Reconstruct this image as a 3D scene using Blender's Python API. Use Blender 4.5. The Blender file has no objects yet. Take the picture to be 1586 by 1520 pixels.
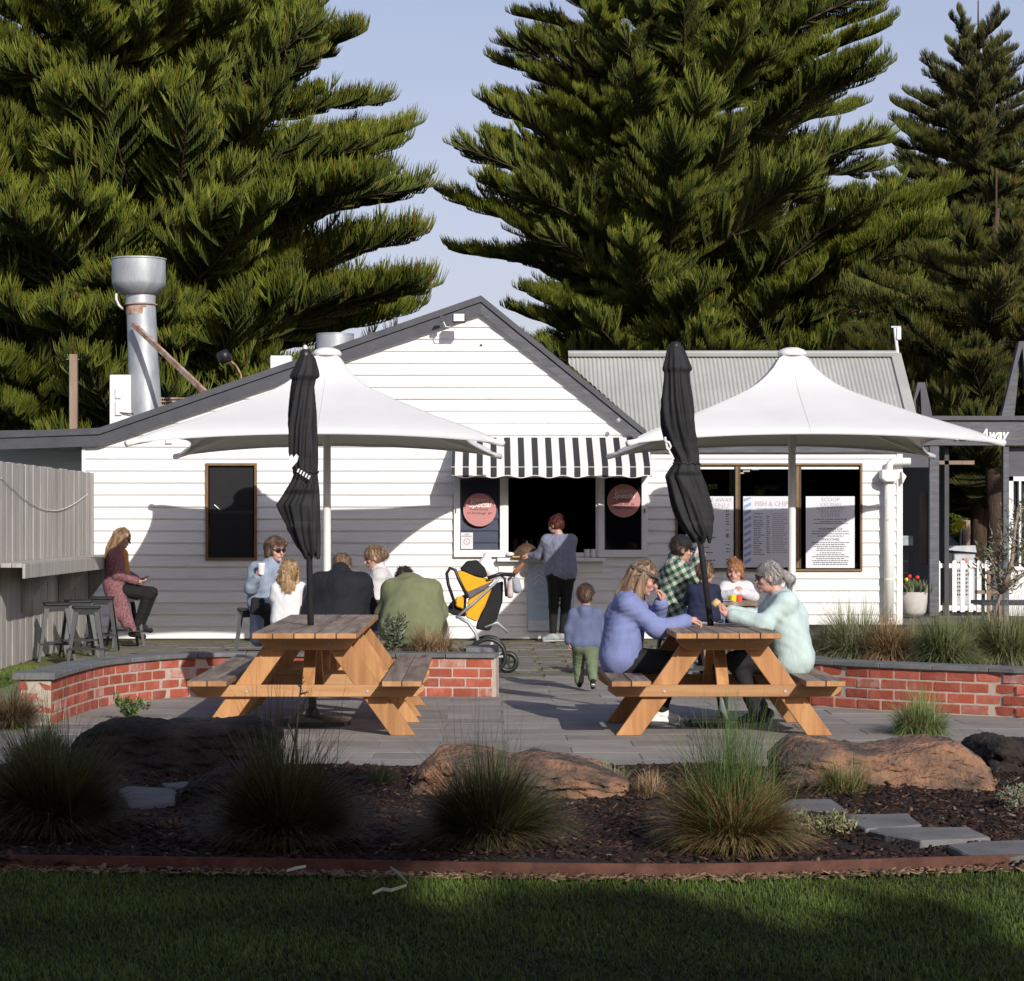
import bpy, math, random
import numpy as np
from mathutils import Vector, Matrix
rnd = random.Random(7)
rng = np.random.default_rng(7)
scene = bpy.context.scene
COL = scene.collection
# ------------------------------------------------------------ camera, light, exposure
F, CX, CY, H = 3600.0, 750.0, 810.0, 1.57
cam_d = bpy.data.cameras.new('camera'); cam = bpy.data.objects.new('camera', cam_d); COL.objects.link(cam)
cam.location = (0, 0, H); cam.rotation_euler = (math.pi/2, 0, 0)
cam_d.sensor_width = 36; cam_d.lens = F/1586*36
cam_d.shift_x = (793-CX)/1586; cam_d.shift_y = (CY-760)/1586
cam_d.clip_start = .1; cam_d.clip_end = 3000
scene.camera = cam
SUN = Vector((-.39, 1, -.5)).normalized()          # the way the light travels
w = bpy.data.worlds.new('World'); scene.world = w; w.use_nodes = True
nt = w.node_tree; bg = nt.nodes['Background']
sky = nt.nodes.new('ShaderNodeTexSky'); sky.sky_type = 'NISHITA'; sky.sun_disc = False
sky.sun_elevation = math.asin(-SUN.z); sky.sun_rotation = math.atan2(-SUN.x, -SUN.y)
sky.air_density = 1.0; sky.dust_density = 1.6; sky.ozone_density = 2.0; sky.altitude = 0
tint = nt.nodes.new('ShaderNodeMix'); tint.data_type = 'RGBA'; tint.blend_type = 'MULTIPLY'; tint.inputs[0].default_value = 1
tint.inputs[7].default_value = (1.03, .92, 1.0, 1)
nt.links.new(sky.outputs[0], tint.inputs[6]); sm = nt.nodes.new('ShaderNodeMix'); sm.data_type = 'RGBA'; sm.inputs[7].default_value = (5.9, 5.8, 6.9, 1)
# pale horizon haze fading evenly towards the zenith, the same in every compass direction
tcw = nt.nodes.new('ShaderNodeTexCoord'); sx = nt.nodes.new('ShaderNodeSeparateXYZ'); nt.links.new(tcw.outputs['Generated'], sx.inputs[0])
cl = nt.nodes.new('ShaderNodeMath'); cl.operation = 'SUBTRACT'; cl.inputs[0].default_value = 1; cl.use_clamp = True; nt.links.new(sx.outputs[2], cl.inputs[1])
pw_ = nt.nodes.new('ShaderNodeMath'); pw_.operation = 'POWER'; pw_.inputs[1].default_value = 3.5; nt.links.new(cl.outputs[0], pw_.inputs[0])
ml_ = nt.nodes.new('ShaderNodeMath'); ml_.operation = 'MULTIPLY'; ml_.inputs[1].default_value = .78; nt.links.new(pw_.outputs[0], ml_.inputs[0]); nt.links.new(ml_.outputs[0], sm.inputs[0])
nt.links.new(tint.outputs[2], sm.inputs[6]); nt.links.new(sm.outputs[2], bg.inputs[0])
bg.inputs[1].default_value = 0.11
sd = bpy.data.lights.new('sun', 'SUN'); sd.energy = 3.8; sd.angle = math.radians(.5); sd.color = (1, .955, .88)
so = bpy.data.objects.new('sun', sd); COL.objects.link(so); so.location = (20, -40, 30)
so.rotation_euler = SUN.to_track_quat('-Z', 'Y').to_euler()
scene.view_settings.view_transform = 'Standard'; scene.view_settings.look = 'None'
scene.view_settings.exposure = 0.1; scene.view_settings.gamma = 1; scene.view_settings.use_curve_mapping = False
scene.cycles.max_bounces = 6; scene.cycles.transparent_max_bounces = 12
scene.cycles.caustics_reflective = False; scene.cycles.caustics_refractive = False

def P(px, py, d):
    "point seen at photo pixel px,py at distance d"
    return Vector(((px-CX)*d/F, d, H+(CY-py)*d/F))
def X(px, d): return (px-CX)*d/F
def Z(py, d): return H+(CY-py)*d/F
def G(py): return H*F/(py-CY)
# ------------------------------------------------------------ mesh helpers
class MB:
    def __init__(s): s.v = []; s.f = []; s.m = []; s.n = 0; s.cols = None
    def add(s, v, f, m=0):
        s.v.extend([tuple(p) for p in v]); s.f.extend([tuple(i+s.n for i in q) for q in f]); s.m.extend([m]*len(f)); s.n = len(s.v); return s
    def box(s, x0, x1, y0, y1, z0, z1, m=0):
        v = [(x, y, z) for z in (z0, z1) for y in (y0, y1) for x in (x0, x1)]
        return s.add(v, [(0, 2, 3, 1), (4, 5, 7, 6), (0, 1, 5, 4), (2, 6, 7, 3), (0, 4, 6, 2), (1, 3, 7, 5)], m)
    def beam(s, a, b, wd, th, up=(0, 0, 1), m=0):
        a = Vector(a); b = Vector(b); d = (b-a).normalized(); side = d.cross(Vector(up)).normalized(); u = side.cross(d)
        v = []
        for p in (a, b):
            for i, j in ((-1, -1), (1, -1), (1, 1), (-1, 1)): v.append(p+side*i*wd/2+u*j*th/2)
        return s.add(v, [(0, 3, 2, 1), (4, 5, 6, 7), (0, 1, 5, 4), (1, 2, 6, 5), (2, 3, 7, 6), (3, 0, 4, 7)], m)
    def prism(s, pts, ax, t0, t1, m=0):
        "pts: 2D polygon; ax: 'y' -> pts are (x,z) ; 'x' -> (y,z); 'z' -> (x,y)"
        def mk(p, t): return {'y': (p[0], t, p[1]), 'x': (t, p[0], p[1]), 'z': (p[0], p[1], t)}[ax]
        n = len(pts); v = [mk(p, t0) for p in pts]+[mk(p, t1) for p in pts]
        fs = [tuple(range(n))[::-1], tuple(range(n, 2*n))]+[(i, (i+1) % n, n+(i+1) % n, n+i) for i in range(n)]
        return s.add(v, fs, m)
    def tube(s, pts, rad, n=8, m=0, cap=True):
        pts = [Vector(p) for p in pts]; k = len(pts)
        if not hasattr(rad, '__len__'): rad = [rad]*k
        v = []; ref = None
        for i, p in enumerate(pts):
            d = (pts[min(i+1, k-1)]-pts[max(i-1, 0)]).normalized()
            if ref is None: ref = Vector((0, 0, 1)) if abs(d.z) < .9 else Vector((1, 0, 0))
            a = (ref-d*ref.dot(d)).normalized(); ref = a; b = d.cross(a)
            for j in range(n):
                t = 2*math.pi*j/n; v.append(p+(a*math.cos(t)+b*math.sin(t))*rad[i])
        fs = [(i*n+j, i*n+(j+1) % n, (i+1)*n+(j+1) % n, (i+1)*n+j) for i in range(k-1) for j in range(n)]
        if cap: fs += [tuple(range(n))[::-1], tuple(range((k-1)*n, k*n))]
        return s.add(v, fs, m)
    def lathe(s, prof, c=(0, 0, 0), n=20, m=0):
        v = []; k = len(prof)
        for r, z in prof:
            for j in range(n):
                t = 2*math.pi*j/n; v.append((c[0]+r*math.cos(t), c[1]+r*math.sin(t), c[2]+z))
        fs = [(i*n+j, i*n+(j+1) % n, (i+1)*n+(j+1) % n, (i+1)*n+j) for i in range(k-1) for j in range(n)]
        fs += [tuple(range(n))[::-1], tuple(range((k-1)*n, k*n))]
        return s.add(v, fs, m)
    def ball(s, c, r, n=10, m=0):
        rx, ry, rz = r if hasattr(r, '__len__') else (r, r, r)
        v = []; k = n//2+1
        for i in range(k):
            a = math.pi*i/(k-1)
            for j in range(n): v.append((c[0]+rx*math.sin(a)*math.cos(2*math.pi*j/n)*1, c[1]+ry*math.sin(a)*math.sin(2*math.pi*j/n), c[2]-rz*math.cos(a)))
        fs = [(i*n+j, i*n+(j+1) % n, (i+1)*n+(j+1) % n, (i+1)*n+j) for i in range(k-1) for j in range(n)]
        return s.add(v, fs, m)
    def mesh(s, name, mats, smooth=False, bevel=0):
        me = bpy.data.meshes.new(name); me.from_pydata(s.v, [], s.f)
        if not isinstance(mats, (list, tuple)): mats = [mats]
        for m in mats: me.materials.append(m)
        if len(mats) > 1: me.polygons.foreach_set('material_index', s.m)
        if smooth: me.polygons.foreach_set('use_smooth', [True]*len(me.polygons))
        me.validate(); me.update()
        if bevel: bevel_mesh(me, bevel)
        if smooth == 'auto':
            me.set_sharp_from_angle(angle=math.radians(40))
        return me
    def obj(s, name, mats, parent=None, smooth=False, loc=None, world=True, bevel=0):
        return link(name, s.mesh(name, mats, smooth, bevel), parent, world, loc)
def bevel_mesh(me, wd, seg=1):
    import bmesh
    bm = bmesh.new(); bm.from_mesh(me)
    ed = [e for e in bm.edges if len(e.link_faces) == 2 and e.calc_face_angle(0) > .5]
    bmesh.ops.bevel(bm, geom=ed, offset=wd, segments=seg, affect='EDGES', clamp_overlap=True)
    bm.to_mesh(me); bm.free(); me.update()
def link(name, me, parent=None, world=True, loc=None):
    o = bpy.data.objects.new(name, me); COL.objects.link(o)
    if parent is not None:
        o.parent = parent
        if world:
            r = parent
            while r.parent: r = r.parent
            if parent.type == 'EMPTY' or r is parent: o.matrix_parent_inverse = Matrix.Translation(-Vector(r.location)) if parent is r else Matrix.Identity(4)
    if loc is not None: o.location = loc
    return o
def npmesh(name, V, Fq, mats, smooth=False, col=None, midx=None):
    "V (n,3) array, Fq (m,k) int array"
    me = bpy.data.meshes.new(name); m, k = Fq.shape
    me.vertices.add(len(V)); me.vertices.foreach_set('co', np.ascontiguousarray(V, dtype=np.float32).ravel())
    me.loops.add(m*k); me.loops.foreach_set('vertex_index', np.ascontiguousarray(Fq, dtype=np.int32).ravel())
    me.polygons.add(m); me.polygons.foreach_set('loop_start', np.arange(0, m*k, k, dtype=np.int32))
    if not isinstance(mats, (list, tuple)): mats = [mats]
    for q in mats: me.materials.append(q)
    if midx is not None: me.polygons.foreach_set('material_index', midx.astype(np.int32))
    me.update(calc_edges=True)
    if smooth: me.polygons.foreach_set('use_smooth', np.ones(m, dtype=bool))
    if col is not None:
        a = me.color_attributes.new('Col', 'FLOAT_COLOR', 'POINT')
        c4 = np.ones((len(V), 4), dtype=np.float32); c4[:, :col.shape[1]] = col
        a.data.foreach_set('color', c4.ravel())
    return me
def tag(o, label, cat, group=None, kind=None):
    o['label'] = label; o['category'] = cat
    if group: o['group'] = group
    if kind: o['kind'] = kind
    return o
def thing(name, label, cat, loc=(0, 0, 0), group=None, rz=0):
    o = bpy.data.objects.new(name, None); COL.objects.link(o); o.location = loc; o.rotation_euler = (0, 0, rz)
    o.empty_display_size = .1
    return tag(o, label, cat, group)
def struct(o, kind='structure'): o['kind'] = kind; return o
def copy_tree(o, loc=None, rz=None, label=None, parent=None):
    c = o.copy(); COL.objects.link(c)
    if parent is not None: c.parent = parent
    if loc is not None: c.location = loc
    if rz is not None: c.rotation_euler = (0, 0, rz)
    if label: c['label'] = label
    for ch in list(o.children): copy_tree(ch, parent=c)
    return c
# ------------------------------------------------------------ materials
def mat(name, col, rough=.75, var=.12, scale=5, bump=0, bscale=60, metal=0, col2=None, stretch=(1, 1, 1), spec=.35, orand=.0, detail=5, lo=.35, hi=.65, dist=.01, vcol=False, sheen=0, trans=0, world=False):
    m = bpy.data.materials.new(name); m.use_nodes = True; t = m.node_tree; N = t.nodes; L = t.links
    b = N['Principled BSDF']
    b.inputs['Roughness'].default_value = rough; b.inputs['Metallic'].default_value = metal
    b.inputs['Specular IOR Level'].default_value = spec
    tc = N.new('ShaderNodeTexCoord'); mp = N.new('ShaderNodeMapping'); mp.inputs['Scale'].default_value = stretch
    oi = N.new('ShaderNodeObjectInfo'); ml = N.new('ShaderNodeMath'); ml.operation = 'MULTIPLY'; ml.inputs[1].default_value = 37.0
    L.new(oi.outputs['Random'], ml.inputs[0])
    if world:
        ge = N.new('ShaderNodeNewGeometry'); L.new(ge.outputs['Position'], mp.inputs[0])
    else:
        L.new(tc.outputs['Object'], mp.inputs[0]); L.new(ml.outputs[0], mp.inputs['Location'])
    no = N.new('ShaderNodeTexNoise'); no.inputs['Scale'].default_value = scale; no.inputs['Detail'].default_value = detail; no.inputs['Roughness'].default_value = .62
    L.new(mp.outputs[0], no.inputs['Vector'])
    rp = N.new('ShaderNodeValToRGB'); rp.color_ramp.elements[0].position = lo; rp.color_ramp.elements[1].position = hi
    c1 = [c*(1-var) for c in col] if col2 is None else list(col)
    c2 = [min(c*(1+var), .95) for c in col] if col2 is None else list(col2)
    rp.color_ramp.elements[0].color = (*c1, 1); rp.color_ramp.elements[1].color = (*c2, 1)
    L.new(no.outputs[0], rp.inputs[0]); out = rp.outputs[0]
    if vcol:
        at = N.new('ShaderNodeAttribute'); at.attribute_name = 'Col'
        mx = N.new('ShaderNodeMix'); mx.data_type = 'RGBA'; mx.blend_type = 'MULTIPLY'; mx.inputs[0].default_value = 1
        L.new(out, mx.inputs[6]); L.new(at.outputs['Color'], mx.inputs[7]); out = mx.outputs[2]
    if orand:
        hs = N.new('ShaderNodeHueSaturation'); mr = N.new('ShaderNodeMapRange')
        mr.inputs[3].default_value = 1-orand; mr.inputs[4].default_value = 1+orand
        L.new(oi.outputs['Random'], mr.inputs[0]); L.new(mr.outputs[0], hs.inputs['Value']); L.new(out, hs.inputs['Color']); out = hs.outputs[0]
    L.new(out, b.inputs['Base Color'])
    if bump:
        n2 = N.new('ShaderNodeTexNoise'); n2.inputs['Scale'].default_value = bscale; n2.inputs['Detail'].default_value = 4
        L.new(mp.outputs[0], n2.inputs['Vector'])
        bp = N.new('ShaderNodeBump'); bp.inputs['Strength'].default_value = bump; bp.inputs['Distance'].default_value = dist
        L.new(n2.outputs[0], bp.inputs['Height']); L.new(bp.outputs[0], b.inputs['Normal'])
    if sheen: b.inputs['Sheen Weight'].default_value = sheen
    if trans: 
        b.inputs['Subsurface Weight'].default_value = trans; b.inputs['Subsurface Radius'].default_value = (.02, .01, .006); b.inputs['Subsurface Scale'].default_value = .3
    m['out'] = 0
    return m
def node(m, t): return m.node_tree.nodes.new(t)
def lk(m, a, b): m.node_tree.links.new(a, b)
def ctree(m): return m.node_tree.nodes['Principled BSDF']
def glassmat(name, tintc, gl=.06):
    m = bpy.data.materials.new(name); m.use_nodes = True; N = m.node_tree.nodes; L = m.node_tree.links; N.clear()
    o = N.new('ShaderNodeOutputMaterial'); mx = N.new('ShaderNodeMixShader'); tr = N.new('ShaderNodeBsdfTransparent'); gs = N.new('ShaderNodeBsdfGlossy')
    fr = N.new('ShaderNodeFresnel'); fr.inputs[0].default_value = 1.5
    tr.inputs[0].default_value = (*tintc, 1); gs.inputs['Roughness'].default_value = .02
    L.new(fr.outputs[0], mx.inputs[0]); L.new(tr.outputs[0], mx.inputs[1]); L.new(gs.outputs[0], mx.inputs[2]); L.new(mx.outputs[0], o.inputs[0])
    return m
M = {}
M['white'] = mat('white_paint', (.82, .82, .81), .55, .03, 3, .15, 90, spec=.3)
M['board'] = mat('weatherboard_paint', (.71, .70, .68), .6, 0, 1.6, .3, 60, orand=.035, stretch=(.5, 1, 3), lo=.28, hi=.5, detail=9, col2=(.82, .815, .805))
M['trimgrey'] = mat('grey_trim_paint', (.072, .075, .088), .5, .15, 4, .12, 60)
M['trimgrey2'] = mat('weathered_grey_trim', (.10, .104, .118), .6, .25, 9, .2, 60, stretch=(.4, 1, 3))
M['membrane'] = mat('shade_membrane', (.70, .70, .705), .6, .03, 2, .12, 7, dist=.01)
M['poleWhite'] = mat('white_powdercoat', (.78, .78, .76), .4, .03, 5)
M['black'] = mat('black_metal', (.018, .018, .02), .42, .2, 8, spec=.5)
M['stool'] = mat('gunmetal', (.018, .019, .022), .42, .15, 8, metal=0, spec=.45)
M['parasol'] = mat('black_canvas', (.016, .016, .018), .72, .2, 10, .3, 200, dist=.003, sheen=.0)
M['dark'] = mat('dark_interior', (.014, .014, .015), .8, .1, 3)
M['brick'] = mat('red_brick', (.37, .085, .052), .9, 0, 7, .6, 90, col2=(.52, .19, .14), orand=.22, lo=.46, hi=.8, detail=8)
M['brickpale'] = mat('limed_brick', (.40, .13, .095), .9, 0, 9, .6, 90, col2=(.58, .42, .36), orand=.08, lo=.4, hi=.7, detail=8)
M['mortar'] = mat('mortar', (.48, .41, .34), .95, .12, 20, .5, 120)
M['cap'] = mat('bluestone_cap', (.15, .152, .15), .8, .2, 6, .3, 80, orand=.12)
M['slab'] = mat('patio_stone', (.20, .178, .158), .85, .2, 1.6, .35, 50, orand=.09, col2=(.33, .30, .27), detail=9, lo=.3, hi=.7)
M['paver'] = mat('old_paver', (.13, .118, .10), .9, .2, 3, .4, 60, orand=.12, col2=(.19, .18, .15))
M['joint'] = mat('patio_joint', (.20, .185, .17), .95, .2, 8, .3, 90)
M['moss'] = mat('mossy_joint', (.12, .135, .035), .95, 0, 5, .8, 90, col2=(.17, .155, .07), detail=8)
M['soil'] = mat('mulch_soil', (.022, .014, .012), .95, .4, 12, .9, 50, dist=.03)
M['lawnsoil'] = mat('lawn_ground', (.022, .036, .010), .95, .3, 8, .7, 60, dist=.02)
M['corten'] = mat('rusty_steel_edging', (.115, .052, .038), .8, .3, 9, .3, 60, spec=.2)
M['galv'] = mat('galvanised_steel', (.36, .39, .41), .5, 0, 7, .15, 40, metal=.35, col2=(.52, .55, .57), stretch=(1, 1, .35), detail=8)
M['rust'] = mat('rusty_steel', (.30, .12, .06), .8, 0, 9, .2, 60, col2=(.5, .42, .36))
M['stain'] = mat('stained_timber', (.30, .125, .042), .6, 0, 4, .4, 60, col2=(.60, .32, .135), stretch=(2.5, 1, .22), orand=.16, detail=9, lo=.3, hi=.7, spec=.35, dist=.004)
M['stainx'] = mat('stained_timber_long', (.38, .18, .07), .6, 0, 5, .4, 60, col2=(.64, .38, .18), stretch=(.14, 1, 2.2), orand=.14, detail=9, lo=.3, hi=.7, spec=.35, dist=.004)
M['top'] = mat('weathered_timber', (.14, .09, .06), .7, 0, 4, .5, 60, col2=(.36, .29, .235), stretch=(3, .25, 1), orand=.18, dist=.006, detail=8)
M['fence'] = mat('silvered_timber', (.31, .29, .265), .85, 0, 9, .5, 50, col2=(.48, .46, .43), stretch=(2, 2, .12), orand=.12, dist=.006, detail=8)
M['wood'] = mat('raw_timber', (.28, .2, .15), .8, .2, 6, .3, 60, stretch=(1, 1, .2), orand=.1)
M['brown'] = mat('bronze_frame', (.20, .125, .06), .45, .15, 6, spec=.4)
M['brownd'] = mat('dark_brown_frame', (.07, .04, .025), .5, .15, 6, spec=.4)
M['glassd'] = glassmat('window_glass', (.55, .57, .6))
M['tint'] = glassmat('tinted_glass', (.60, .62, .68))
M['poster'] = mat('poster_paper', (.72, .73, .77), .45, .02, 2, spec=.4)
M['ink'] = mat('ink', (.05, .05, .06), .8, .1)
M['inkgrey'] = mat('pale_ink', (.38, .37, .40), .8, .03)
M['inkpink'] = mat('pale_pink_ink', (.58, .46, .45), .8, .03)
M['inkblue'] = mat('blue_ink', (.30, .40, .66), .8, .05)
M['pink'] = mat('pink_sign', (.56, .24, .24), .5, .04, 3)
M['pinkp'] = mat('sign_lettering', (.88, .80, .72), .6, .03)
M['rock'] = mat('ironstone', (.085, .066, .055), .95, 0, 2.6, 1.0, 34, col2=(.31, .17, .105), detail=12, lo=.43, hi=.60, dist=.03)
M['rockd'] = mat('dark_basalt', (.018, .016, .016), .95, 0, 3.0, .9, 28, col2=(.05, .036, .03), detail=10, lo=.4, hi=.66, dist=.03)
M['flag'] = mat('flagstone', (.12, .117, .115), .85, .2, 3, .5, 50, orand=.1, col2=(.19, .185, .18))
M['grass'] = mat('blades', (1, 1, 1), .6, .12, 3, vcol=True, spec=.25, orand=.06)
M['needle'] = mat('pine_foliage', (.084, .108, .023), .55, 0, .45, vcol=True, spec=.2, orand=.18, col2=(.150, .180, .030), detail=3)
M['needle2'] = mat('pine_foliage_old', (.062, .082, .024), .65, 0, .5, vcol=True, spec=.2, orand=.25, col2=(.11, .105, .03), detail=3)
M['bark'] = mat('bark', (.07, .045, .032), .9, .35, 5, .8, 30, stretch=(1, 1, .3), dist=.03)
M['leaf'] = mat('leaves', (1, 1, 1), .5, .12, 3, vcol=True, spec=.35)

def translucent(m, fac, col):
    N = m.node_tree.nodes; L = m.node_tree.links; out = [n for n in N if n.type == 'OUTPUT_MATERIAL'][0]
    t = N.new('ShaderNodeBsdfTranslucent'); t.inputs[0].default_value = (*col, 1); mx = N.new('ShaderNodeMixShader'); mx.inputs[0].default_value = fac
    L.new(N['Principled BSDF'].outputs[0], mx.inputs[1]); L.new(t.outputs[0], mx.inputs[2]); L.new(mx.outputs[0], out.inputs[0])
M['canopy'] = mat('canopy_membrane', (.82, .82, .82), .6, .03, 1.5, .15, 6, dist=.012); translucent(M['canopy'], .16, (.8, .76, .68))
M['seam'] = mat('membrane_seam', (.60, .60, .60), .6, .02, 2)
# ------------------------------------------------------------ Norfolk pines
def strips3(bases, dirs, ups, lens, rad, seg, curve):
    "curved tapered 3-sided cords. arrays (n,3). returns V,F and param t per vertex"
    n = len(bases); rings = []
    d = dirs/np.linalg.norm(dirs, axis=1, keepdims=True)
    for i in range(seg+1):
        t = i/seg
        c = bases+d*(lens*t)[:, None]+ups*((curve*lens)*t*t)[:, None]
        a = np.cross(d, ups+1e-4); a /= np.linalg.norm(a, axis=1, keepdims=True)+1e-9
        b = np.cross(a, d)
        r = rad*(1-.75*t*t)
        ring = [c+(a*math.cos(q)+b*math.sin(q))*r[:, None] for q in (0.5, 2.6, 4.7)]
        rings.append(np.stack(ring, 1))
    V = np.stack(rings, 1).reshape(n, (seg+1)*3, 3)
    f = []
    for i in range(seg):
        for j in range(3): f.append((i*3+j, i*3+(j+1) % 3, (i+1)*3+(j+1) % 3, (i+1)*3+j))
    f = np.array(f)
    Fa = (f[None]+(np.arange(n)*(seg+1)*3)[:, None, None]).reshape(-1, 4)
    T = np.tile(np.repeat(np.arange(seg+1)/seg, 3), n)
    return V.reshape(-1, 3), Fa, T
def branch_mesh(seed, L, fol, cordlen=.34, dens=1.9, bare=.10, sparse=1.0, wide=1.0):
    r = np.random.default_rng(seed)
    droop = r.uniform(.03, .08); rise = r.uniform(.03, .11); sway = r.uniform(-.10, .10)
    def axis(t): return np.stack([L*t, L*sway*t*t, L*(-droop*np.sin(np.pi*np.minimum(t*1.3, 1))+rise*t**3)], -1)
    mb = MB(); ts = np.linspace(0, 1, 9)
    mb.tube([tuple(p) for p in axis(ts)], [(.055*(1-t)+.012)*L/6 for t in ts], 5, 1)
    B = []; D = []; LN = []; RD = []; SH = []
    nb = int(7.5*L*dens)
    for i in range(nb):
        t = bare+(1-bare)*(i+r.random())/nb
        if r.random() > sparse: continue
        side = 1 if i % 2 else -1
        p0 = axis(np.array(t)); tan = axis(np.array(min(t+.02, 1.02)))-axis(np.array(t-.0)); tan /= np.linalg.norm(tan)
        ang = side*math.radians(r.uniform(15, 80)*(1-.6*t**3)); ca, sa = math.cos(ang), math.sin(ang)
        dv = np.array([tan[0]*ca-tan[1]*sa, tan[0]*sa+tan[1]*ca, tan[2]+r.uniform(-.22, .20)]); dv /= np.linalg.norm(dv)
        bl = (.13*L*(1-t)**.6+.32)*wide*r.uniform(.55, 1.3)*(.5+.5*min(1, (t-bare)*3+.2))
        up = .20*bl
        mb.tube([tuple(p0), tuple(p0+dv*bl*.5+np.array([0, 0, .25*up])), tuple(p0+dv*bl+np.array([0, 0, up]))], [.014, .011, .005], 3, 1, cap=False)
        nc = max(8, int(bl/.044*dens))
        s = (np.arange(nc)+r.random(nc))/nc; s = .08+.92*s
        pts = p0+np.outer(s, dv*bl)+np.outer(s*s, [0, 0, up])
        sv = np.cross(dv, [0, 0, 1.]); sv /= np.linalg.norm(sv)
        sg = np.where(np.arange(nc) % 2 == 0, 1, -1)*r.uniform(.25, .7, nc)
        dd = dv[None]*r.uniform(.45, .8, nc)[:, None]+sv[None]*sg[:, None]*.8+np.array([0, 0, 1.])*r.uniform(.3, .65, nc)[:, None]
        B.append(pts); D.append(dd); LN.append(cordlen*r.uniform(.75, 1.1, nc)*(1-.45*s**2)); RD.append(r.uniform(.012, .018, nc)*(cordlen/.34)**.5); SH.append(np.full(nc, r.uniform(.7, 1.3)))
    B = np.concatenate(B); D = np.concatenate(D); LN = np.concatenate(LN); RD = np.concatenate(RD); SH = np.concatenate(SH)
    ups = np.tile(np.array([[0, 0, 1.]]), (len(B), 1))+r.normal(0, .07, (len(B), 3))
    V, Fq, T = strips3(B, D, ups, LN, RD, 2, .8)
    vb = np.array(mb.v); fq = [f for f in mb.f if len(f) == 4]; fb = np.array(fq)
    Vall = np.concatenate([V, vb]); Fall = np.concatenate([Fq, fb+len(V)])
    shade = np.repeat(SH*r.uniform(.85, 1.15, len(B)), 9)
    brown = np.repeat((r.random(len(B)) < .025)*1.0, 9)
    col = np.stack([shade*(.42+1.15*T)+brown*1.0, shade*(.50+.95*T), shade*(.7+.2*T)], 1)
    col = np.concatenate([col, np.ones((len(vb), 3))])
    mi = np.concatenate([np.zeros(len(Fq)), np.ones(len(fb))])
    return npmesh('branch', Vall, Fall, [fol, M['bark']], True, col, mi)
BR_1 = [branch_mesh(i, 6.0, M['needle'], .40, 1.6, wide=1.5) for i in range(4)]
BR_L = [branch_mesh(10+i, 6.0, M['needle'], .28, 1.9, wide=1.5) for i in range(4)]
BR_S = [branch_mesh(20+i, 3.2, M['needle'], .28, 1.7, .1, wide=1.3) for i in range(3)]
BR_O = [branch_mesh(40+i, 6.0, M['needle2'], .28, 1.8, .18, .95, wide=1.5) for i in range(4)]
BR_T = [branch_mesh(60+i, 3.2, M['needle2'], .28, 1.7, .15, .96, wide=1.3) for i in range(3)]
def pine(label, x, y, ht, prof, z0, dz, nper, big, small, seed, group='tall pines behind the cafe', asym=None, trunk_r=.42, elev=12, zfull=None):
    r = random.Random(seed)
    t = thing('pine_tree', label, 'tree', (x, y, 0), group)
    tb = MB(); pts = [(0.06*math.sin(i*1.3), .05*math.cos(i), ht*i/10) for i in range(11)]
    tb.tube(pts, [trunk_r*(1-i/10.3)**.8+.03 for i in range(11)], 12)
    tb.obj('trunk', M['bark'], t, True, world=False)
    z = z0; k = 0; n = 0; off = r.random()*6
    while z < ht-.3 and n < 292:
        R = prof(z)
        m = max(4, int(nper*(1 if R > 2.5 else .75)))
        for j in range(m):
            a = off+2*math.pi*j/m+r.uniform(-.4, .4)
            rr = R*r.choice((.62, .85, .95, 1.0, 1.08))*r.uniform(.93, 1.07)
            if asym: rr *= asym(a, z)
            if rr > 3.3: me = r.choice(big); sc = rr/6.0
            else: me = r.choice(small); sc = rr/3.2
            o = bpy.data.objects.new('branch', me); COL.objects.link(o); o.parent = t
            o.location = (0, 0, z+r.uniform(-.24, .24))
            el = math.radians(elev*r.uniform(-.1, 1.5)+25*max(0, (z/ht-.75))*2)
            o.rotation_euler = (r.uniform(-.45, .45), -el, a); sx = max(sc, .35)
            o.scale = (sx, sx*r.uniform(.9, 1.15), max(sx, .75)*r.uniform(.9, 1.1)); n += 1
            if n >= 296: break
        z += dz*(1 if z < 15.2 or ht < 20 else 1.9)*r.uniform(.85, 1.15); off += .9
    tb = MB(); tb.tube([(0, 0, ht-.4), (0, 0, ht+.9)], [.035, .02], 6); tb.obj('leader', M['bark'], t, world=False)
    print('pine', n, 'z', z)
    return t
def lin(*pts):
    def f(z):
        if z <= pts[0][0]: return pts[0][1]
        for (a, b), (c, d) in zip(pts, pts[1:]):
            if z <= c: return b+(d-b)*(z-a)/(c-a)
        return pts[-1][1]
    return f
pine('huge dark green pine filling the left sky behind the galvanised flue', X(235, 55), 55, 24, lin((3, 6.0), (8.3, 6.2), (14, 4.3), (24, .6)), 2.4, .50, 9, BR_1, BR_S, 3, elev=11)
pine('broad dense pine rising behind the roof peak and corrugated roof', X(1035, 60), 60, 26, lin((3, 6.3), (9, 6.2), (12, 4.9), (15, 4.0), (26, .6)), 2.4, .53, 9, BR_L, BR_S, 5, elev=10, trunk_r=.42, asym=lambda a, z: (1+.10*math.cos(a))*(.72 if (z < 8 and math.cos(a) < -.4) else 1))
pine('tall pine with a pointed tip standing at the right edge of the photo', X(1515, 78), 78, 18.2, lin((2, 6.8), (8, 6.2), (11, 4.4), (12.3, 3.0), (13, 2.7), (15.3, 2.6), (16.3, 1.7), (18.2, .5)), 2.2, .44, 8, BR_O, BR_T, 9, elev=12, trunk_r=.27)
pine('sparse round topped pine between the broad pine and the pointed one', X(1438, 88), 88, 16.2, lin((2, 4.6), (11, 3.4), (14.5, 2.2), (16.2, .8)), 3, .66, 6, BR_O, BR_T, 11, elev=16, trunk_r=.3)
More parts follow.
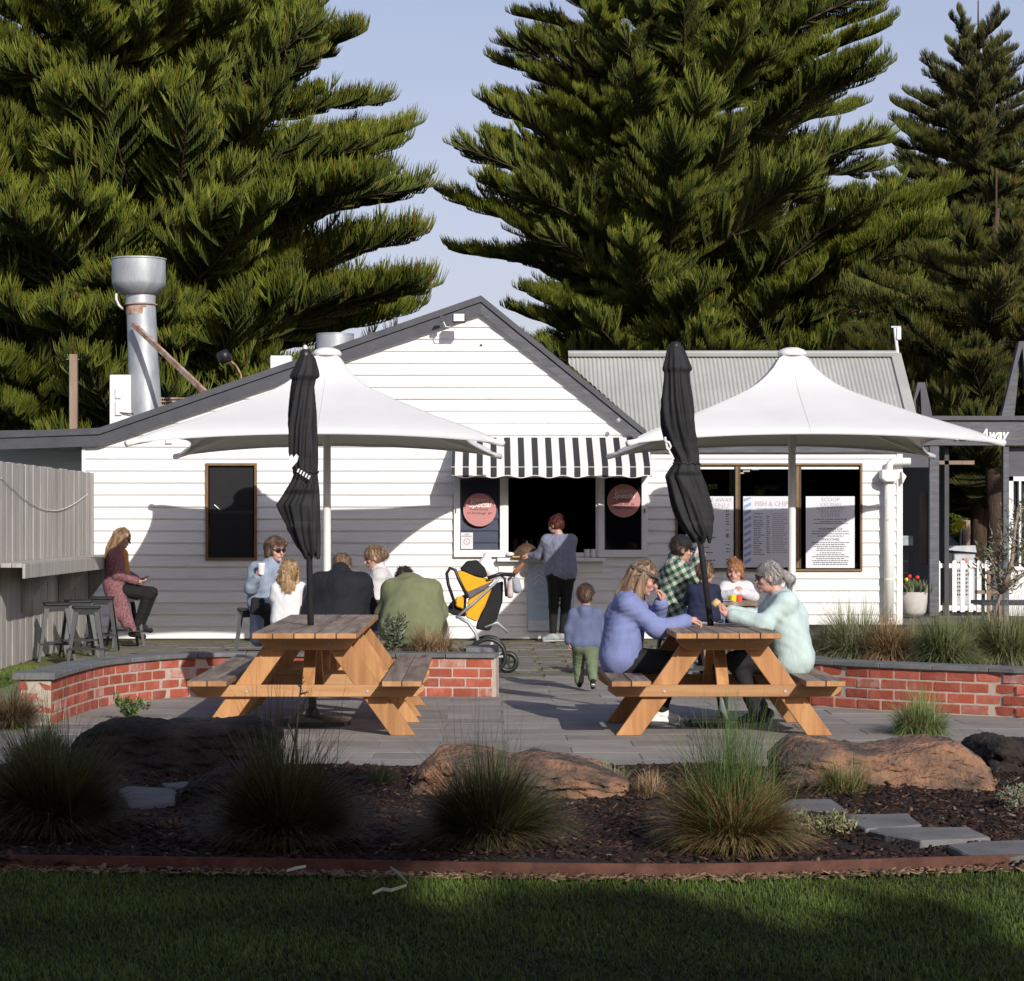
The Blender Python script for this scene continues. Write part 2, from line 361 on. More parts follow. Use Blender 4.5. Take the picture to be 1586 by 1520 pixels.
for i, (px, d, ht, R) in enumerate([(30, 74, 12, 6), (620, 82, 7.0, 4.5), (930, 84, 9.5, 5), (1330, 84, 9, 5), (1650, 86, 12, 5.5), (1250, 95, 8, 5)]):
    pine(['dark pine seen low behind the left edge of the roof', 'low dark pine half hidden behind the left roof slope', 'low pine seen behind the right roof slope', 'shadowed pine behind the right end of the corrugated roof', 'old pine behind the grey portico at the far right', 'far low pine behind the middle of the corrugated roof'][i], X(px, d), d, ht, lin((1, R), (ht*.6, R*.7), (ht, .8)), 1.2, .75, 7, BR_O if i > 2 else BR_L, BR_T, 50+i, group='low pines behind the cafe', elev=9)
# unseen pines: some throw the foreground shade, others are added to block sky
for lab, x, y, ht, pr, z0, dz in (
    ('dense broad topped pine right behind the camera, shading the rocks', 5.0, -11.7, 12.2, lin((1, 3.6), (11.2, 3.8), (12.2, .8)), 1, .36),
    ('shorter pine to the right behind the camera', 7.45, -9.4, 8.6, lin((1, 2.3), (8.0, 2.2), (8.6, .6)), 1, .34),
    ('broad low pine far to the right behind the camera', 13.5, -18, 8.5, lin((.5, 5.2), (5, 4.6), (8.5, .9)), .5, .45),  # this and the next added to keep bright sky out of window reflections
    ('tall pine farthest to the right behind the camera', 22, -27, 13, lin((.5, 6.5), (8, 5.2), (13, .9)), .5, .6),
    ('large pine well behind the camera', 2.5, -16, 15.5, lin((1, 6.5), (9, 5), (15.5, .9)), .8, .42),
    ('large pine behind the camera to the left', -2.5, -14, 14.5, lin((1, 6.5), (11, 5.5), (14.5, .9)), .8, .46),
    ('large pine standing on the lawn out of view to the left', -9.4, 5.0, 15, lin((2, 5.6), (9, 4.6), (15, .9)), 2.2, .5),  # this and the next added to darken the foreground by hiding sky
    ('pine standing close behind the photographer', -2.0, -7.2, 11.2, lin((3, 5.0), (9, 3.8), (11.2, .9)), 3.4, .45)):
    pine(lab, x, y, ht, pr, z0, dz, 9, BR_L, BR_S, int(ht*10), group='pines behind the camera shading the lawn', elev=6)
def smooth_path(pts, n=8):
    P2 = [Vector(p) for p in pts]; out = []
    for i in range(len(P2)-1):
        p0 = P2[max(i-1, 0)]; p1 = P2[i]; p2 = P2[i+1]; p3 = P2[min(i+2, len(P2)-1)]
        for k in range(n):
            t = k/n; out.append(.5*((2*p1)+(p2-p0)*t+(2*p0-5*p1+4*p2-p3)*t*t+(3*p1-p0-3*p2+p3)*t**3))
    return out+[P2[-1]]
ep = [tuple(p) for p in smooth_path([(-14, 10.8), (-5, 10.72), (-3, 10.66), (-2.2, 10.63), (-1.2, 10.55), (-.2, 10.43), (.7, 10.36), (1.2, 10.39), (1.6, 10.47), (2.1, 10.58), (2.8, 10.68), (5, 10.9), (8, 11.3)], 5)]
edge_y = lambda x: np.interp(x, [p[0] for p in ep], [p[1] for p in ep])
# ------------------------------------------------------------ ground
mb = MB()
DE = 10.62   # distance of the steel edging
struct(MB().add([(-900, -200, -.09), (900, -200, -.09), (900, 1800, -.09), (-900, 1800, -.09)], [(0, 1, 2, 3)]).obj('ground', M['lawnsoil']))
struct(MB().add([(-14, -20, -.02), (14, -20, -.02), (14, 11.3, -.02), (-14, 11.3, -.02)], [(0, 1, 2, 3)]).obj('lawn', M['lawnsoil']))
# mulch bed: gently uneven sheet
def sheet(name, x0, x1, y0, y1, nx, ny, zf, m, seed=1):
    xs = np.linspace(x0, x1, nx); ys = np.linspace(y0, y1, ny); XX, YY = np.meshgrid(xs, ys)
    V = np.stack([XX, YY, zf(XX, YY)], -1).reshape(-1, 3); i = np.arange((ny-1)*(nx-1)); r = i//(nx-1); c = i % (nx-1); a = r*nx+c
    return link(name, npmesh(name, V, np.stack([a, a+1, a+nx+1, a+nx], 1), m, True))
def bedz(x, y): return .012*np.sin(x*2.1+1)*np.cos(y*1.7)+.012*np.sin(x*5+y*3)+.02
mbed = struct(sheet('mulch_bed', -9, 9, 0, 1, 140, 40, lambda x, y: x*0, M['soil']))
for v in mbed.data.vertices:
    e_ = float(edge_y(v.co.x))+.008; v.co.y = e_+v.co.y*(14.95-e_); v.co.z = float(bedz(v.co.x, v.co.y))
# lawn strips beside the terrace, under the left fence and outside the portico
struct(MB().add([(-14, 14.9, -.03), (-3.3, 14.9, -.03), (-3.6, 18, -.03), (-4.3, 24.5, -.03), (-14, 24.5, -.03)], [(0, 1, 2, 3, 4)]).obj('side_lawn', M['lawnsoil']))
patio = struct(MB().add([(-4.6, 14.93, -.004), (12, 14.93, -.004), (12, 23.72, -.004), (-4.6, 23.72, -.004)], [(0, 1, 2, 3)]).obj('patio', M['joint']))
terr = struct(MB().add([(-5.3, 23.723, -.008), (9, 23.723, -.008), (9, 31.5, -.008), (-5.3, 31.5, -.008)], [(0, 1, 2, 3)]).obj('terrace', M['moss']))
porf = struct(MB().box(5.4, 14, 31.6, 43.5, -.2, -.005).obj('portico_floor', M['paver']))
# slabs of the patio
def slabs(parent, name, x0, x1, y0, y1, sx, sy, gap, m, th=.03, jit=.004, seed=2, keep=lambda x, y: True):
    r = random.Random(seed); ms = []
    for k in range(5):
        b = MB().box(-sx/2+gap/2, sx/2-gap/2, -sy/2+gap/2, sy/2-gap/2, -th, 0); ms.append(b.mesh(name, m, bevel=.004))
    y = y0+sy/2; row = 0; n = 0
    while y+sy/2 <= y1+.01:
        x = x0+(row % 2)*sx*.5+sx/2
        while x < x1:
            if keep(x, y):
                o = link(name, r.choice(ms), parent); o.location = (x+r.uniform(-jit, jit), y, r.uniform(-jit, jit)*.7)
                o.rotation_euler = (r.uniform(-1, 1)*jit*.5, r.uniform(-1, 1)*jit*.5, r.uniform(-1, 1)*jit); n += 1
            x += sx
        y += sy; row += 1
    print(name, n)
slabs(patio, 'slab', -3.9, 5.4, 14.95, 23.7, .90, .46, .005, M['slab'], jit=.0015, keep=lambda x, y: x > -3.3-.05*(y-15) and x < 2.0+y*.19)
slabs(terr, 'paver', -4.8, 5.4, 23.76, 31.15, .60, .50, .05, M['paver'], th=.02, jit=.008, seed=4)
# fine gravel / leaf litter on the mossy joints
def scatter_tris(n, x0, x1, y0, y1, zf, s0, s1, seed, tilt=.5, flat=.25):
    r = np.random.default_rng(seed); c = np.stack([r.uniform(x0, x1, n), r.uniform(y0, y1, n)], 1)
    L = r.uniform(s0, s1, n); W = L*r.uniform(.2, .5, n); T = W*flat+.002; a = r.uniform(0, np.pi*2, n); ti = r.normal(0, tilt, n)
    base = np.array([[-.5, -.5, 0], [.5, -.5, 0], [.55, .5, 0], [-.5, .45, 0], [-.45, -.4, 1], [.4, -.5, 1], [.5, .4, 1], [-.5, .5, 1]])
    P3 = base[None]*np.stack([L, W, T], 1)[:, None, :]
    P3 = P3+r.normal(0, .08, P3.shape)*W[:, None, None]
    z = P3[..., 2]+P3[..., 0]*np.sin(ti)[:, None]; x = P3[..., 0]*np.cos(a)[:, None]-P3[..., 1]*np.sin(a)[:, None]; y = P3[..., 0]*np.sin(a)[:, None]+P3[..., 1]*np.cos(a)[:, None]
    V = np.stack([x+c[:, :1], y+c[:, 1:], z+zf(c[:, 0], c[:, 1])[:, None]], -1).reshape(-1, 3)
    f = np.array([(0, 3, 2, 1), (4, 5, 6, 7), (0, 1, 5, 4), (1, 2, 6, 5), (2, 3, 7, 6), (3, 0, 4, 7)])
    return V, (f[None]+(np.arange(n)*8)[:, None, None]).reshape(-1, 4), r
# flagstones, laid in the mulch
STONES = []
def flag(pts, label, z=.046):
    q = []; n = len(pts)
    pw = [Vector((X(px, G(py)*(H-z)/H), G(py)*(H-z)/H)) for px, py in pts]
    r = random.Random(int(pts[0][0]))
    for a, b in zip(pw, pw[1:]+pw[:1]):
        for t in (0, .33, .66): p = a.lerp(b, t); q.append((p.x+r.uniform(-.012, .012), p.y+r.uniform(-.02, .02)))
    STONES.append(q)
    o = MB().prism(q, 'z', -.02, z).obj('stepping_stone', M['flag'], bevel=.008); tag(o, label, 'stepping stone', 'stepping stones in the garden bed')
flag([(1225, 1238), (1290, 1237), (1312, 1256), (1215, 1259), (1200, 1248)], 'grey stepping stone behind the small tuft, farthest of the right hand path')
flag([(1296, 1262), (1408, 1260), (1432, 1277), (1340, 1284)], 'grey stepping stone second from the rocks on the right hand path')
flag([(1342, 1286), (1372, 1282), (1500, 1280), (1532, 1297), (1430, 1303)], 'long grey stepping stone third from the rocks, beside the mulch')
flag([(1466, 1309), (1510, 1303), (1620, 1301), (1640, 1325), (1506, 1327)], 'grey stepping stone nearest the steel edging at the right')
flag([(186, 1222), (200, 1217), (268, 1221), (285, 1240), (200, 1248)], 'bluish shaded stepping stone beside the left tussock')
flag([(250, 1213), (290, 1210), (330, 1222), (262, 1218)], 'small shaded stepping stone near the long dark rock')
def in_stones(x, y):
    out = np.zeros(len(x), bool)
    for q in STONES:
        c = np.zeros(len(x), bool); q = [(a*1.0, b*1.0) for a, b in q]
        for (x1, y1), (x2, y2) in zip(q, q[1:]+q[:1]):
            m = ((y1 > y) != (y2 > y)) & (x < (x2-x1)*(y-y1)/(y2-y1+1e-12)+x1); c ^= m
        out |= c
    return out
V, Fq, r = scatter_tris(34000, -4.2, 4.6, 10.6, 14.9, lambda x, y: bedz(x, y)+.0, .015, .06, 5, .35)
cc_ = V.reshape(-1, 8, 3).mean(1); hid = np.repeat(in_stones(cc_[:, 0], cc_[:, 1]) & (r.random(34000) < .97), 8); V[hid, 2] -= .12
pal = np.array([[.05, .026, .02], [.09, .045, .032], [.03, .018, .015], [.16, .085, .055], [.30, .22, .16]])
ci = r.choice(5, 34000, p=[.36, .3, .2, .11, .03]); c = np.repeat(pal[ci]*.62*r.uniform(.5, 1.5, (34000, 1)), 8, 0)
M['chip'] = mat('bark_chips', (1, 1, 1), .9, .2, 20, vcol=True, spec=.25)
struct(tag(link('bark_mulch', npmesh('bark_mulch', V, Fq, M['chip'], False, c)), 'loose dark bark chips covering the garden bed between the rocks', 'mulch'), 'stuff')
V, Fq, r = scatter_tris(700, -4.8, 5.2, 23.8, 31, lambda x, y: x*0+.004, .02, .06, 6, .2, .1)
c = np.repeat(np.array([[.25, .18, .09]])*r.uniform(.4, 1.4, (700, 1)), 8, 0)
struct(tag(link('leaf_litter', npmesh('leaf_litter', V, Fq, M['chip'], False, c)), 'dry leaf litter lying on the mossy pavers by the wall', 'leaf litter'), 'stuff')
V, Fq, r = scatter_tris(1500, -2.6, 2.8, -.16, -.0, lambda x, y: x*0+.0, .015, .06, 8, .3, .1); V[:, 1] += edge_y(V[:, 0])
c = np.repeat(np.array([[.26, .17, .10]])*r.uniform(.25, 1.4, (1500, 1)), 8, 0)
struct(tag(link('dry_litter', npmesh('dry_litter', V, Fq, M['chip'], False, c)), 'dry stems and bark lying along the steel edging', 'litter'), 'stuff')
# blades
def blades(n, pos, length, width, lean, seg, c0, c1, r, bend=.6, cv=.25, leandir=None, c2=None):
    "pos (n,3). returns V,F,col. seg quads per blade"
    a = r.uniform(0, 2*np.pi, n) if leandir is None else leandir
    L = length; out = np.stack([np.cos(a), np.sin(a), 0*a], 1); face = a+np.pi/2+r.normal(0, .5, n)
    sd_ = np.stack([np.cos(face), np.sin(face), 0*a], 1)
    rows = []; cols = []; sh = r.uniform(1-cv, 1+cv, (n, 1)); mixr = r.random((n, 1))
    for i in range(seg+1):
        t = i/seg; th = lean*(.35+bend*t)      # bend outwards along the blade
        h = L*t
        ctr = pos+out*(h*np.sin(th))[:, None]+np.array([0, 0, 1.])*(h*np.cos(th))[:, None]
        wv = sd_*(width*(1-t**1.5*.9)/2)[:, None]
        rows += [ctr-wv, ctr+wv]
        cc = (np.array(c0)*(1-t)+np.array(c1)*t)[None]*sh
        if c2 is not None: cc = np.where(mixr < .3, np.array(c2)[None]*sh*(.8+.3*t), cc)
        cols += [cc, cc]
    V = np.stack(rows, 1); Cc = np.stack(cols, 1)
    f = np.array([(2*i, 2*i+1, 2*i+3, 2*i+2) for i in range(seg)])
    Fa = (f[None]+(np.arange(n)*(seg+1)*2)[:, None, None]).reshape(-1, 4)
    return V.reshape(-1, 3), Fa, Cc.reshape(-1, 3)
def lawn(name, label, n, x0, x1, y0, y1, z, l0, l1, w, seed, c0=(.016, .028, .004), c1=(.135, .205, .034), mask=None, c2=(.16, .15, .06)):
    r = np.random.default_rng(seed); p = np.stack([r.uniform(x0, x1, n), r.uniform(y0, y1, n), np.full(n, z)], 1)
    if mask is not None: p = p[mask(p[:, 0], p[:, 1])]; n = len(p)
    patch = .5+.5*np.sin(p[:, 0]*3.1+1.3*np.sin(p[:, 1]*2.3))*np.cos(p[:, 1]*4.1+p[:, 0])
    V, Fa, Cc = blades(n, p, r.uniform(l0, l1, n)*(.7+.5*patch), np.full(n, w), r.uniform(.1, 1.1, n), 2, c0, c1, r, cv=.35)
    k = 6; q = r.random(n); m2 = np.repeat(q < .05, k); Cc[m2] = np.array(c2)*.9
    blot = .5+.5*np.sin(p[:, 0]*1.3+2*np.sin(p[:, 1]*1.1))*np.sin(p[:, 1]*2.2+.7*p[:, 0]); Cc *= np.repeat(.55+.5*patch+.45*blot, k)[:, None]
    o = link(name, npmesh(name, V, Fa, M['grass'], False, Cc)); tag(o, label, 'grass'); struct(o, 'stuff'); return o
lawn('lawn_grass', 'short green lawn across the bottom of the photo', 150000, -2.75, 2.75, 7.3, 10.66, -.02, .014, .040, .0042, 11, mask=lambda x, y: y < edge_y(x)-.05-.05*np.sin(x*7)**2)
lawn('side_grass', 'strip of green lawn beside the left end of the brick wall', 20000, -5.4, -3.4, 17.5, 25.5, -.03, .03, .07, .008, 12, mask=lambda x, y: x < -3.45-.1*(y-17.5))
# edging of rusty steel
mb = MB(); v = []
for x, y in ep: v += [(x, y, -.05), (x, y, .050), (x, y+.014, .050), (x, y+.014, -.05)]
mb.add(v, [(4*i+j, 4*i+(j+1) % 4, 4*i+4+(j+1) % 4, 4*i+4+j) for i in range(len(ep)-1) for j in range(4)])
tag(mb.obj('garden_edging', M['corten']), 'rusty steel strip edging the garden bed along the lawn', 'edging')
# ------------------------------------------------------------ brick walls
BW, BHh, BD = .230, .076, .11
def brick_mesh(wd, seed, m):
    r = random.Random(seed); b = MB().box(-wd/2, wd/2, -.003, BD, 0, BHh)
    me = b.mesh('brick', m, bevel=.006)
    for v in me.vertices: v.co += Vector((r.uniform(-.002, .002), r.uniform(-.0015, .0015), r.uniform(-.0015, .0015)))
    return me
bricks_full = [brick_mesh(BW, i, M['brick']) for i in range(5)]+[brick_mesh(BW, 9, M['brickpale'])]
def path_frames(pts, step):
    out = []; acc = 0; segs = []
    for a, b in zip(pts, pts[1:]): segs.append((Vector(a), Vector(b), (Vector(b)-Vector(a)).length))
    tot = sum(s[2] for s in segs); n = int(tot/step)
    for i in range(n+1):
        d = i*step
        for a, b, l in segs:
            if d <= l+1e-6: p = a.lerp(b, d/l); out.append((p, (b-a).normalized())); break
            d -= l
    return out, tot
def brick_wall(name, label, pts, inward, thick=.24, courses=4, z0=-.01, capw=.32, seed=1, pale=.08, step=BW+.011):
    "pts: front face line (x,y); inward: +1 if the body lies to the left of travel direction"
    path = smooth_path(pts); r = random.Random(seed)
    c0 = path[0]; t = thing(name, label, 'brick wall', (c0.x, c0.y, 0))
    ch = BHh+.0125; ht = courses*ch
    nrm = []
    for i in range(len(path)):
        d = (path[min(i+1, len(path)-1)]-path[max(i-1, 0)]).normalized(); nrm.append(Vector((-d.y, d.x))*inward)
    v = []
    for p, n in zip(path, nrm):
        a = p+n*.002; b = p+n*(thick-.004); v += [(a.x, a.y, z0-.05), (a.x, a.y, z0+ht), (b.x, b.y, z0+ht), (b.x, b.y, z0-.05)]
    k = len(path); fs = [(4*i+j, 4*i+(j+1) % 4, 4*i+4+(j+1) % 4, 4*i+4+j) for i in range(k-1) for j in range(4)]+[(0, 1, 2, 3), (4*k-1, 4*k-2, 4*k-3, 4*k-4)]
    MB().add(v, fs).obj('mortar', M['mortar'], t)
    fr, tot = path_frames(path, step/2)
    cnt = 0
    for c in range(courses):
        i = 1 if c % 2 == 0 else 0
        zz = z0+c*ch+.008
        while i < len(fr)-0:
            p, d = fr[i]; n = Vector((-d.y, d.x))*inward
            me = r.choice(bricks_full[:5]) if r.random() > pale else bricks_full[5]
            half = (i == 0 or i >= len(fr)-1)
            o = link('brick', me, t); pp = p+n*0
            o.matrix_parent_inverse = Matrix.Translation(-Vector((c0.x, c0.y, 0)))
            o.location = (pp.x, pp.y, zz); o.rotation_euler = (r.uniform(-.01, .01), 0, math.atan2(d.y, d.x)+(0 if inward > 0 else math.pi))
            if half: o.scale = (.5, 1, 1); q = p+d*(BW/4*(1 if i == 0 else -1)); o.location = (q.x, q.y, zz)
            cnt += 1; i += 2
    # cap stones
    fr2, _ = path_frames(path, .46)
    path_c = path; L = tot; ns = max(2, round(L/.46)); cuts = [L*i/ns for i in range(ns+1)]
    def at(dist):
        d = dist
        for a, b in zip(path, path[1:]):
            l = (b-a).length
            if d <= l+1e-9: return a.lerp(b, d/l), (b-a).normalized()
            d -= l
        return path[-1], (path[-1]-path[-2]).normalized()
    for a, b in zip(cuts, cuts[1:]):
        e = .003; ring = []
        ss = [a+e+(b-a-2*e)*q/2 for q in range(3)]
        fr_ = [at(s) for s in ss]; ex = .03
        front = [(p-Vector((-d.y, d.x))*inward*ex) for p, d in fr_]; back = [(p+Vector((-d.y, d.x))*inward*(capw-ex)) for p, d in fr_]
        poly = [(q.x, q.y) for q in front]+[(q.x, q.y) for q in back[::-1]]
        if inward < 0: poly = poly[::-1]
        j = r.uniform(-.002, .002)
        MB().prism(poly, 'z', z0+ht+.004, z0+ht+.044+j).obj('cap_stone', M['cap'], t, bevel=.005)
    print(name, 'bricks', cnt); return t, z0+ht+.055
def GP(px, py): d = G(py); return (X(px, d), d)
lw = [GP(79, 1123), GP(110.5, 1110), GP(158, 1095), GP(226, 1085), GP(271, 1080.5), GP(330, 1077.5), GP(450, 1077), GP(600, 1078), GP(768, 1079.5)]
brick_wall('brick_garden_wall', 'low curved red brick wall with grey stone cap behind the left picnic table', lw, 1, seed=3)
# end pier of the left wall, facing the camera
d0 = lw[0]; t = thing('brick_pier', 'pale limed brick end of the curved wall at the far left', 'brick wall', (d0[0]-.12, d0[1], 0))
MB().box(d0[0]-.255, d0[0]-.012, d0[1]+.02, d0[1]+.22, -.05, .345).obj('mortar', M['mortar'], t)
for c in range(4):
    for k, (xa, wd) in enumerate([(d0[0]-.13, BW)]):
        o = link('brick', bricks_full[5] if c % 3 else bricks_full[1], t); o.matrix_parent_inverse = Matrix.Translation(-Vector(t.location)); o.location = (xa-.005, d0[1]+.005, -.002+c*.0885); o.rotation_euler = (0, 0, 0)
MB().prism([(d0[0]-.30, d0[1]-.03), (d0[0]+.035, d0[1]-.03), (d0[0]-.0, d0[1]+.33), (d0[0]-.30, d0[1]+.33)], 'z', .350, .404).obj('cap_stone', M['cap'], t, bevel=.005)
# planter behind the right half of that wall
yw = 21.25
MB().prism([(X(570, 21.5), yw+.2), (X(764, 21.5), yw+.2), (X(764, 22), yw+.95), (X(570, 22), yw+.95)], 'z', 0, .37).obj('planter_soil', M['soil']); struct(bpy.data.objects['planter_soil'])
t = thing('planter_edge', 'grey slatted ledge at the end of the low brick planter beside the stroller', 'planter edge', (X(750, 21.8), 21.9, 0))
for k in range(3): MB().box(X(722, 22), X(772, 22), yw+.32+k*.2, yw+.48+k*.2, .36, .41).obj('slat', M['cap'], t, bevel=.004)
MB().box(X(726, 22), X(770, 22), yw+.24, yw+.92, 0, .36).obj('mortar', M['mortar'], t)
# right planter
rw = [GP(1206, 1084), GP(1249, 1092.5), GP(1300, 1096.5), GP(1347, 1100), GP(1400, 1103), GP(1463, 1106.5), GP(1540, 1110), GP(1620, 1114), (5.6, 18.45), (6.4, 18.5)]
brick_wall('brick_planter_wall', 'low curved red brick planter wall with stone cap behind the right picnic table', rw, 1, seed=8, z0=.0, courses=4, pale=.12)
MB().prism([(X(1215, 20), 20.9), (2.75, 20.25), (3.4, 19.4), (4.2, 18.95), (7, 18.75), (7, 28), (5.6, 29), (3.6, 29), (X(1262, 23), 23)], 'z', 0, .30).obj('planter_soil', M['soil']); struct(bpy.data.objects['planter_soil.001'])
# ------------------------------------------------------------ rocks (displaced hulls)
def vnoise(p, seed, oct=4, f=1.0):
    r = np.random.default_rng(seed); out = np.zeros(len(p)); a = 1.0
    for o in range(oct):
        for k in range(5):
            d = r.normal(0, 1, 3); d /= np.linalg.norm(d); out += a*np.sin(p@d*f*6.28+r.uniform(0, 6.28)+1.3*np.sin(p@r.normal(0, 1, 3)*f*3))*.45
        a *= .52; f *= 2.1
    return out
def rock(label, px0, px1, pyt, pyb, depth, m, seed, group='boulders along the edge of the patio', profile=None, zbase=-.08, ypx=None):
    d = G(pyb); xa, xb = X(px0, d), X(px1, d); ht = Z(pyt, d+depth*.62); cx = (xa+xb)/2; hx = (xb-xa)/2
    # cube sphere grid
    n = 34; V = []; idx = {}; Fq = []
    g = np.linspace(-1, 1, n)
    fs = []; base = 0; Vs = []
    for ax in range(3):
        for s in (-1, 1):
            a, b = np.meshgrid(g, g); q = np.zeros((n*n, 3)); q[:, ax] = s; q[:, (ax+1) % 3] = a.ravel(); q[:, (ax+2) % 3] = b.ravel()
            Vs.append(q); i = np.arange((n-1)*(n-1)); r_ = i//(n-1); c_ = i % (n-1); k = r_*n+c_+base
            f = np.stack([k, k+1, k+n+1, k+n], 1); fs.append(f if s > 0 else f[:, ::-1]); base += n*n
    q = np.concatenate(Vs); Fq = np.concatenate(fs)
    L4 = (np.abs(q)**7).sum(1)**(1/7.); u = q/L4[:, None]
    nz = vnoise(u*np.array([hx, .5, .5])*1.2, seed, 5, .8)
    u = u*(1+np.array([.05, .05, .022])*nz[:, None])
    top = np.ones(len(u))
    if profile: top = np.interp(u[:, 0], np.linspace(-1, 1, len(profile)), profile)
    # sit the base on the ground: the front bottom edge at pyb
    x = cx+u[:, 0]*hx; y = d+depth*.5*(1+u[:, 1]*(1-.12*u[:, 2])); z = zbase+(ht*top-zbase)*(u[:, 2]*.5+.5)*1.0
    z += .008*vnoise(u*3, seed+1, 4, 1.1); y += .014*vnoise(u*np.array([4, 2, 2]), seed+2, 5, 1.3)
    W = np.stack([x, y, z], 1)
    me = npmesh('boulder', W, Fq, m, True)
    import bmesh
    bm = bmesh.new(); bm.from_mesh(me); bmesh.ops.remove_doubles(bm, verts=bm.verts, dist=.0005); bm.to_mesh(me); bm.free()
    o = link('boulder', me); tag(o, label, 'rock', group); return o
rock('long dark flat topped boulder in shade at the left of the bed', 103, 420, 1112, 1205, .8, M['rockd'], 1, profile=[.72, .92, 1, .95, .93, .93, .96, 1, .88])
rock('rust brown boulder in the middle of the bed, half in shade', 640, 985, 1158, 1238, .85, M['rock'], 2, profile=[.55, .95, 1.02, .98, .8, .9, .82, .72, .5, .3])
rock('big orange brown boulder with a hollow top right of the middle', 1212, 1536, 1142, 1226, .95, M['rock'], 3, profile=[.75, 1.08, 1.0, .9, .8, .82, .95, 1.02, .98, .7])
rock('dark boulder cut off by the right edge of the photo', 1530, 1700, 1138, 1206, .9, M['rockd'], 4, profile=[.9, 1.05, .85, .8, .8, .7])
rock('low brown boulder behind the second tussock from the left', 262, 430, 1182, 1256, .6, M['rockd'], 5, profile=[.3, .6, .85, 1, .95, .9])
# ------------------------------------------------------------ cafe building
DW = 31.2
xW = lambda px: X(px, DW)
zW = lambda py: Z(py, DW)
def txt(name, s, size, loc, m, parent, ext=.002, align='CENTER', sx=1.0, rot=0, shear=0, world=True, bold=0):
    cu = bpy.data.curves.new('t', 'FONT'); cu.body = s; cu.size = size; cu.extrude = ext; cu.align_x = align; cu.align_y = 'CENTER'; cu.shear = shear; cu.offset = bold; cu.resolution_u = 2
    o = bpy.data.objects.new('t', cu); me = bpy.data.meshes.new_from_object(o)
    me.transform(Matrix.Translation(Vector(loc)) @ Matrix.Rotation(rot, 4, 'Y') @ Matrix.Rotation(math.pi/2, 4, 'X') @ Matrix.Diagonal((sx, 1, 1, 1)))
    me.materials.clear(); me.materials.append(m); bpy.data.objects.remove(o); me.name = name
    return link(name, me, parent, world)
cafe = thing('cafe_building', 'white weatherboard cafe with grey trimmed gable and corrugated roof', 'building', (0, DW, 0))
OPEN = [(321, 396, 720, 868), (785, 925, 738, 862), (1047, 1334, 719, 884)]
OPEN = [(xW(a), xW(b), zW(d), zW(c)) for a, b, c, d in OPEN]
def board(x0a, x1a, x0b, x1b, za, zb, y=DW, par=cafe, z00=None, z11=None):
    # bottom edge stands 16 mm proud, top 3 mm
    t0 = (za-z00)/(z11-z00) if z00 is not None else 0; t1 = (zb-z00)/(z11-z00) if z00 is not None else 1
    f0 = y-.026+.024*t0; f1 = y-.026+.024*t1
    j = rnd.uniform(-.0015, .0015)
    v = [(x0a, f0+j, za), (x1a, f0+j, za), (x1b, f1+j, zb), (x0b, f1+j, zb), (x0a, y+.02, za), (x1a, y+.02, za), (x1b, y+.02, zb), (x0b, y+.02, zb)]
    MB().add(v, [(0, 1, 2, 3), (5, 4, 7, 6), (4, 5, 1, 0), (3, 2, 6, 7), (4, 0, 3, 7), (1, 5, 6, 2)]).obj('board', M['board'], par)
zE = zW(688)                                 # eave level
def xl(z): # left roof slope (under the fascia)
    a, b = (xW(150), zW(679)), (xW(745), zW(474)); return a[0]+(z-a[1])*(b[0]-a[0])/(b[1]-a[1])
def xr(z):
    a, b = (xW(745), zW(474)), (xW(1000), zW(684)); return a[0]+(z-a[1])*(b[0]-a[0])/(b[1]-a[1])
pitch = 18.55*DW/F; z = zW(989)+.0; k = 0
zpk = zW(476); rj = random.Random(12)
while z < zpk:
    z1 = min(z+pitch, zpk)
    def ext(zz):
        L = xW(131) if zz <= zW(679) else max(xW(131), xl(zz))
        R = xW(1392) if zz <= zE else xr(zz)
        return L, R
    if z < zE < z1: cutsz = [z, zE, z1]
    else: cutsz = [z, z1]
    for za, zb in zip(cutsz, cutsz[1:]):
        zs = {za, zb}
        for (a, b, c, d) in OPEN:
            for q in (c, d):
                if za < q < zb: zs.add(q)
        zs = sorted(zs)
        for zc, zd in zip(zs, zs[1:]):
            mid = (zc+zd)/2; La, Ra = ext(zc+1e-4 if zc >= zE-1e-6 and za >= zE-1e-6 else zc); Lb, Rb = ext(zd if za >= zE-1e-6 or zd < zE else zE)
            if za < zE-1e-6: Ra = Rb = xW(1392)
            ho = sorted([(a, b) for (a, b, c, d) in OPEN if c < mid < d])
            xs = [(La, Lb)]+[(q, q) for h_ in ho for q in h_]+[(Ra, Rb)]
            for i in range(0, len(xs), 2):
                a0, a1, b0, b1 = xs[i][0], xs[i+1][0], xs[i][1], xs[i+1][1]; lo_, hi_ = max(a0, b0), min(a1, b1); c = [lo_+rj.uniform(1.2, 4.5)]
                while c[-1] < hi_-1.0: c.append(c[-1]+rj.uniform(2.6, 4.8))
                c = [q for q in c[:-1] if q < hi_-.8]; e = [(a0, b0)]
                for q in c: e += [(q-.0012, q-.0012), (q+.0012, q+.0012)]
                e.append((a1, b1))
                for m_ in range(0, len(e), 2): board(e[m_][0], e[m_+1][0], e[m_][1], e[m_+1][1], zc, zd, z00=z, z11=z+pitch)
    z = z1
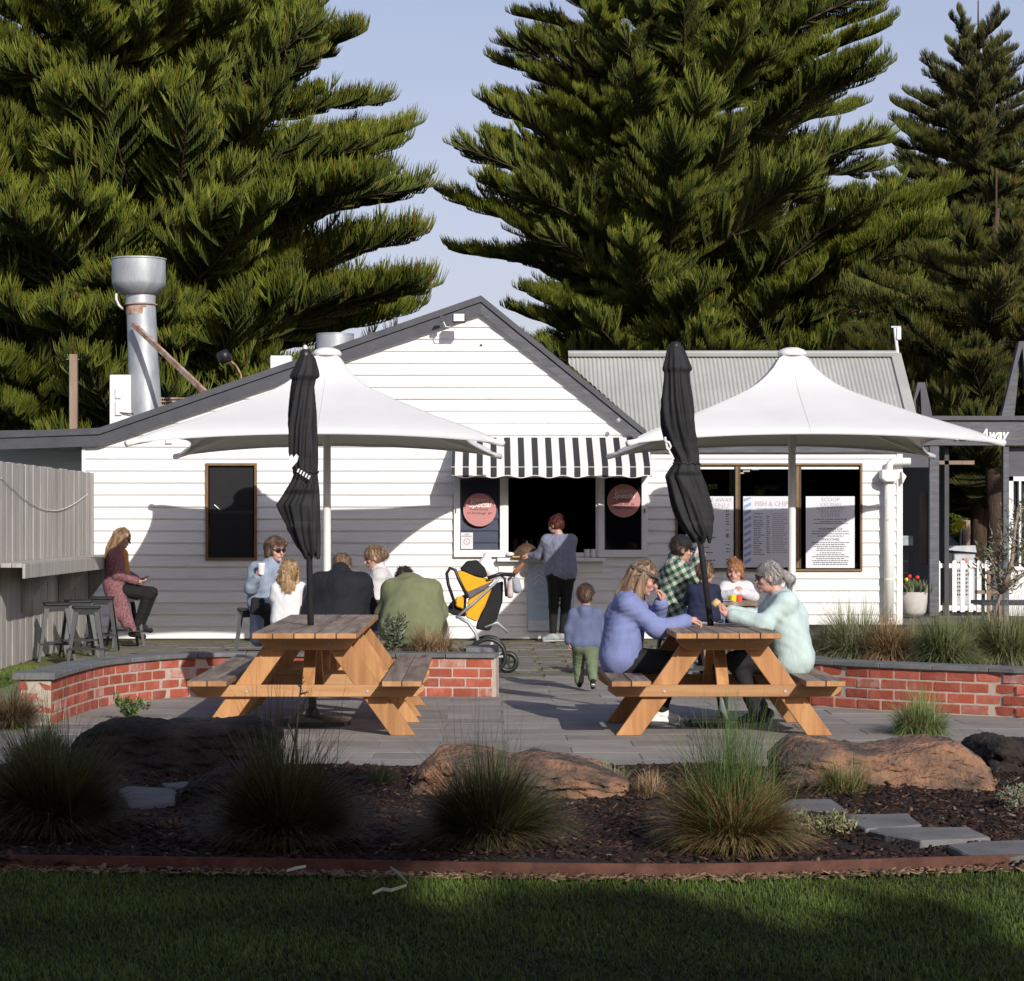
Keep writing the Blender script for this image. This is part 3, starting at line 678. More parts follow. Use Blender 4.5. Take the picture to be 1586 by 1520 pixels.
# plinth and corner boards
MB().box(xW(131), xW(1392), DW-.01, DW+.1, -.1, zW(989)).obj('plinth', M['brownd'], cafe)
MB().box(xW(127), xW(132), DW-.03, DW+.1, .02, zW(684)).obj('corner_board', M['white'], cafe, bevel=.004)
MB().box(xW(1388), xW(1397.5), DW-.034, DW+.1, -.02, zW(697)).obj('corner_board', M['white'], cafe, bevel=.004)
MB().box(xW(1397), xW(1397.4), DW+.1, 38.5, -.02, zW(700)).obj('side_wall', M['board'], cafe)
# wall on the far left, set back
for k in range(20):
    za = -.02+k*pitch
    if za > zW(680)-.1: break
    board(xW(-60), xW(127), xW(-60), xW(127), za, za+pitch, y=DW+.9)
MB().box(xW(127), xW(129), DW+.1, DW+1.0, 0, zW(684)).obj('side_wall', M['white'], cafe)
# interior rooms: back walls and ceiling
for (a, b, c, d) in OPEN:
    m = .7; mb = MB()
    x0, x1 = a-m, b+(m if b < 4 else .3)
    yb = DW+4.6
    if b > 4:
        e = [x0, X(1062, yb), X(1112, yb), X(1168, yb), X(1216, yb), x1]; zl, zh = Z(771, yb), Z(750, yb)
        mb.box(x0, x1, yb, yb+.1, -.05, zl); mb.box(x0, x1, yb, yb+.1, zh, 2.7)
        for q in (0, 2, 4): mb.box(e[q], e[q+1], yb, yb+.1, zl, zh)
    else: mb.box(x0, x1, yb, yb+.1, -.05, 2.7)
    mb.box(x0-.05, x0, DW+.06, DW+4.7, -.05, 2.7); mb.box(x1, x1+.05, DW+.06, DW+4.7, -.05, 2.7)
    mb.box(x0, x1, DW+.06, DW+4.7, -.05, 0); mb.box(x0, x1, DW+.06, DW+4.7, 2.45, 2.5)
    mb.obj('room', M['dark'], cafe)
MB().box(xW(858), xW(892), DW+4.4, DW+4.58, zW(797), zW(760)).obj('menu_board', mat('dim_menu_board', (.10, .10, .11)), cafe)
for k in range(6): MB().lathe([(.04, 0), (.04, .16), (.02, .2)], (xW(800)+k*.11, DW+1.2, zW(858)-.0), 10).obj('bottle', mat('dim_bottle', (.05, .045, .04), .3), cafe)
MB().box(xW(790), xW(920), DW+1.0, DW+1.4, zW(870), zW(858)).obj('counter', M['backdark'] if 'backdark' in M else M['black'], cafe)
# fascias: two stepped strips
yf = 31.08
def fpt(px, py): return (X(px, yf), Z(py, yf))
def fascia(pts, th1, th2, name='fascia'):
    q = [fpt(*p) for p in pts]; s = yf/F
    up = q; mid = [(x, z-th1*s) for x, z in q]; lo = [(x, z-(th1+th2)*s) for x, z in q]
    for i in range(len(q)-1):
        MB().prism([mid[i], mid[i+1], up[i+1], up[i]], 'y', yf-.03, yf+.4).obj('roof_edge', M['trimgrey'], cafe)
        MB().prism([lo[i], lo[i+1], (mid[i+1][0], mid[i+1][1]-.012), (mid[i][0], mid[i][1]-.012)], 'y', yf+.0, yf+.03).obj(name, M['trimgrey2' if i > 1 else 'trimgrey'], cafe)
        MB().prism([(lo[i][0], lo[i][1]+.03), (lo[i+1][0], lo[i+1][1]+.03), (mid[i+1][0], mid[i+1][1]-.012), (mid[i][0], mid[i][1]-.012)], 'y', yf+.031, DW+.02).obj('soffit', M['white'], cafe)
fascia([(-70, 671), (154, 663), (745, 458), (1001, 667)], 10, 18)
MB().box(X(1001, yf), X(1404, yf), yf+.05, yf+.08, Z(701, yf), Z(678, yf)).obj('fascia', M['trimgrey2'], cafe)
MB().box(X(1001, yf), X(1404, yf), yf+.081, DW+.03, Z(690, yf), Z(686, yf)).obj('soffit', M['white'], cafe)
g = MB(); g.tube([(X(1000, yf), yf+.0, Z(675, yf)), (X(1409, yf), yf+.0, Z(675, yf))], .055, 10); g.obj('gutter', M['trimgrey2'], cafe, True)
# roofs
for i, (a, b) in enumerate([((-70, 664), (156, 660)), ((156, 658), (745, 456)), ((745, 456), (1001, 662))]):
    (xa, za), (xb, zb) = fpt(*a), fpt(*b)
    MB().prism([(xa, za-.07), (xb, zb-.07), (xb, zb-.02), (xa, za-.02)], 'y', yf+.4, 39).obj('roof', M['trimgrey'], cafe)
# corrugated roof
M['corr'] = mat('corrugated_zinc', (.43, .44, .41), .5, .08, 2, .1, 40, metal=.1, stretch=(1, 1, .3))
xa, xb = X(880, 32.5), X(1383, 32.5); n = int((xb-xa)/.0075); xs = np.linspace(xa, xb, n); ye, ze = 31.0, Z(676, 31.0); yr, zr = 32.5, Z(553, 32.5)
wv = .011*np.sin(xs*2*np.pi/.058)
V = []
t0 = np.clip((X(1006, 31)-xs)/(X(1006, 31)-X(868, 32)), 0, 1)
V.append(np.stack([xs, ye+(yr-ye)*t0, ze+(zr-ze)*t0+wv+.02], 1)); V.append(np.stack([xs, np.full(n, yr), zr+wv+.02], 1))
Vv = np.concatenate(V); i = np.arange(n-1); link('corrugated_sheet', npmesh('corrugated_sheet', Vv, np.stack([i, i+1, i+1+n, i+n], 1), M['corr'], True), cafe)
MB().prism([(ye, ze-.05), (yr, zr-.05), (yr+1.5, ze), (yr+1.4, ze-.1)], 'x', X(1006, 31), xb).obj('roof', M['corr'], cafe)
g = MB(); g.beam((xa, yr-.02, zr+.045), (xb+.05, yr-.02, zr+.045), .16, .025, (0, -.5, 1)); g.tube([(xa, yr, zr+.055), (xb+.05, yr, zr+.055)], .022, 8); g.obj('ridge_cap', M['corr'], cafe)
g = MB(); g.beam((xb+.04, ye, ze+.045), (xb+.04, yr, zr+.045), .14, .03, (0, -.5, 1)); g.obj('verge_flashing', M['corr'], cafe)
M['backdark2'] = mat('black_flyscreen', (.010, .010, .012), .6, .15, 4, .2, 60, spec=.3)
# ---- left window
def win_frame(par, x0, x1, z0, z1, y, w, dep, m, name='frame'):
    for (a, b, c, d) in ((x0, x1, z1-w, z1), (x0, x1, z0, z0+w), (x0, x0+w, z0+w, z1-w), (x1-w, x1, z0+w, z1-w)):
        MB().box(a, b, y-dep, y+.04, c, d).obj(name, m, par, bevel=.003)
a, b, c, d = OPEN[0]
wl = MB().box(a+.02, b-.02, DW+.01, DW+.02, c+.02, d-.02).obj('window', M['glassd'], cafe); wl['label'] = 'tall brown framed window with a black blind'
win_frame(wl, a-.02, b+.02, c-.0, d+.02, DW, .035, .05, M['brown'])
MB().box(a+.03, b-.03, DW-.005, DW+.008, zW(796), zW(791)).obj('rail', M['black'], wl)
MB().box(a+.03, b-.03, DW+.0, DW+.006, c+.03, d-.03).obj('blind', M['backdark2'], wl)
MB().tube([(xW(332), DW-.02, zW(782)), (xW(341), DW-.03, zW(790))], .008, 6).obj('latch', M['white'], wl)
# ---- hatch
a, b, c, d = OPEN[1]
hx0, hx1 = xW(702), xW(1003)
hatch = MB().box(xW(770), xW(936), DW-.16, DW+.25, zW(870), zW(864)).obj('service_sill', M['white'], cafe, bevel=.006)
MB().box(xW(772), xW(934), DW-.03, DW, zW(887), zW(871)).obj('apron_board', M['white'], cafe, bevel=.003)
win_frame(cafe, a-.03, b+.03, c-.0, d+.03, DW, .05, .035, M['white'], 'hatch_frame')
for k, (p0, p1) in enumerate(((703, 784), (926, 1003))):
    x0, x1 = xW(p0), xW(p1); s = MB().box(x0+.06, x1-.06, DW-.052, DW-.046, zW(852), zW(738)).obj('window_sash', M['tint'], cafe)
    s['label'] = 'open white window sash left of the serving hatch' if k == 0 else 'open white window sash right of the serving hatch'
    for (q0, q1, r0, r1) in ((x0, x1, zW(863), zW(852)), (x0, x1, zW(740), zW(733)), (x0, x0+.085, zW(852), zW(740)), (x1-.085, x1, zW(852), zW(740))):
        MB().box(q0, q1, DW-.075, DW-.035, r0, r1).obj('frame', M['white'], s, bevel=.004)
    MB().box(x0+(.02 if k == 0 else x1-x0-.05), x0+(.03 if k == 0 else x1-x0-.04), DW-.09, DW-.075, zW(795), zW(788)).obj('latch', M['black'], s)
M['backdark'] = mat('dark_backing', (.05, .052, .06), .5, .1)
MB().box(xW(938), xW(992), DW-.042, DW-.038, zW(851), zW(741)).obj('blind', M['backdark'], s)
# ---- right window group
a, b, c, d = OPEN[2]
wr = MB().box(a+.03, b-.03, DW+.02, DW+.03, c+.03, d-.03).obj('window', M['glassd'], cafe); wr['label'] = 'wide bronze framed triple window with menu posters'
win_frame(wr, a-.01, b+.01, c-.01, d+.01, DW, .03, .045, M['brown'])
for px in (1141.5, 1235.5):
    MB().box(xW(px-3), xW(px+1.5), DW-.04, DW+.04, c+.03, d-.03).obj('mullion', M['brown'], wr, bevel=.003)
    MB().box(xW(px+1.6), xW(px+5), DW-.02, DW+.04, c+.03, d-.03).obj('mullion', M['brownd'], wr)
for p0, p1 in ((1052, 1137), (1147, 1229), (1241, 1330)): MB().box(xW(p0), xW(p1), DW-.006, DW+.012, zW(727), zW(723.5)).obj('blind_rail', M['white'], wr)
M['lamp'] = mat('ceiling_lamp', (.8, .7, .6)); bs = ctree(M['lamp']); bs.inputs['Emission Color'].default_value = (1, .8, .6, 1); bs.inputs['Emission Strength'].default_value = 2.0
for px, py, dd in ((1147, 734, 34), (1156, 731, 33.2), (1170, 728, 32.4)):
    tag(MB().lathe([(.05, 0), (.05, .02)], tuple(P(px, py, dd)), 12).obj('downlight', M['lamp']), 'warm round ceiling light seen through the middle window, '+{1147: 'farthest', 1156: 'middle', 1170: 'nearest'}[px]+' of three', 'ceiling light', 'ceiling lights behind the menu windows')
# posters (things: taped on the glass)
def poster(label, px0, px1, py0, py1, y=DW-.012):
    t = thing('menu_poster', label, 'poster', (xW((px0+px1)/2), y, zW(py1)), 'menu posters in the window')
    MB().box(xW(px0), xW(px1), y, y+.006, zW(py1), zW(py0)).obj('sheet', M['poster'], t); return t
def lines(t, rows, x0, x1, y, m, seed, h=.011):
    r = random.Random(seed); g = MB()
    for py in rows:
        x = x0; e = x0+(x1-x0)*r.uniform(.55, 1)
        while x < e: w_ = r.uniform(.015, .05); g.box(x, min(x+w_, e), y-.0012, y-.0004, zW(py)-h/2, zW(py)+h/2); x += w_+.008
    g.obj('printed_text', m, t)
def clines(t, rows, xc, hw, y, m, seed, h=.011):
    r = random.Random(seed); g = MB()
    for py in rows:
        w2 = hw*r.uniform(.5, 1); x = xc-w2
        while x < xc+w2: w_ = r.uniform(.015, .05); g.box(x, min(x+w_, xc+w2), y-.0012, y-.0004, zW(py)-h/2, zW(py)+h/2); x += w_+.008
    g.obj('printed_text', m, t)
yp = DW-.013
t = poster('white menu poster headed TAKE AWAY MENU behind the right black parasol', 1062, 1136, 769, 880)
txt('lettering', 'TAKE AWAY', .075, (xW(1109), yp-.001, zW(775)), M['inkgrey'], t, .0005); txt('lettering', 'MENU', .10, (xW(1113), yp-.001, zW(784)), M['inkpink'], t, .0005)
lines(t, [800, 807, 815, 824, 833, 848, 856, 868, 875], xW(1066), xW(1110), yp, M['ink'], 3)
lines(t, [790, 793, 797, 800, 804, 808, 812, 821, 828, 830, 832, 844, 850, 855, 867, 871, 875], xW(1124), xW(1131), yp, M['ink'], 4)
t = poster('white menu poster headed FISH & CHIPS with blue slanted stripes', 1151, 1228, 769, 879)
for k in range(10):
    z0 = zW(875-k*10.8); x0, x1 = xW(1152), xW(1163)
    MB().prism([(x0, z0), (x1, z0+.05), (x1, min(z0+.095, zW(770))), (x0, min(z0+.045, zW(770)))], 'y', yp-.0012, yp-.0004).obj('stripe', M['inkblue'], t)
txt('lettering', 'FISH & CHIPS', .085, (xW(1197), yp-.001, zW(781)), M['inkpink'], t, .0005, bold=.002); txt('lettering', 'AVAILABLE FROM 11.30AM', .034, (xW(1195), yp-.001, zW(788.5)), M['inkblue'], t, .0005)
lines(t, [796, 801]+[806+i*3.3 for i in range(17)], xW(1167), xW(1184), yp, M['ink'], 5, .009); lines(t, [800+i*3.3 for i in range(18)], xW(1187), xW(1193), yp, M['ink'], 6, .009)
lines(t, [796+i*3 for i in range(21)], xW(1196), xW(1225), yp, M['inkgrey'], 7, .009)
t = poster('white menu poster headed SCOOP ICECREAM and TAKE AWAY COFFEE in the right pane', 1248, 1323.5, 769, 880)
for s, py, sz, mm in (('SCOOP', 774.5, .075, 'inkgrey'), ('ICECREAM', 782, .06, 'inkgrey'), ('TAKE AWAY', 792, .06, 'inkgrey'), ('COFFEE', 798.5, .075, 'inkgrey'), ('MILKSHAKES 6.50', 819.5, .042, 'ink'), ('SMOOTHIES', 836, .045, 'ink')):
    txt('lettering', s, sz, (xW(1286), yp-.001, zW(py)), M[mm], t, .0005)
clines(t, [787, 804.5, 808, 811, 823, 827, 830.5, 840.5, 843.5, 846.5, 849.5, 852.5, 856.5, 859.5, 862.5, 865.5, 868.5, 871.5, 874.5], xW(1286), .26, yp, M['ink'], 9, .009)
# specials discs
for k, (px, py, wr_) in enumerate(((743, 790, ['Sweet Scrolls', 'on Sourdough  $9']), (965.5, 776, ['Meat Pie', 'Chicken Pie   $6', 'Veggie Pasties']))):
    y = DW-.085; t = thing('specials_sign', ['round pink specials sign with white lower half on the left sash', 'round pink specials sign on the right sash'][k], 'sign', (xW(px), y, zW(py)), "round pink TODAY'S Special signs")
    g = MB(); R = .222; pts = [(xW(px)+R*math.cos(q*math.pi/20), zW(py)+R*math.sin(q*math.pi/20)) for q in range(40)]; g.prism(pts, 'y', y, y+.012); g.obj('disc', M['pink'], t)
    txt('lettering', "TODAY'S", .062, (xW(px), y-.002, zW(py-14.5)), M['pinkp'], t, .0008); txt('lettering', 'Special', .105, (xW(px), y-.002, zW(py-8)), M['pinkp'], t, .0008, shear=.35, bold=.002)
    for j, s in enumerate(wr_): txt('handwriting', s, .045, (xW(px-1), y-.002, zW(py-1+j*6)), M['ink'], t, .0008, shear=.2, rot=.03)
t = thing('no_smoking_sign', 'small white no smoking notice at the foot of the left sash', 'sign', (xW(723), DW-.082, zW(850)))
MB().box(xW(714), xW(732.5), DW-.082, DW-.078, zW(850.5), zW(825)).obj('sheet', M['poster'], t)
txt('lettering', 'NO', .035, (xW(723), DW-.083, zW(828)), M['ink'], t, .0005); txt('lettering', 'SMOKING', .03, (xW(723), DW-.083, zW(831)), M['ink'], t, .0005)
g = MB(); c_ = (xW(723), zW(839)); pr = [(c_[0]+.04*math.cos(q*.2618), DW-.083, c_[1]+.04*math.sin(q*.2618)) for q in range(25)]; g.tube(pr, .004, 4, cap=False); g.beam((c_[0]-.03, DW-.083, c_[1]+.03), (c_[0]+.03, DW-.083, c_[1]-.03), .004, .008, (0, 1, 0)); g.obj('symbol', M['pink'], t)
# ---- awning
ma = mat('awning_stripes', (.5, .5, .5), .75, .05, 5, .15, 150); T = ma.node_tree; bs = T.nodes['Principled BSDF']
ge = T.nodes.new('ShaderNodeTexCoord'); sp = T.nodes.new('ShaderNodeSeparateXYZ'); T.links.new(ge.outputs['Object'], sp.inputs[0])
m1 = T.nodes.new('ShaderNodeMath'); m1.operation = 'MULTIPLY_ADD'; m1.inputs[1].default_value = F/31/21.2*1.0; m1.inputs[2].default_value = 100.1
T.links.new(sp.outputs[0], m1.inputs[0]); m2 = T.nodes.new('ShaderNodeMath'); m2.operation = 'FRACT'; T.links.new(m1.outputs[0], m2.inputs[0])
m3 = T.nodes.new('ShaderNodeMath'); m3.operation = 'GREATER_THAN'; m3.inputs[1].default_value = .55; T.links.new(m2.outputs[0], m3.inputs[0])
mx = T.nodes.new('ShaderNodeMix'); mx.data_type = 'RGBA'; mx.inputs[6].default_value = (.74, .72, .70, 1); mx.inputs[7].default_value = (.030, .031, .034, 1); T.links.new(m3.outputs[0], mx.inputs[0]); T.links.new(mx.outputs[2], bs.inputs['Base Color'])
aw = thing('striped_awning', 'black and white striped awning with scalloped valance over the serving hatch', 'awning', (xW(855), DW, zW(735)))
ya = DW-.78; ax0, ax1 = X(699, ya), X(1010, ya); zt, zb = zW(678), Z(722, ya); n = 240; xs = np.linspace(ax0, ax1, n); prof = [(DW-.03, zt), (DW-.25, zt-.03-(zt-zb)*.22), (DW-.52, zb+.14), (ya+.02, zb+.01), (ya, zb-.02), (ya-.002, None)]
rows = []
for (y, z) in prof:
    wob = .006*np.sin((xs-ax0)*2*np.pi/.36*1.0)
    if z is None: zz = Z(738.5, ya)+.016*np.cos((xs-ax0)*2*np.pi/.365)
    else: zz = np.full(n, z)
    rows.append(np.stack([xs, y+wob*(1 if z is None else 0), zz], 1))
Vv = np.concatenate(rows); Fl = []
for k in range(len(rows)-1): i = np.arange(n-1)+k*n; Fl.append(np.stack([i, i+1, i+1+n, i+n], 1))
link('canopy', npmesh('canopy', Vv, np.concatenate(Fl), ma, True), aw)
for xx in (ax0+.002, ax1-.002):
    MB().prism([(p[0], p[1]) for p in prof[:5]]+[(ya, Z(739, ya)), (ya+.08, Z(739, ya)), (DW-.03, Z(736, DW))], 'x', xx-.003, xx+.003).obj('end_panel', M['membrane'], aw)
g = MB(); 
for xx in (ax0+.02, ax1-.02): g.tube([(xx, DW-.04, zb-.02), (xx, ya+.02, zb-.02)], .012, 6)
g.tube([(ax0, ya+.015, zb-.02), (ax1, ya+.015, zb-.02)], .014, 8); g.obj('frame', M['poleWhite'], aw)
g = MB(); g.tube([tuple(v+np.array([0, -.003, 0])) for v in rows[-1][::3]], .006, 5, cap=False); g.obj('piping', M['poleWhite'], aw)
# ---- downpipe
t = thing('downpipe', 'white rainwater pipe with hopper head at the right corner of the cafe', 'downpipe', (xW(1377), DW-.12, 0)); y = DW-.13
g = MB(); g.tube([(X(1377, y), y, Z(738, y)), (X(1377, y), y, .3)], .062, 14); g.obj('pipe', M['poleWhite'], t, True)
g = MB(); g.tube([(X(1377, y), y, Z(738, y)), (X(1377, y), y, Z(724, y)), (X(1378.5, y), y, Z(718, y)), (X(1384, y), y, Z(715, y)), (X(1410, y), y, Z(715, y))], .05, 12); g.obj('elbow', M['poleWhite'], t, True)
MB().prism([(X(1363, y), Z(728, y)), (X(1391, y), Z(728, y)), (X(1391, y), Z(742, y)), (X(1384, y), Z(747, y)), (X(1370, y), Z(747, y)), (X(1363, y), Z(742, y))], 'y', y-.13, y+.09).obj('hopper', M['poleWhite'], t, bevel=.012)
for zz in (1.6, .8): MB().lathe([(.067, 0), (.067, .03)], (X(1377, y), y, zz), 14).obj('bracket', M['poleWhite'], t)
MB().prism([(X(1397, y), Z(730, y)), (X(1404, y), Z(738, y)), (X(1398, y), Z(750, y))], 'y', y, y+.1).obj('flap', M['poleWhite'], t)
# ---- small fittings
t = thing('floodlight', 'white floodlight on a bracket under the gable peak', 'light', tuple(P(711, 494, 30.8)))
q = P(711, 494, 30.75); g = MB().box(q.x-.085, q.x+.085, q.y-.06, q.y+.05, q.z-.06, q.z+.075); g.obj('housing', M['brownd'], t, bevel=.01)
MB().box(q.x-.07, q.x+.07, q.y-.068, q.y-.061, q.z-.035, q.z+.06).obj('lens', M['white'], t)
g = MB(); g.tube([tuple(P(702, 495, 30.8)), tuple(P(698, 507, 30.8)), tuple(P(690, 506, 30.8)), tuple(P(687, 498, 30.8))], .008, 6); g.obj('cable', M['white'], t)
q = P(686, 494, 30.82); MB().box(q.x-.04, q.x+.04, q.y-.03, q.y+.05, q.z-.04, q.z+.04).obj('junction_box', M['trimgrey'], t, bevel=.005)
for px, py in ((745, 536),): tag(MB().lathe([(.02, 0), (.015, .02)], (0, 0, 0), 10).obj('wall_vent', M['black'], loc=(xW(px), DW-.02, zW(py))), 'small round dark hole high on the gable', 'vent')
q = P(958, 651, 30.84); tag(MB().ball(tuple(q), .03).obj('roof_screw', M['galv']), 'round metal cap on the right roof edge', 'screw')
q = P(262, 684, DW-.03); tag(MB().box(q.x-.045, q.x+.045, q.y-.03, q.y+.03, q.z-.03, q.z+.03).obj('wall_box', M['white'], bevel=.005), 'tiny white box on the wall under the left umbrella tip', 'box')
# ---- flue stack
yk = 33.2; t = thing('flue_stack', 'tall galvanised kitchen flue with wide cowl and rust stains', 'flue', tuple(P(224, 650, yk)))
def L3(px0, px1, py, c=None): return None
cxk = X(222, yk); s_ = yk/F
mflue = M['galv']
g = MB(); pts = []; tilt = [(P(228.5, 655, yk), 24*s_), (P(222, 560, yk), 23.3*s_), (P(218.5, 474, yk), 22.6*s_)]
g.tube([tuple(p[0]) for p in tilt], [p[1] for p in tilt], 24); g.obj('pipe', mflue, t, 'auto')
c = P(218, 474, yk); g = MB().lathe([(23.5*s_, 0), (26*s_, .01), (26*s_, .022), (23.5*s_, .03)], tuple(c), 24); g.obj('flange', M['rust'], t)
g = MB().lathe([(22.8*s_, .03), (22.8*s_, 17*s_)], tuple(c), 24); g.obj('collar', mflue, t, 'auto')
g = MB().lathe([(23*s_, 17*s_), (30*s_, 18.5*s_), (40*s_, 31*s_), (41.5*s_, 36*s_), (41.5*s_, 70*s_), (42.8*s_, 71*s_), (42.8*s_, 73*s_), (40*s_, 73*s_), (39*s_, 40*s_)], tuple(P(215, 474, yk)), 28); g.obj('cowl', mflue, t, 'auto')
g = MB(); g.tube([tuple(P(180, 455, yk-.3)), tuple(P(180, 464, yk-.3)), tuple(P(184, 473, yk-.3)), tuple(P(190, 479, yk-.25))], .018, 6); g.obj('bracket', M['poleWhite'], t, True)
g = MB(); g.beam(tuple(P(206, 502, yk-.35)), tuple(P(318, 608, 31.4)), .05, .07); g.obj('brace', M['rust'], t)
M['flue_rust'] = M['rust']
g = MB().lathe([(22.9*s_, -.13), (22.9*s_, -.005)], tuple(c), 24); g.obj('rust_band', M['rust'], t)
# other roof things
yk2 = 33.5; t = tag(MB().lathe([(29*yk2/F, -.5), (29*yk2/F, .31), (29.6*yk2/F, .315), (29.6*yk2/F, .33), (28*yk2/F, .33)], tuple(P(519, 553, yk2)), 28).obj('roof_duct', M['galv'], smooth='auto'), 'short wide galvanised duct behind the left roof slope', 'flue')
q = P(186, 620, 33.0); t = thing('air_conditioner', 'white outdoor air conditioning unit beside the flue', 'air conditioner', tuple(q))
g = MB().box(q.x-.15, q.x+.15, q.y, q.y+.35, q.z-.6, q.z+.36); g.obj('casing', M['white'], t, bevel=.01)
MB().box(q.x-.07, q.x+.02, q.y-.03, q.y-.002, q.z+.02, q.z+.17).obj('cover', M['poleWhite'], t, bevel=.01); MB().box(q.x-.07, q.x+.03, q.y-.03, q.y-.002, q.z-.22, q.z-.02).obj('cover', M['poleWhite'], t, bevel=.01)
MB().tube([(q.x, q.y-.03, q.z-.18), (q.x+.2, q.y-.05, q.z-.2)], .01, 6).obj('cable', M['black'], t)
q = P(435, 562, 32.6); tag(MB().box(q.x-.15, q.x+.15, q.y, q.y+.2, q.z-.4, q.z+.1).obj('roof_box', M['white'], bevel=.01), 'small white box poking over the left roof slope', 'box')
t = thing('roof_post', 'square weathered timber post standing above the flat roof', 'post', tuple(P(114, 665, 33)))
a = P(114, 549, 33); b = P(115, 700, 33); MB().box(a.x-.055, a.x+.055, a.y-.05, a.y+.05, b.z, a.z).obj('post', M['wood'], t, bevel=.006); MB().tube([(a.x-.1, a.y, a.z-.07), (a.x+.08, a.y, a.z-.07)], .006, 5).obj('nail', M['rust'], t)
t = thing('spotlight', 'dark round spotlight on a bent pipe above the left roof slope', 'light', tuple(P(374, 585, 32)))
MB().tube([tuple(P(376, 600, 32)), tuple(P(373, 580, 32)), tuple(P(366, 567, 32)), tuple(P(358, 560, 32))], .014, 6).obj('pipe', M['rust'], t, True)
g = MB(); a = P(349, 553, 32); g.tube([(a.x-.06, a.y-.05, a.z-.02), (a.x+.0, a.y, a.z+.01), (a.x+.08, a.y+.02, a.z-.03)], [.09, .1, .04], 12); g.obj('lamp_head', M['black'], t, True)
t = thing('wire_cage', 'low rusty wire cage lying behind the roof edge by the flue brace', 'cage', tuple(P(270, 620, 32.6)))
g = MB()
for k in range(15): a = P(250+k*3, 0, 32.6); g.box(a.x-.003, a.x+.003, 32.6, 32.606, Z(640, 32.6), Z(617, 32.6))
for py in (617, 622, 628): g.box(X(248, 32.6), X(294, 32.6), 32.59, 32.6, Z(py, 32.6)-.008, Z(py, 32.6)+.008)
g.obj('mesh_panel', M['rust'], t)
t = thing('service_mast', 'thin pipe mast with white insulators above the roof end', 'mast', tuple(P(1392, 575, 33)))
g = MB(); g.tube([tuple(P(p, q, 33)) for p, q in ((1388, 574), (1391, 570), (1391, 555), (1387, 520), (1386, 508))], .025, 8); g.obj('pipe', M['poleWhite'], t, True)
MB().box(X(1388, 33), X(1395, 33), 32.95, 33.05, Z(527, 33), Z(508, 33)).obj('insulator', M['white'], t, bevel=.01); MB().box(X(1380, 33), X(1395, 33), 32.97, 33.0, Z(508, 33), Z(505.5, 33)).obj('bracket', M['galv'], t)
# counter items
t = thing('bread_cloche', 'brown woven bread dome on the serving counter', 'cake dome', tuple(P(816, 862, 31.1)))
q = P(816, 863.5, 31.1); g = MB().lathe([(.17, 0), (.17, .03), (.155, .09), (.11, .15), (.04, .185), (.015, .19), (.012, .22)], tuple(q), 20); g.obj('dome', mat('dark_wicker', (.10, .06, .03), .5, .4, 30, .6, 200, spec=.5), t, True)
MB().box(q.x-.2, q.x+.17, q.y-.14, q.y+.1, q.z-.004, q.z+.02).obj('board', M['stainx'], t, bevel=.004)
for k, px in enumerate((909, 918.5)):
    q = P(px, 863, 31.15); g = MB().lathe([(.028, 0), (.04, .10), (.042, .105), (.036, .105)], tuple(q), 14); o = g.obj('paper_cup', M['white'], smooth='auto'); tag(o, ['left one of two grey white paper cups on the counter', 'right one of two paper cups on the counter'][k], 'cup', 'paper cups on the counter')
q = P(790, 861, 31.1); tag(MB().ball((q.x, q.y, q.z+.02), (.06, .06, .03)).obj('napkin', M['white'], smooth=True), 'crumpled white napkin at the left end of the counter', 'napkin')
# blue notice banner under the hatch
mban = mat('banner_print', (.50, .62, .72), .6, .04, 3)
t = thing('notice_banner', 'pale blue banner with chevrons reading ORDER HERE hung under the hatch', 'banner', (xW(853), DW-.06, .1))
y = DW-.07; MB().box(xW(818), xW(889), y, y+.006, zW(977), zW(870)).obj('sheet', mban, t)
MB().box(xW(818.5), xW(888.5), y-.002, y-.0005, zW(976), zW(961)).obj('band', M['poster'], t)
for k in range(4):
    zc = zW(900-k*8); g = MB(); xm = xW(835)
    for s in (-1, 1): g.prism([(xm, zc), (xm, zc+.035), (xm+s*.075, zc-.03), (xm+s*.075, zc-.065)], 'y', y-.002, y-.0005)
    g.obj('chevron', M['poster'], t)
for s, py, sz in (('FOLLOW', 915, .075), ('FOOTPRINTS', 924, .06), ('HERE PLEASE', 934, .085)): txt('lettering', s, sz, (xW(854), y-.002, zW(py)), M['poster'], t, .0006)
txt('lettering', 'THANK YOU', .085, (xW(854), y-.003, zW(968.5)), mban, t, .0006)
# ------------------------------------------------------------ left timber screen with bar shelf
t = thing('timber_screen', 'silvery vertical board screen wall with a bar shelf at the left', 'fence', (-5.2, 28, 0))
y = 24.2; k = 0; meB = [MB().box(-.016, .016, 0, .142, 0, 2.23).mesh('board', M['fence'], bevel=.003) for _ in range(2)]
while y < 30.8:
    o = link('board', meB[k % 2], t); o.location = (-5.2+rnd.uniform(-.004, .004), y, rnd.uniform(-.01, .006)); o.matrix_parent_inverse = Matrix.Translation(-Vector(t.location)); y += .148; k += 1
MB().box(-5.28, -5.23, 24.2, 30.8, -.02, 2.2).obj('backing', M['fence'], t)
for k in range(3): MB().box(-5.17+k*.115, -5.062+k*.115, 24.3, 30.75, 1.10, 1.145).obj('shelf_plank', M['fence'], t, bevel=.003)
MB().box(-4.83, -4.80, 24.3, 30.75, .985, 1.14).obj('shelf_front', M['fence'], t, bevel=.004)
for yy in (26, 28.3, 30.4): MB().prism([(-5.18, .55), (-5.18, 1.09), (-4.84, 1.09), (-4.84, 1.0)], 'y', yy, yy+.05).obj('bracket', M['fence'], t)
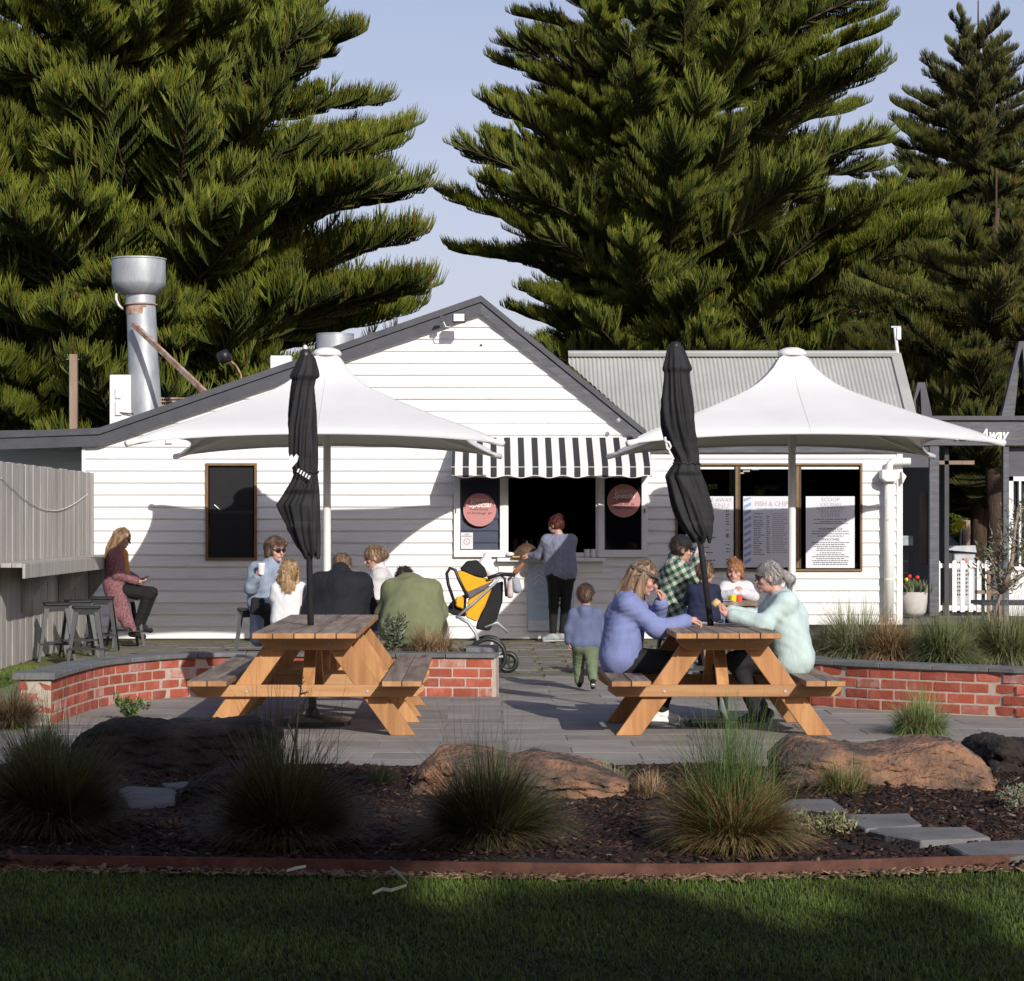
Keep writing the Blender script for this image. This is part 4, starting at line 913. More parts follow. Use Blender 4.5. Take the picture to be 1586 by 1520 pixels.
g = MB(); g.tube([(-5.17, 24.9+i*.3, 2.05-.28*math.sin(math.pi*i/18)-.006*i) for i in range(19)], .006, 4); g.obj('cable', M['poleWhite'], t)
# ------------------------------------------------------------ portico building at the right
DP = 39.0
xP = lambda px: X(px, DP)
zP = lambda py: Z(py, DP)
t = thing('portico', 'grey steel fronted portico lettered Take Away at the right', 'building', (xP(1500), DP, 0))
MB().box(xP(1400), xP(1700), DP, DP+.2, zP(690), zP(652)).obj('fascia', M['trimgrey2'], t); MB().box(xP(1398), xP(1700), DP-.06, DP+.25, zP(651.5), zP(644.5)).obj('coping', M['trimgrey'], t, bevel=.005)
MB().box(xP(1385), xP(1700), DP+.2, DP+5, zP(660), zP(655)).obj('roof', M['trimgrey'], t)
MB().box(xP(1440), xP(1455), DP+.02, DP+.16, -.0, zP(691)).obj('post', M['trimgrey2'], t, bevel=.006)
MB().box(xP(1397), xP(1440), DP+.05, DP+.1, zP(724), zP(691)).obj('lintel', M['trimgrey'], t)
MB().box(xP(1443), xP(1515), DP+.3, DP+.36, zP(719), zP(713)).obj('beam', M['wood'], t)
MB().box(xP(1385), xP(1432), DP+2.0, DP+2.1, 0, 3).obj('wall', M['trimgrey'], t)
MB().box(X(1419, 41.3), X(1433, 41.3), 40.9, 41.0, Z(873, 41.3), Z(762, 41.3)).obj('door', M['wood'], t, bevel=.004)
MB().box(X(1433.5, 41), X(1440, 41), 39.3, 44, 0, 3.0).obj('wall', M['backdark'], t)
g = thing('magazine_rack', 'dark wire rack with small colour cards beside the portico door', 'rack', tuple(P(1404, 940, 40.4)))
b = MB(); q = P(1404, 900, 40.4)
for k in range(5): b.tube([(q.x-.09+k*.05, q.y, .1), (q.x-.09+k*.05, q.y, q.z+.5)], .006, 5)
for k in range(4): b.box(q.x-.1, q.x+.12, q.y-.01, q.y, .3+k*.2, .31+k*.2)
b.obj('frame', M['black'], g); MB().box(q.x-.1, q.x+.11, q.y-.03, q.y-.015, Z(845, 40.4), Z(830, 40.4)).obj('card', mat('printed_cards', (.3, .2, .2), .6, 0, 8, col2=(.35, .5, .55)), g)
# pitched frames above
for k, (pa, pb, pt, ap) in enumerate(((1414, 1449, 592, 1431), (1557, 1625, 528, 1592))):
    f_ = 1 if k == 0 else 1.6
    MB().prism([(xP(pa), zP(645)), (xP(ap-5*f_), zP(pt)), (xP(ap-1), zP(pt)), (xP(pa+14*f_), zP(645))], 'y', DP+.4, DP+.45).obj('gablet_panel', M['trimgrey2'], t)
    MB().prism([(xP(pa-1), zP(645)), (xP(ap-5*f_), zP(pt-1)), (xP(ap+7*f_*.9), zP(pt-1)), (xP(pb), zP(645)), (xP(pb-17*f_), zP(645)), (xP(ap-3*f_+2), zP(pt+8))], 'y', DP+.25, DP+.38).obj('gablet_frame', M['trimgrey'], t)
for s, px in (('Take Away', 1511),):
    tt = txt('lettering', s, .25, (xP(1517), DP-.03, zP(674)), M['white'], t, .02, shear=.3, sx=.80, bold=.008)
# right hand part: rendered wall with window, pergola post
MB().box(xP(1555), xP(1564), DP+.05, DP+.2, 0, zP(691)).obj('post', M['trimgrey2'], t, bevel=.006)
MB().box(xP(1564), xP(1700), DP+.2, DP+.3, .0, zP(884)).obj('wall', M['membrane'], t)
MB().box(xP(1572), xP(1700), DP+.26, DP+.28, zP(884), zP(745)).obj('window', M['dark'], t)
for (a, b, c, d) in ((1564, 1700, 884, 878), (1564, 1573, 878, 738), (1564, 1700, 745, 738), (1582, 1585, 878, 745)): MB().box(xP(a), xP(b), DP+.16, DP+.3, zP(c), zP(d)).obj('window_frame', M['poleWhite'], t)
MB().box(xP(1564), xP(1700), DP+.2, DP+.3, zP(738), zP(691)).obj('wall', M['trimgrey'], t)
# picket gate
DG = 39.35
t = thing('picket_fence', 'white round topped picket fence seen through the portico', 'fence', (X(1505, DG), DG, 0))
for k in range(9):
    px = 1453+k*12.7; a = X(px, DG); w2 = .037; ztop = Z(868, DG)
    pts = [(a-w2, .06), (a+w2, .06)]+[(a+w2*math.cos(q*math.pi/6), ztop-w2+w2*math.sin(q*math.pi/6)) for q in range(7)]
    MB().prism(pts, 'y', DG, DG+.02).obj('picket', M['white'], t)
for z0, z1 in ((Z(880, DG), Z(873, DG)), (Z(946, DG), Z(938, DG))): MB().box(X(1450, DG), X(1556, DG), DG+.021, DG+.06, z0, z1).obj('rail', M['white'], t)
# terracotta bowl planter
q = P(1416, 954, 38.4); s_ = 38.4/F
t = thing('plant_pot', 'rounded white pot with red flowering cactus by the portico post', 'plant pot', (q.x, q.y, 0))
MB().lathe([(13*s_, 0), (18*s_, 6*s_), (20*s_, 20*s_), (20.5*s_, 37*s_), (19*s_, 37*s_), (18.5*s_, 30*s_)], (q.x, q.y, q.z), 24).obj('pot', mat('pale_concrete', (.50, .47, .43), .85, .1, 6, .3, 60), t, True)
r = np.random.default_rng(5); n = 260; pp = np.stack([q.x+r.normal(0, 9*s_, n), q.y+r.normal(0, .08, n), np.full(n, q.z+36*s_)], 1)
V, Fq, Cc = blades(n, pp, r.uniform(.1, .26, n), r.uniform(.02, .035, n), r.uniform(.1, .9, n), 2, (.10, .13, .06), (.20, .23, .12), r)
link('leaves', npmesh('leaves', V, Fq, M['leaf'], False, Cc), t)
for px, py, cc in ((1409, 893, 'r'), (1421, 894.5, 'r'), (1404, 898, 'y'), (1432, 909, 'r')): MB().ball(tuple(P(px, py, 38.4)), .035 if py < 900 else .02, 8).obj('flower', mat('petals_'+cc, (.62, .05, .03) if cc == 'r' else (.7, .5, .05), .7), t)
# silver bin, car, sign beyond
t = thing('gas_barbecue', 'stainless steel bin like barbecue standing behind the picket fence', 'barbecue', (X(1490, 44), 44, 0))
x0, x1 = X(1477, 44), X(1511, 44); MB().box(x0, x1, 44, 44.5, 0, Z(858, 44)).obj('body', M['galv'], t, bevel=.02)
MB().box(X(1466, 44), x0-.003, 44.05, 44.45, 0, Z(853, 44)).obj('side', M['black'], t); MB().prism([(X(1466, 44), Z(852, 44)), (X(1512, 44), Z(856, 44)), (X(1510, 44), Z(845, 44)), (X(1478, 44), Z(846, 44))], 'y', 43.95, 44.5).obj('lid', M['galv'], t)
for i in range(6):
    for j in range(12): pass
g = MB()
for i in range(7):
    for j in range(9): a = x0+.06+i*.045; z_ = .2+j*.075; g.box(a, a+.02, 43.985, 43.997, z_, z_+.03)
g.obj('grille', M['backdark'], t); MB().box(x0+.18, x0+.26, 43.96, 43.983, .75, .9).obj('badge', M['pink'], t)
M['carpaint'] = mat('dark_blue_car_paint', (.008, .010, .022), .18, .1, 3, spec=.6)
t = thing('parked_car', 'dark blue hatchback parked beyond the picket fence', 'car', (X(1440, 58), 60, 0)); xr_ = X(1495, 58)
prof = [(-4.2, .35), (-4.2, .75), (-3.3, .95), (-2.5, 1.42), (-1.3, 1.5), (-.55, 1.42), (-.12, 1.02), (-.02, .85), (0, .35)]
MB().prism([(xr_+a, b) for a, b in prof], 'y', 58.0, 59.7).obj('body', M['carpaint'], t, bevel=.07)
MB().prism([(xr_+a, b) for a, b in [(-3.0, 1.02), (-2.45, 1.36), (-1.3, 1.43), (-.65, 1.36), (-.32, 1.02)]], 'y', 57.985, 57.998).obj('window', M['black'], t)
for xx in (-3.4, -.75):
    w_ = MB().tube([(xr_+xx, 57.98, .33), (xr_+xx, 58.18, .33)], .33, 20).obj('wheel', M['black'], t); MB().tube([(xr_+xx, 57.965, .33), (xr_+xx, 57.979, .33)], .2, 14).obj('rim', M['galv'], w_)
MB().box(xr_-.95, xr_-.83, 57.93, 58.02, .86, 1.12).obj('taillight', mat('red_lens', (.5, .02, .02), .2), t); MB().box(xr_-.83, xr_-.72, 57.93, 58.02, .92, 1.12).obj('reverse_light', M['white'], t)
t = thing('road_sign', 'lime green diamond road sign over a yellow plate beyond the fence', 'sign', (X(1488, 95), 95, 0)); ys_ = 95
q = P(1488, 792, ys_); R = .285; MB().prism([(q.x-R, q.z), (q.x, q.z-R), (q.x+R, q.z), (q.x, q.z+R)], 'y', ys_, ys_+.01).obj('panel', mat('lime_reflective', (.42, .62, .02), .5), t)
MB().tube([(q.x-.08, ys_-.008, q.z-.1), (q.x-.05, ys_-.008, q.z-.02), (q.x+.05, ys_-.008, q.z-.02), (q.x+.08, ys_-.008, q.z-.1)], .016, 5).obj('symbol', M['ink'], t); MB().tube([(q.x-.05, ys_-.008, q.z+.06), (q.x+.05, ys_-.008, q.z+.08)], .02, 5).obj('symbol', M['ink'], t)
a, b = P(1480, 819, ys_), P(1496.5, 808, ys_); MB().box(a.x, b.x, ys_, ys_+.01, a.z, b.z).obj('plate', mat('yellow_reflective', (.72, .58, .01), .5), t); MB().tube([(q.x, ys_+.03, -.1), (q.x, ys_+.03, q.z)], .03, 8).obj('pole', M['galv'], t)
tag(MB().tube([(X(1497, 100), 100, -.1), (X(1497, 100), 100, Z(806, 100))], .16, 10).obj('timber_pole', M['wood'], smooth=True), 'brown timber pole standing behind the yellow road sign plate', 'pole')
pine('near pine whose brown trunk shows through the portico', X(1543, 52), 52, 8.6, lin((3, 3.9), (5.5, 3.6), (8.6, .9)), 3.1, .5, 7, BR_O, BR_T, 33, group='low pines behind the cafe', trunk_r=.25)
pine('bushy green tree seen through the portico above the car', X(1470, 110), 110, 5.5, lin((.4, 4.5), (3, 4.2), (5.5, 1)), .5, .5, 7, BR_L, BR_T, 35, group='low pines behind the cafe')
# outdoor furniture at right rear
t = thing('patio_table', 'low dark table beside the sapling at the right edge', 'table', (X(1560, 34), 34, 0)); y = 34
MB().box(X(1521, y), X(1620, y), y, y+.8, Z(938, y), Z(932, y)).obj('tabletop', mat('dark_blue_top', (.03, .035, .05), .4), t, bevel=.004)
for px in (1523, 1618): MB().box(X(px-2, y), X(px+2, y), y+.02, y+.06, 0, Z(938, y)).obj('leg', M['black'], t)
t = thing('timber_trestle', 'brown timber stand behind the sapling near the portico', 'stand', (X(1542, 37), 37, 0)); y = 37
for px in (1532, 1550): MB().box(X(px-2.5, y), X(px+2.5, y), y, y+.06, 0, Z(887, y)).obj('leg', M['wood'], t)
MB().box(X(1528, y), X(1555, y), y-.01, y+.09, Z(889, y), Z(885, y)).obj('top', M['wood'], t); MB().box(X(1514, y), X(1556, y), y-.01, y+.2, Z(920, y), Z(915, y)).obj('shelf', M['wood'], t)
# ------------------------------------------------------------ white tensile umbrellas
def shade_umbrella(label, cx, cy, zf, zr):
    t = thing('shade_umbrella', label, 'umbrella', (cx, cy, 0), 'white tensioned umbrellas'); Wd = 2.075; Dp = 2.02
    corners = [(-Wd, -Dp, zf), (Wd, -Dp, zf), (Wd, Dp, zr), (-Wd, Dp, zr)]
    nA = 28; edge = []
    for i in range(4):
        a = np.array(corners[i]); b = np.array(corners[(i+1) % 4]); inn = -((a+b)/2)[:2]; inn = inn/np.linalg.norm(inn)
        for k in range(nA):
            q = k/nA; p = a+(b-a)*q; s = 4*q*(1-q); s2 = s**.8; p[:2] += inn*.40*s2; p[2] += .13*s2; edge.append(p)
    edge = np.array(edge); ne = len(edge)
    tt = np.array([0, .04, .08, .12, .17, .22, .28, .34, .41, .48, .55, .63, .71, .8, .89, .95, 1.0])
    pp = np.interp(tt, [0, .06, .085, .12, .17, .22, .28, .34, .41, .48, .55, .63, .71, .8, .89, .95, 1], [1, .985, .93, .83, .735, .66, .59, .535, .475, .42, .365, .30, .245, .18, .115, .06, 0])
    V = []
    for a, p in zip(tt, pp):
        V.append(np.stack([edge[:, 0]*a, edge[:, 1]*a, edge[:, 2]+(3.60-edge[:, 2])*p], 1))
    V = np.concatenate(V); i = np.arange(ne); j = (i+1) % ne
    Fq = np.concatenate([np.stack([k*ne+i, k*ne+j, (k+1)*ne+j, (k+1)*ne+i], 1) for k in range(1, len(tt)-1)])
    me = npmesh('canopy', V, Fq, M['canopy'], True)
    o = link('canopy', me, t, world=False); sm = o.modifiers.new('s', 'SOLIDIFY'); sm.thickness = .006
    g = MB(); g.tube([tuple(p) for p in edge]+[tuple(edge[0])], .011, 5, cap=False); g.obj('hem', M['membrane'], t, world=False)
    for q in range(0, ne, nA//2):
        MB().tube([tuple(V[k*ne+q]+np.array([0, 0, .006])) for k in range(2, len(tt)-(1 if q % nA == 0 else 0))], .0055, 4, cap=False).obj('seam', M['seam'], t, world=False)
    MB().lathe([(.0, 3.675), (.08, 3.668), (.15, 3.64), (.175, 3.605), (.175, 3.585), (.16, 3.57)], (0, 0, 0), 24).obj('cap', M['poleWhite'], t, True, world=False)
    MB().lathe([(.046, 0), (.046, 3.55)], (0, 0, 0), 18).obj('pole', M['poleWhite'], t, 'auto', world=False)
    MB().lathe([(.15, 0), (.15, .02), (.05, .03)], (0, 0, 0), 18).obj('base_plate', M['poleWhite'], t, world=False)
    for (x, y, z) in corners:
        MB().tube([(x*.03, y*.03, 2.93), (x*.5, y*.5, 2.73), (x*.92, y*.92, z+.045), (x*1.01, y*1.01, z+.0)], [.03, .032, .032, .036], 10).obj('arm', M['poleWhite'], t, True, world=False)
    return t
shade_umbrella('large white tensioned umbrella in front of the left gable wall', -1.885, 27.87, 2.45, 2.42)
shade_umbrella('large white tensioned umbrella in front of the menu windows', 3.69, 27.87, 2.45, 2.42)
# ------------------------------------------------------------ black parasols, folded
def parasol(label, sil, base, tip, d, seed, twist, tie_y):
    s = d/F; t = thing('closed_parasol', label, 'parasol', (base[0], d, 0), 'black parasols folded over the picnic tables')
    ys = np.array([q[0] for q in sil]); L = np.array([q[1] for q in sil]); R = np.array([q[2] for q in sil])
    yy = np.linspace(ys[0], ys[-1], 90); l = np.interp(yy, ys, L); r = np.interp(yy, ys, R)
    nA = 96; th = np.linspace(0, 2*np.pi, nA, endpoint=False); V = []
    rr = np.random.default_rng(seed)
    for k, y in enumerate(yy):
        c = (l[k]+r[k])/2; hw = (r[k]-l[k])/2*s; u = (y-ys[0])/(ys[-1]-ys[0])
        tight = math.exp(-((y-tie_y)/10)**2)
        phi = th+twist*u*3
        fold = .20*np.abs(np.sin(3.5*phi+.8*math.sin(u*5)))+.10*np.abs(np.sin(7*phi+2*u))+.05*np.sin(12*phi+9*u)
        fold *= (1-.45*tight)*min(1, u*3+.25)
        rad = 1.05-fold
        rad = rad/np.max(np.abs(rad*np.cos(th)))
        dep = hw*(.85 if hw < .14 else .6)
        x = X(c, d)+hw*rad*np.cos(th); yv = d+dep*rad*np.sin(th)
        z = np.full(nA, Z(y, d))
        if y > ys[-1]-22: z = z+.06*np.abs(np.sin(3.5*phi))*((y-ys[-1]+22)/22)
        V.append(np.stack([x, yv, z], 1))
    # inner return so that the bottom reads as open cloth
    for f_, dz in ((.75, .01), (.45, .10), (.2, .25)): q = V[89 if f_ == .75 else 89].copy(); m_ = q.mean(0); q[:, :2] = m_[:2]+(q[:, :2]-m_[:2])*f_; q[:, 2] += dz; V.append(q)
    n = len(V); V = np.concatenate(V); i = np.arange(nA); j = (i+1) % nA
    Fq = np.concatenate([np.stack([k*nA+i, (k+1)*nA+i, (k+1)*nA+j, k*nA+j], 1) for k in range(n-1)])
    link('canopy', npmesh('canopy', V, Fq, M['parasol'], True), t)
    # tie strap
    k = int(np.argmin(np.abs(yy-tie_y))); ring = V[k*nA:(k+1)*nA]; cm = ring.mean(0)
    MB().tube([tuple(cm+(p-cm)*1.03+np.array([0, 0, .008*math.sin(a*2)])) for a, p in enumerate(ring[::3])]+[tuple(cm+(ring[0]-cm)*1.03)], .009, 5, cap=False).obj('strap', M['parasol'], t)
    a = Vector((X(base[0], d), d, 0)); b = P(tip[0], tip[1], d)
    MB().tube([tuple(a+Vector((0, 0, .02))), tuple(b)], [.027, .022], 12).obj('pole', M['black'], t, True)
    m_ = (b-a).normalized()
    MB().tube([tuple(b-m_*.10), tuple(b-m_*.02), tuple(b+m_*.0)], [.05, .045, .02], 12).obj('crown', M['black'], t, True)
    # fluted top flap
    return t, a, b
t, a, b = parasol('folded black parasol leaning through the left picnic table, white heart print', [(549, 466, 484), (556, 461, 489), (570, 455, 493), (584, 448, 497), (588, 452, 491), (600, 450, 489), (625, 447, 490), (660, 444, 491), (700, 446, 493), (722, 450, 493), (733, 455, 492), (742, 451, 493), (760, 440, 495), (782, 427, 496), (800, 436, 496), (825, 447, 497), (845, 458, 497), (868, 470, 497)], (484, 0), (473, 541), 18.1, 1, .5, 733)
MB().tube([tuple(P(473, 549, 18.1)), tuple(P(473, 540, 18.1)), tuple(P(472.5, 535, 18.1))], [.014, .018, .012], 10).obj('finial', M['poleWhite'], t, True)
hb = P(452, 713, 17.96); g = MB()
hp = [(0, -.065), (.042, -.01), (.044, .03), (.02, .048), (0, .02), (-.02, .045), (-.038, .03), (-.034, -.01)]
g.prism([(hb.x+.01+x*.85+z*.2, hb.z+z) for x, z in hp], 'y', hb.y-.02, hb.y-.012); g.obj('heart_print', M['white'], t)
g = MB()
for k in range(5): q = P(462+k*4.2, 729+k*2.6, 17.96); g.beam((q.x-.007, q.y-.0, q.z-.014), (q.x+.006, q.y-.0, q.z+.014), .012, .007, (0, 1, 0))
g.obj('printed_marks', M['white'], t)
MB().lathe([(.30, 0), (.30, .035), (.27, .05), (.06, .07), (.05, .12), (.032, .13), (.032, .35), (.025, .35)], tuple(Vector((X(484, 18.1), 18.1, 0))), 28).obj('base', M['black'], t, 'auto')
MB().lathe([(.033, 0), (.033, .04)], (a+(b-a)*.555)[:], 12).obj('clip', M['wood'], t)
t, a, b = parasol('folded black parasol leaning left over the right picnic table', [(535, 1036, 1057), (545, 1031, 1062), (560, 1027, 1068), (572, 1023, 1073), (577, 1027, 1068), (590, 1026, 1069), (620, 1022, 1074), (660, 1023, 1078), (690, 1030, 1082), (708, 1040, 1084), (717, 1044, 1084), (724, 1038, 1085), (738, 1029, 1089), (750, 1032, 1094), (783, 1039, 1104), (800, 1045, 1107), (820, 1056, 1106), (843, 1072, 1103)], (1120, 0), (1045, 529), 18.1, 4, -.4, 717)
g = MB(); pr = [tuple(P(px, py, 17.93)) for px, py in ((1030, 677), (1031, 684), (1034, 695), (1040, 705), (1043, 712))]; g.tube(pr, .009, 5); g.tube([tuple(P(px, py, 17.92)) for px, py in ((1031, 684), (1036, 685), (1039, 692), (1036, 698), (1032, 694))], .008, 5)
g.obj('printed_marks', M['white'], t)
q = Vector((X(1104, 18.1), 18.0, 0)); MB().box(q.x-.22, q.x+.1, q.y-.18, q.y+.2, .0, .06).obj('base', M['black'], t, bevel=.015); MB().tube([(X(1120, 18.1), 18.1, 0), (X(1120, 18.1), 18.1, .42)], .038, 14).obj('sleeve', M['galv'], t, True)
# ------------------------------------------------------------ picnic tables
def make_table():
    t = thing('picnic_table', 'x', 'picnic table', (0, 0, 0), 'timber picnic tables')
    r = random.Random(5)
    def O(mb, n, m, bv=.004): return mb.obj(n, m, t, world=False, bevel=bv)
    for k in range(5):
        x = -.381+k*.1535; O(MB().box(x, x+.148, -.30+r.uniform(-.004, .004), 1.42, .728, .77), 'table_board', [M['top'], M['stain']])
    for y in (-.047, 1.165):
        O(MB().prism([(-.285, .634), (.285, .634), (.355, .70), (.355, .7265), (-.355, .7265), (-.355, .70)], 'y', y, y+.045), 'cleat', M['stainx'])
        O(MB().prism([(-.80, .289), (.80, .289), (.86, .335), (.86, .376), (-.86, .376), (-.86, .335)], 'y', y, y+.045), 'cross_beam', M['stainx'])
    for y in (0, 1.118):
        for s in (-1, 1):
            O(MB().prism([(s*.615, 0), (s*.80, 0), (s*.285, .72), (s*.095, .72)][::s], 'y', y, y+.045), 'leg', M['stain'])
    for s in (-1, 1):
        for k in range(2):
            x = .562+k*.147; a, b = sorted((s*x, s*(x+.141))); O(MB().box(a, b, -.30+r.uniform(-.004, .004), 1.42, .381, .423), 'seat_board', [M['top'], M['stain']])
    for y0, y1 in ((.03, .42), (1.13, .74)):
        O(MB().beam((0, y0, .30), (0, y1, .70), .09, .045, (0, 0, 1)), 'brace', M['stain'])
    for s in (-1, 1):
        for (x, z) in ((.445, .33), (.16, .68)):
            b = MB().tube([(s*x, -.0475, z), (s*x, -.054, z)], .011, 8); O(b, 'bolt', M['galv'], 0)
    return t
def endgrain():   # the cut ends of the boards still show the orange stain
    for o in bpy.data.objects:
        if o.type == 'MESH' and o.name.split('.')[0] in ('table_board', 'seat_board') and len(o.data.materials) > 1:
            for p in o.data.polygons:
                p.material_index = 1 if (abs(p.normal.y) > .9 or (abs(p.normal.x) > .9 and abs(p.center.x) > .37 and o.name.startswith('table'))) else 0
tab = make_table(); endgrain()
tab.location = (-1.305, 17.15, 0); tab['label'] = 'timber picnic table nearest the camera at the left, pierced by a black parasol'
copy_tree(tab, (-1.305, 18.84, 0), 0, 'timber picnic table directly behind the left front one')
copy_tree(tab, (1.77, 17.15, 0), .008, 'timber picnic table at the right with two women facing each other')
# group table behind, mostly hidden by the seated people
copy_tree(tab, (-1.25, 23.9, 0), .05, 'timber picnic table in the middle of the seated group behind the low wall')
# high cafe table at the right back
t = thing('cafe_table', 'round edged wooden table where the children eat by the window', 'table', (X(1130, 22.6), 22.6, 0)); y = 22.3
for k in range(4): MB().box(X(1085, y), X(1174, y), y+k*.15, y+k*.15+.145, .77, .81).obj('table_board', M['top'], t, bevel=.004)
MB().box(X(1090, y), X(1170, y), y+.03, y+.07, .68, .768).obj('apron', M['wood'], t)
for px in (1094, 1168):
    for yy in (y+.05, y+.5): MB().box(X(px-3, y), X(px+3, y), yy, yy+.05, 0, .768).obj('leg', M['wood'], t)
# things on that table
q = P(1110, 930, 22.35); 
tag(MB().lathe([(.11, 0), (.13, .012), (.12, .012)], (X(1122, 22.4), 22.42, .811), 18).obj('plate', M['white'], smooth='auto'), 'white plate of food in front of the red haired girl', 'plate')
for px, cc, lab in ((1136, (.75, .62, .02), 'small yellow tub beside the plate on the cafe table'), (1145, (.75, .10, .10), 'small red tub beside the yellow one on the cafe table')):
    tag(MB().lathe([(.028, 0), (.034, .06), (.03, .065)], (X(px, 22.35), 22.36, .811), 12).obj('food_tub', mat('tub', cc, .4)), lab, 'tub', 'small food tubs')
tag(MB().tube([(X(1112, 22.35), 22.38, .83), (X(1108, 22.35), 22.38, .87)], [.035, .025], 8).obj('bread_roll', mat('bread', (.62, .45, .2), .8), smooth=True), 'pale bread roll held over the left end of the cafe table', 'food')
# ------------------------------------------------------------ metal stools
def make_stool():
    t = thing('metal_stool', 'x', 'stool', (0, 0, 0), 'gunmetal bar stools')
    c = .155; k = .03; poly = []
    for sx, sy, a0 in ((1, 1, 0), (-1, 1, 90), (-1, -1, 180), (1, -1, 270)):
        for j in range(4): a = math.radians(a0+j*30); poly.append((sx*(c-k)+k*math.cos(a), sy*(c-k)+k*math.sin(a)))
    MB().prism(poly, 'z', .635, .665).obj('seat', M['stool'], t, world=False, bevel=.006)
    for sx in (-1, 1):
        for sy in (-1, 1):
            a = (sx*.135, sy*.135, .637); b = (sx*.215, sy*.215, 0); g = MB()
            g.add([(a[0]-sx*.0, a[1], a[2]), (a[0]-sx*.055, a[1], a[2]), (b[0]-sx*.03, b[1], 0), (b[0], b[1], 0), (a[0], a[1]-sy*.055, a[2]), (b[0], b[1]-sy*.03, 0), (a[0]-sx*.02, a[1]-sy*.02, a[2]), (b[0]-sx*.012, b[1]-sy*.012, 0)],
                  [(0, 1, 2, 3), (0, 3, 5, 4), (1, 6, 7, 2), (4, 5, 7, 6), (0, 4, 6, 1), (3, 2, 7, 5)]); g.obj('leg', M['stool'], t, world=False)
    g = MB(); q = .19; z = .2
    for a, b in (((-q, -q), (q, -q)), ((q, -q), (q, q)), ((q, q), (-q, q)), ((-q, q), (-q, -q))): g.beam((*a, z), (*b, z), .008, .022)
    g.obj('foot_rail', M['stool'], t, world=False)
    g = MB(); 
    for s in (-1, 1): g.beam((-.13, s*.137, .60), (.13, s*.137, .60), .005, .06); g.beam((s*.137, -.13, .60), (s*.137, .13, .60), .005, .06)
    g.obj('skirt', M['stool'], t, world=False)
    return t
st = make_stool(); sp = [(88, 26.4, .2, 'leftmost of the metal stools by the timber screen'), (134, 25.4, .15, 'nearest metal stool, second from the left by the timber screen'), (122, 27.3, .3, 'metal stool half hidden behind the two front ones by the screen'), (157, 28.5, .1, 'metal stool just left of the seated woman in mauve'), (194, 29.5, .35, 'metal stool under the woman in the mauve cardigan'), (390, 24.7, .1, 'metal stool under the woman in the denim jacket'), (1050, 22.6, .2, 'metal stool under the man in the check jacket'), (1092, 21.9, .1, 'metal stool under the boy in navy')]
for i, (px, d, rz, lab) in enumerate(sp):
    o = st if i == 0 else copy_tree(st); o.location = (X(px, d), d, 0); o.rotation_euler = (0, 0, rz); o['label'] = lab
# ------------------------------------------------------------ stroller
SD_ = 24.3
def S3(zx, zy, dd=0): return tuple(P(680+zx/4.222, 640+zy/4.222, SD_+dd))
t = thing('pushchair', 'yellow and black three wheeled pushchair parked by the wall', 'pushchair', (X(742, SD_), SD_, 0))
M['yellow'] = mat('yellow_fabric', (.80, .40, .015), .75, .06, 5, .25, 60); M['blackfab'] = mat('black_fabric', (.014, .014, .016), .8, .2, 8, .3, 80); M['greyfab'] = mat('grey_fabric', (.13, .13, .135), .8, .15, 8, .3, 80)
def slab3(pts, d0, d1, name, m, bv=.012):
    q = [P(680+a/4.222, 640+b/4.222, SD_) for a, b in pts]; return MB().prism([(p.x, p.z) for p in q], 'y', SD_+d0, SD_+d1).obj(name, m, t, bevel=bv)
slab3([(115, 1035), (150, 1030), (240, 1068), (350, 1092), (345, 1105), (190, 1172), (150, 1140)], -.2, .2, 'hood', M['yellow'])
slab3([(135, 1020), (180, 968), (250, 962), (300, 1010), (318, 1062), (295, 1076), (215, 1058)], -.19, .19, 'hood_extension', M['blackfab'])
slab3([(180, 1172), (330, 1104), (362, 1092), (300, 1150), (200, 1212)], -.21, .21, 'hood_band', M['greyfab'])
slab3([(190, 1215), (330, 1130), (345, 1145), (300, 1260), (245, 1362), (175, 1330)], -.17, .17, 'seat', M['yellow'])
slab3([(300, 1260), (350, 1120), (420, 1100), (415, 1230), (380, 1340), (330, 1420), (240, 1410), (250, 1365)], -.15, .15, 'storage_bag', M['blackfab'])
slab3([(85, 1230), (180, 1180), (175, 1330), (100, 1320), (40, 1290)], -.13, .13, 'footwell', M['blackfab'])
slab3([(110, 1200), (165, 1190), (160, 1280), (110, 1260)], -.19, -.14, 'seat_side', M['yellow'])
for s in (-.23, .23):
    MB().tube([S3(105, 1250, s), S3(60, 1120, s), S3(50, 1050, s), S3(70, 1015, s), S3(105, 1025, s), S3(130, 1090, s), S3(190, 1210, s)], .017, 8).obj('bumper_bar', M['black'], t, True)
    MB().tube([S3(110, 1340, s), S3(230, 1240, s), S3(370, 1110, s), S3(400, 1065, s)], .014, 8).obj('frame_tube', M['galv'], t, True)
    MB().tube([S3(120, 1330, s), S3(190, 1370, s), S3(240, 1440, s), S3(262, 1520, s)], .018, 8).obj('frame_tube', M['galv'], t, True)
    MB().tube([S3(395, 1060, s), S3(430, 1080, s), S3(440, 1200, s)], .014, 8).obj('frame_tube', M['black'], t, True)
    MB().tube([S3(300, 1400, s*.6), S3(380, 1370, s*.6), S3(450, 1435, s*.4)], .016, 8).obj('frame_tube', M['galv'], t, True)
MB().tube([S3(320, 1080, -.24), S3(400, 1052, -.25), S3(480, 1058, -.1), S3(490, 1062, .1), S3(400, 1052, .25)], .02, 8).obj('handlebar', M['black'], t, True)
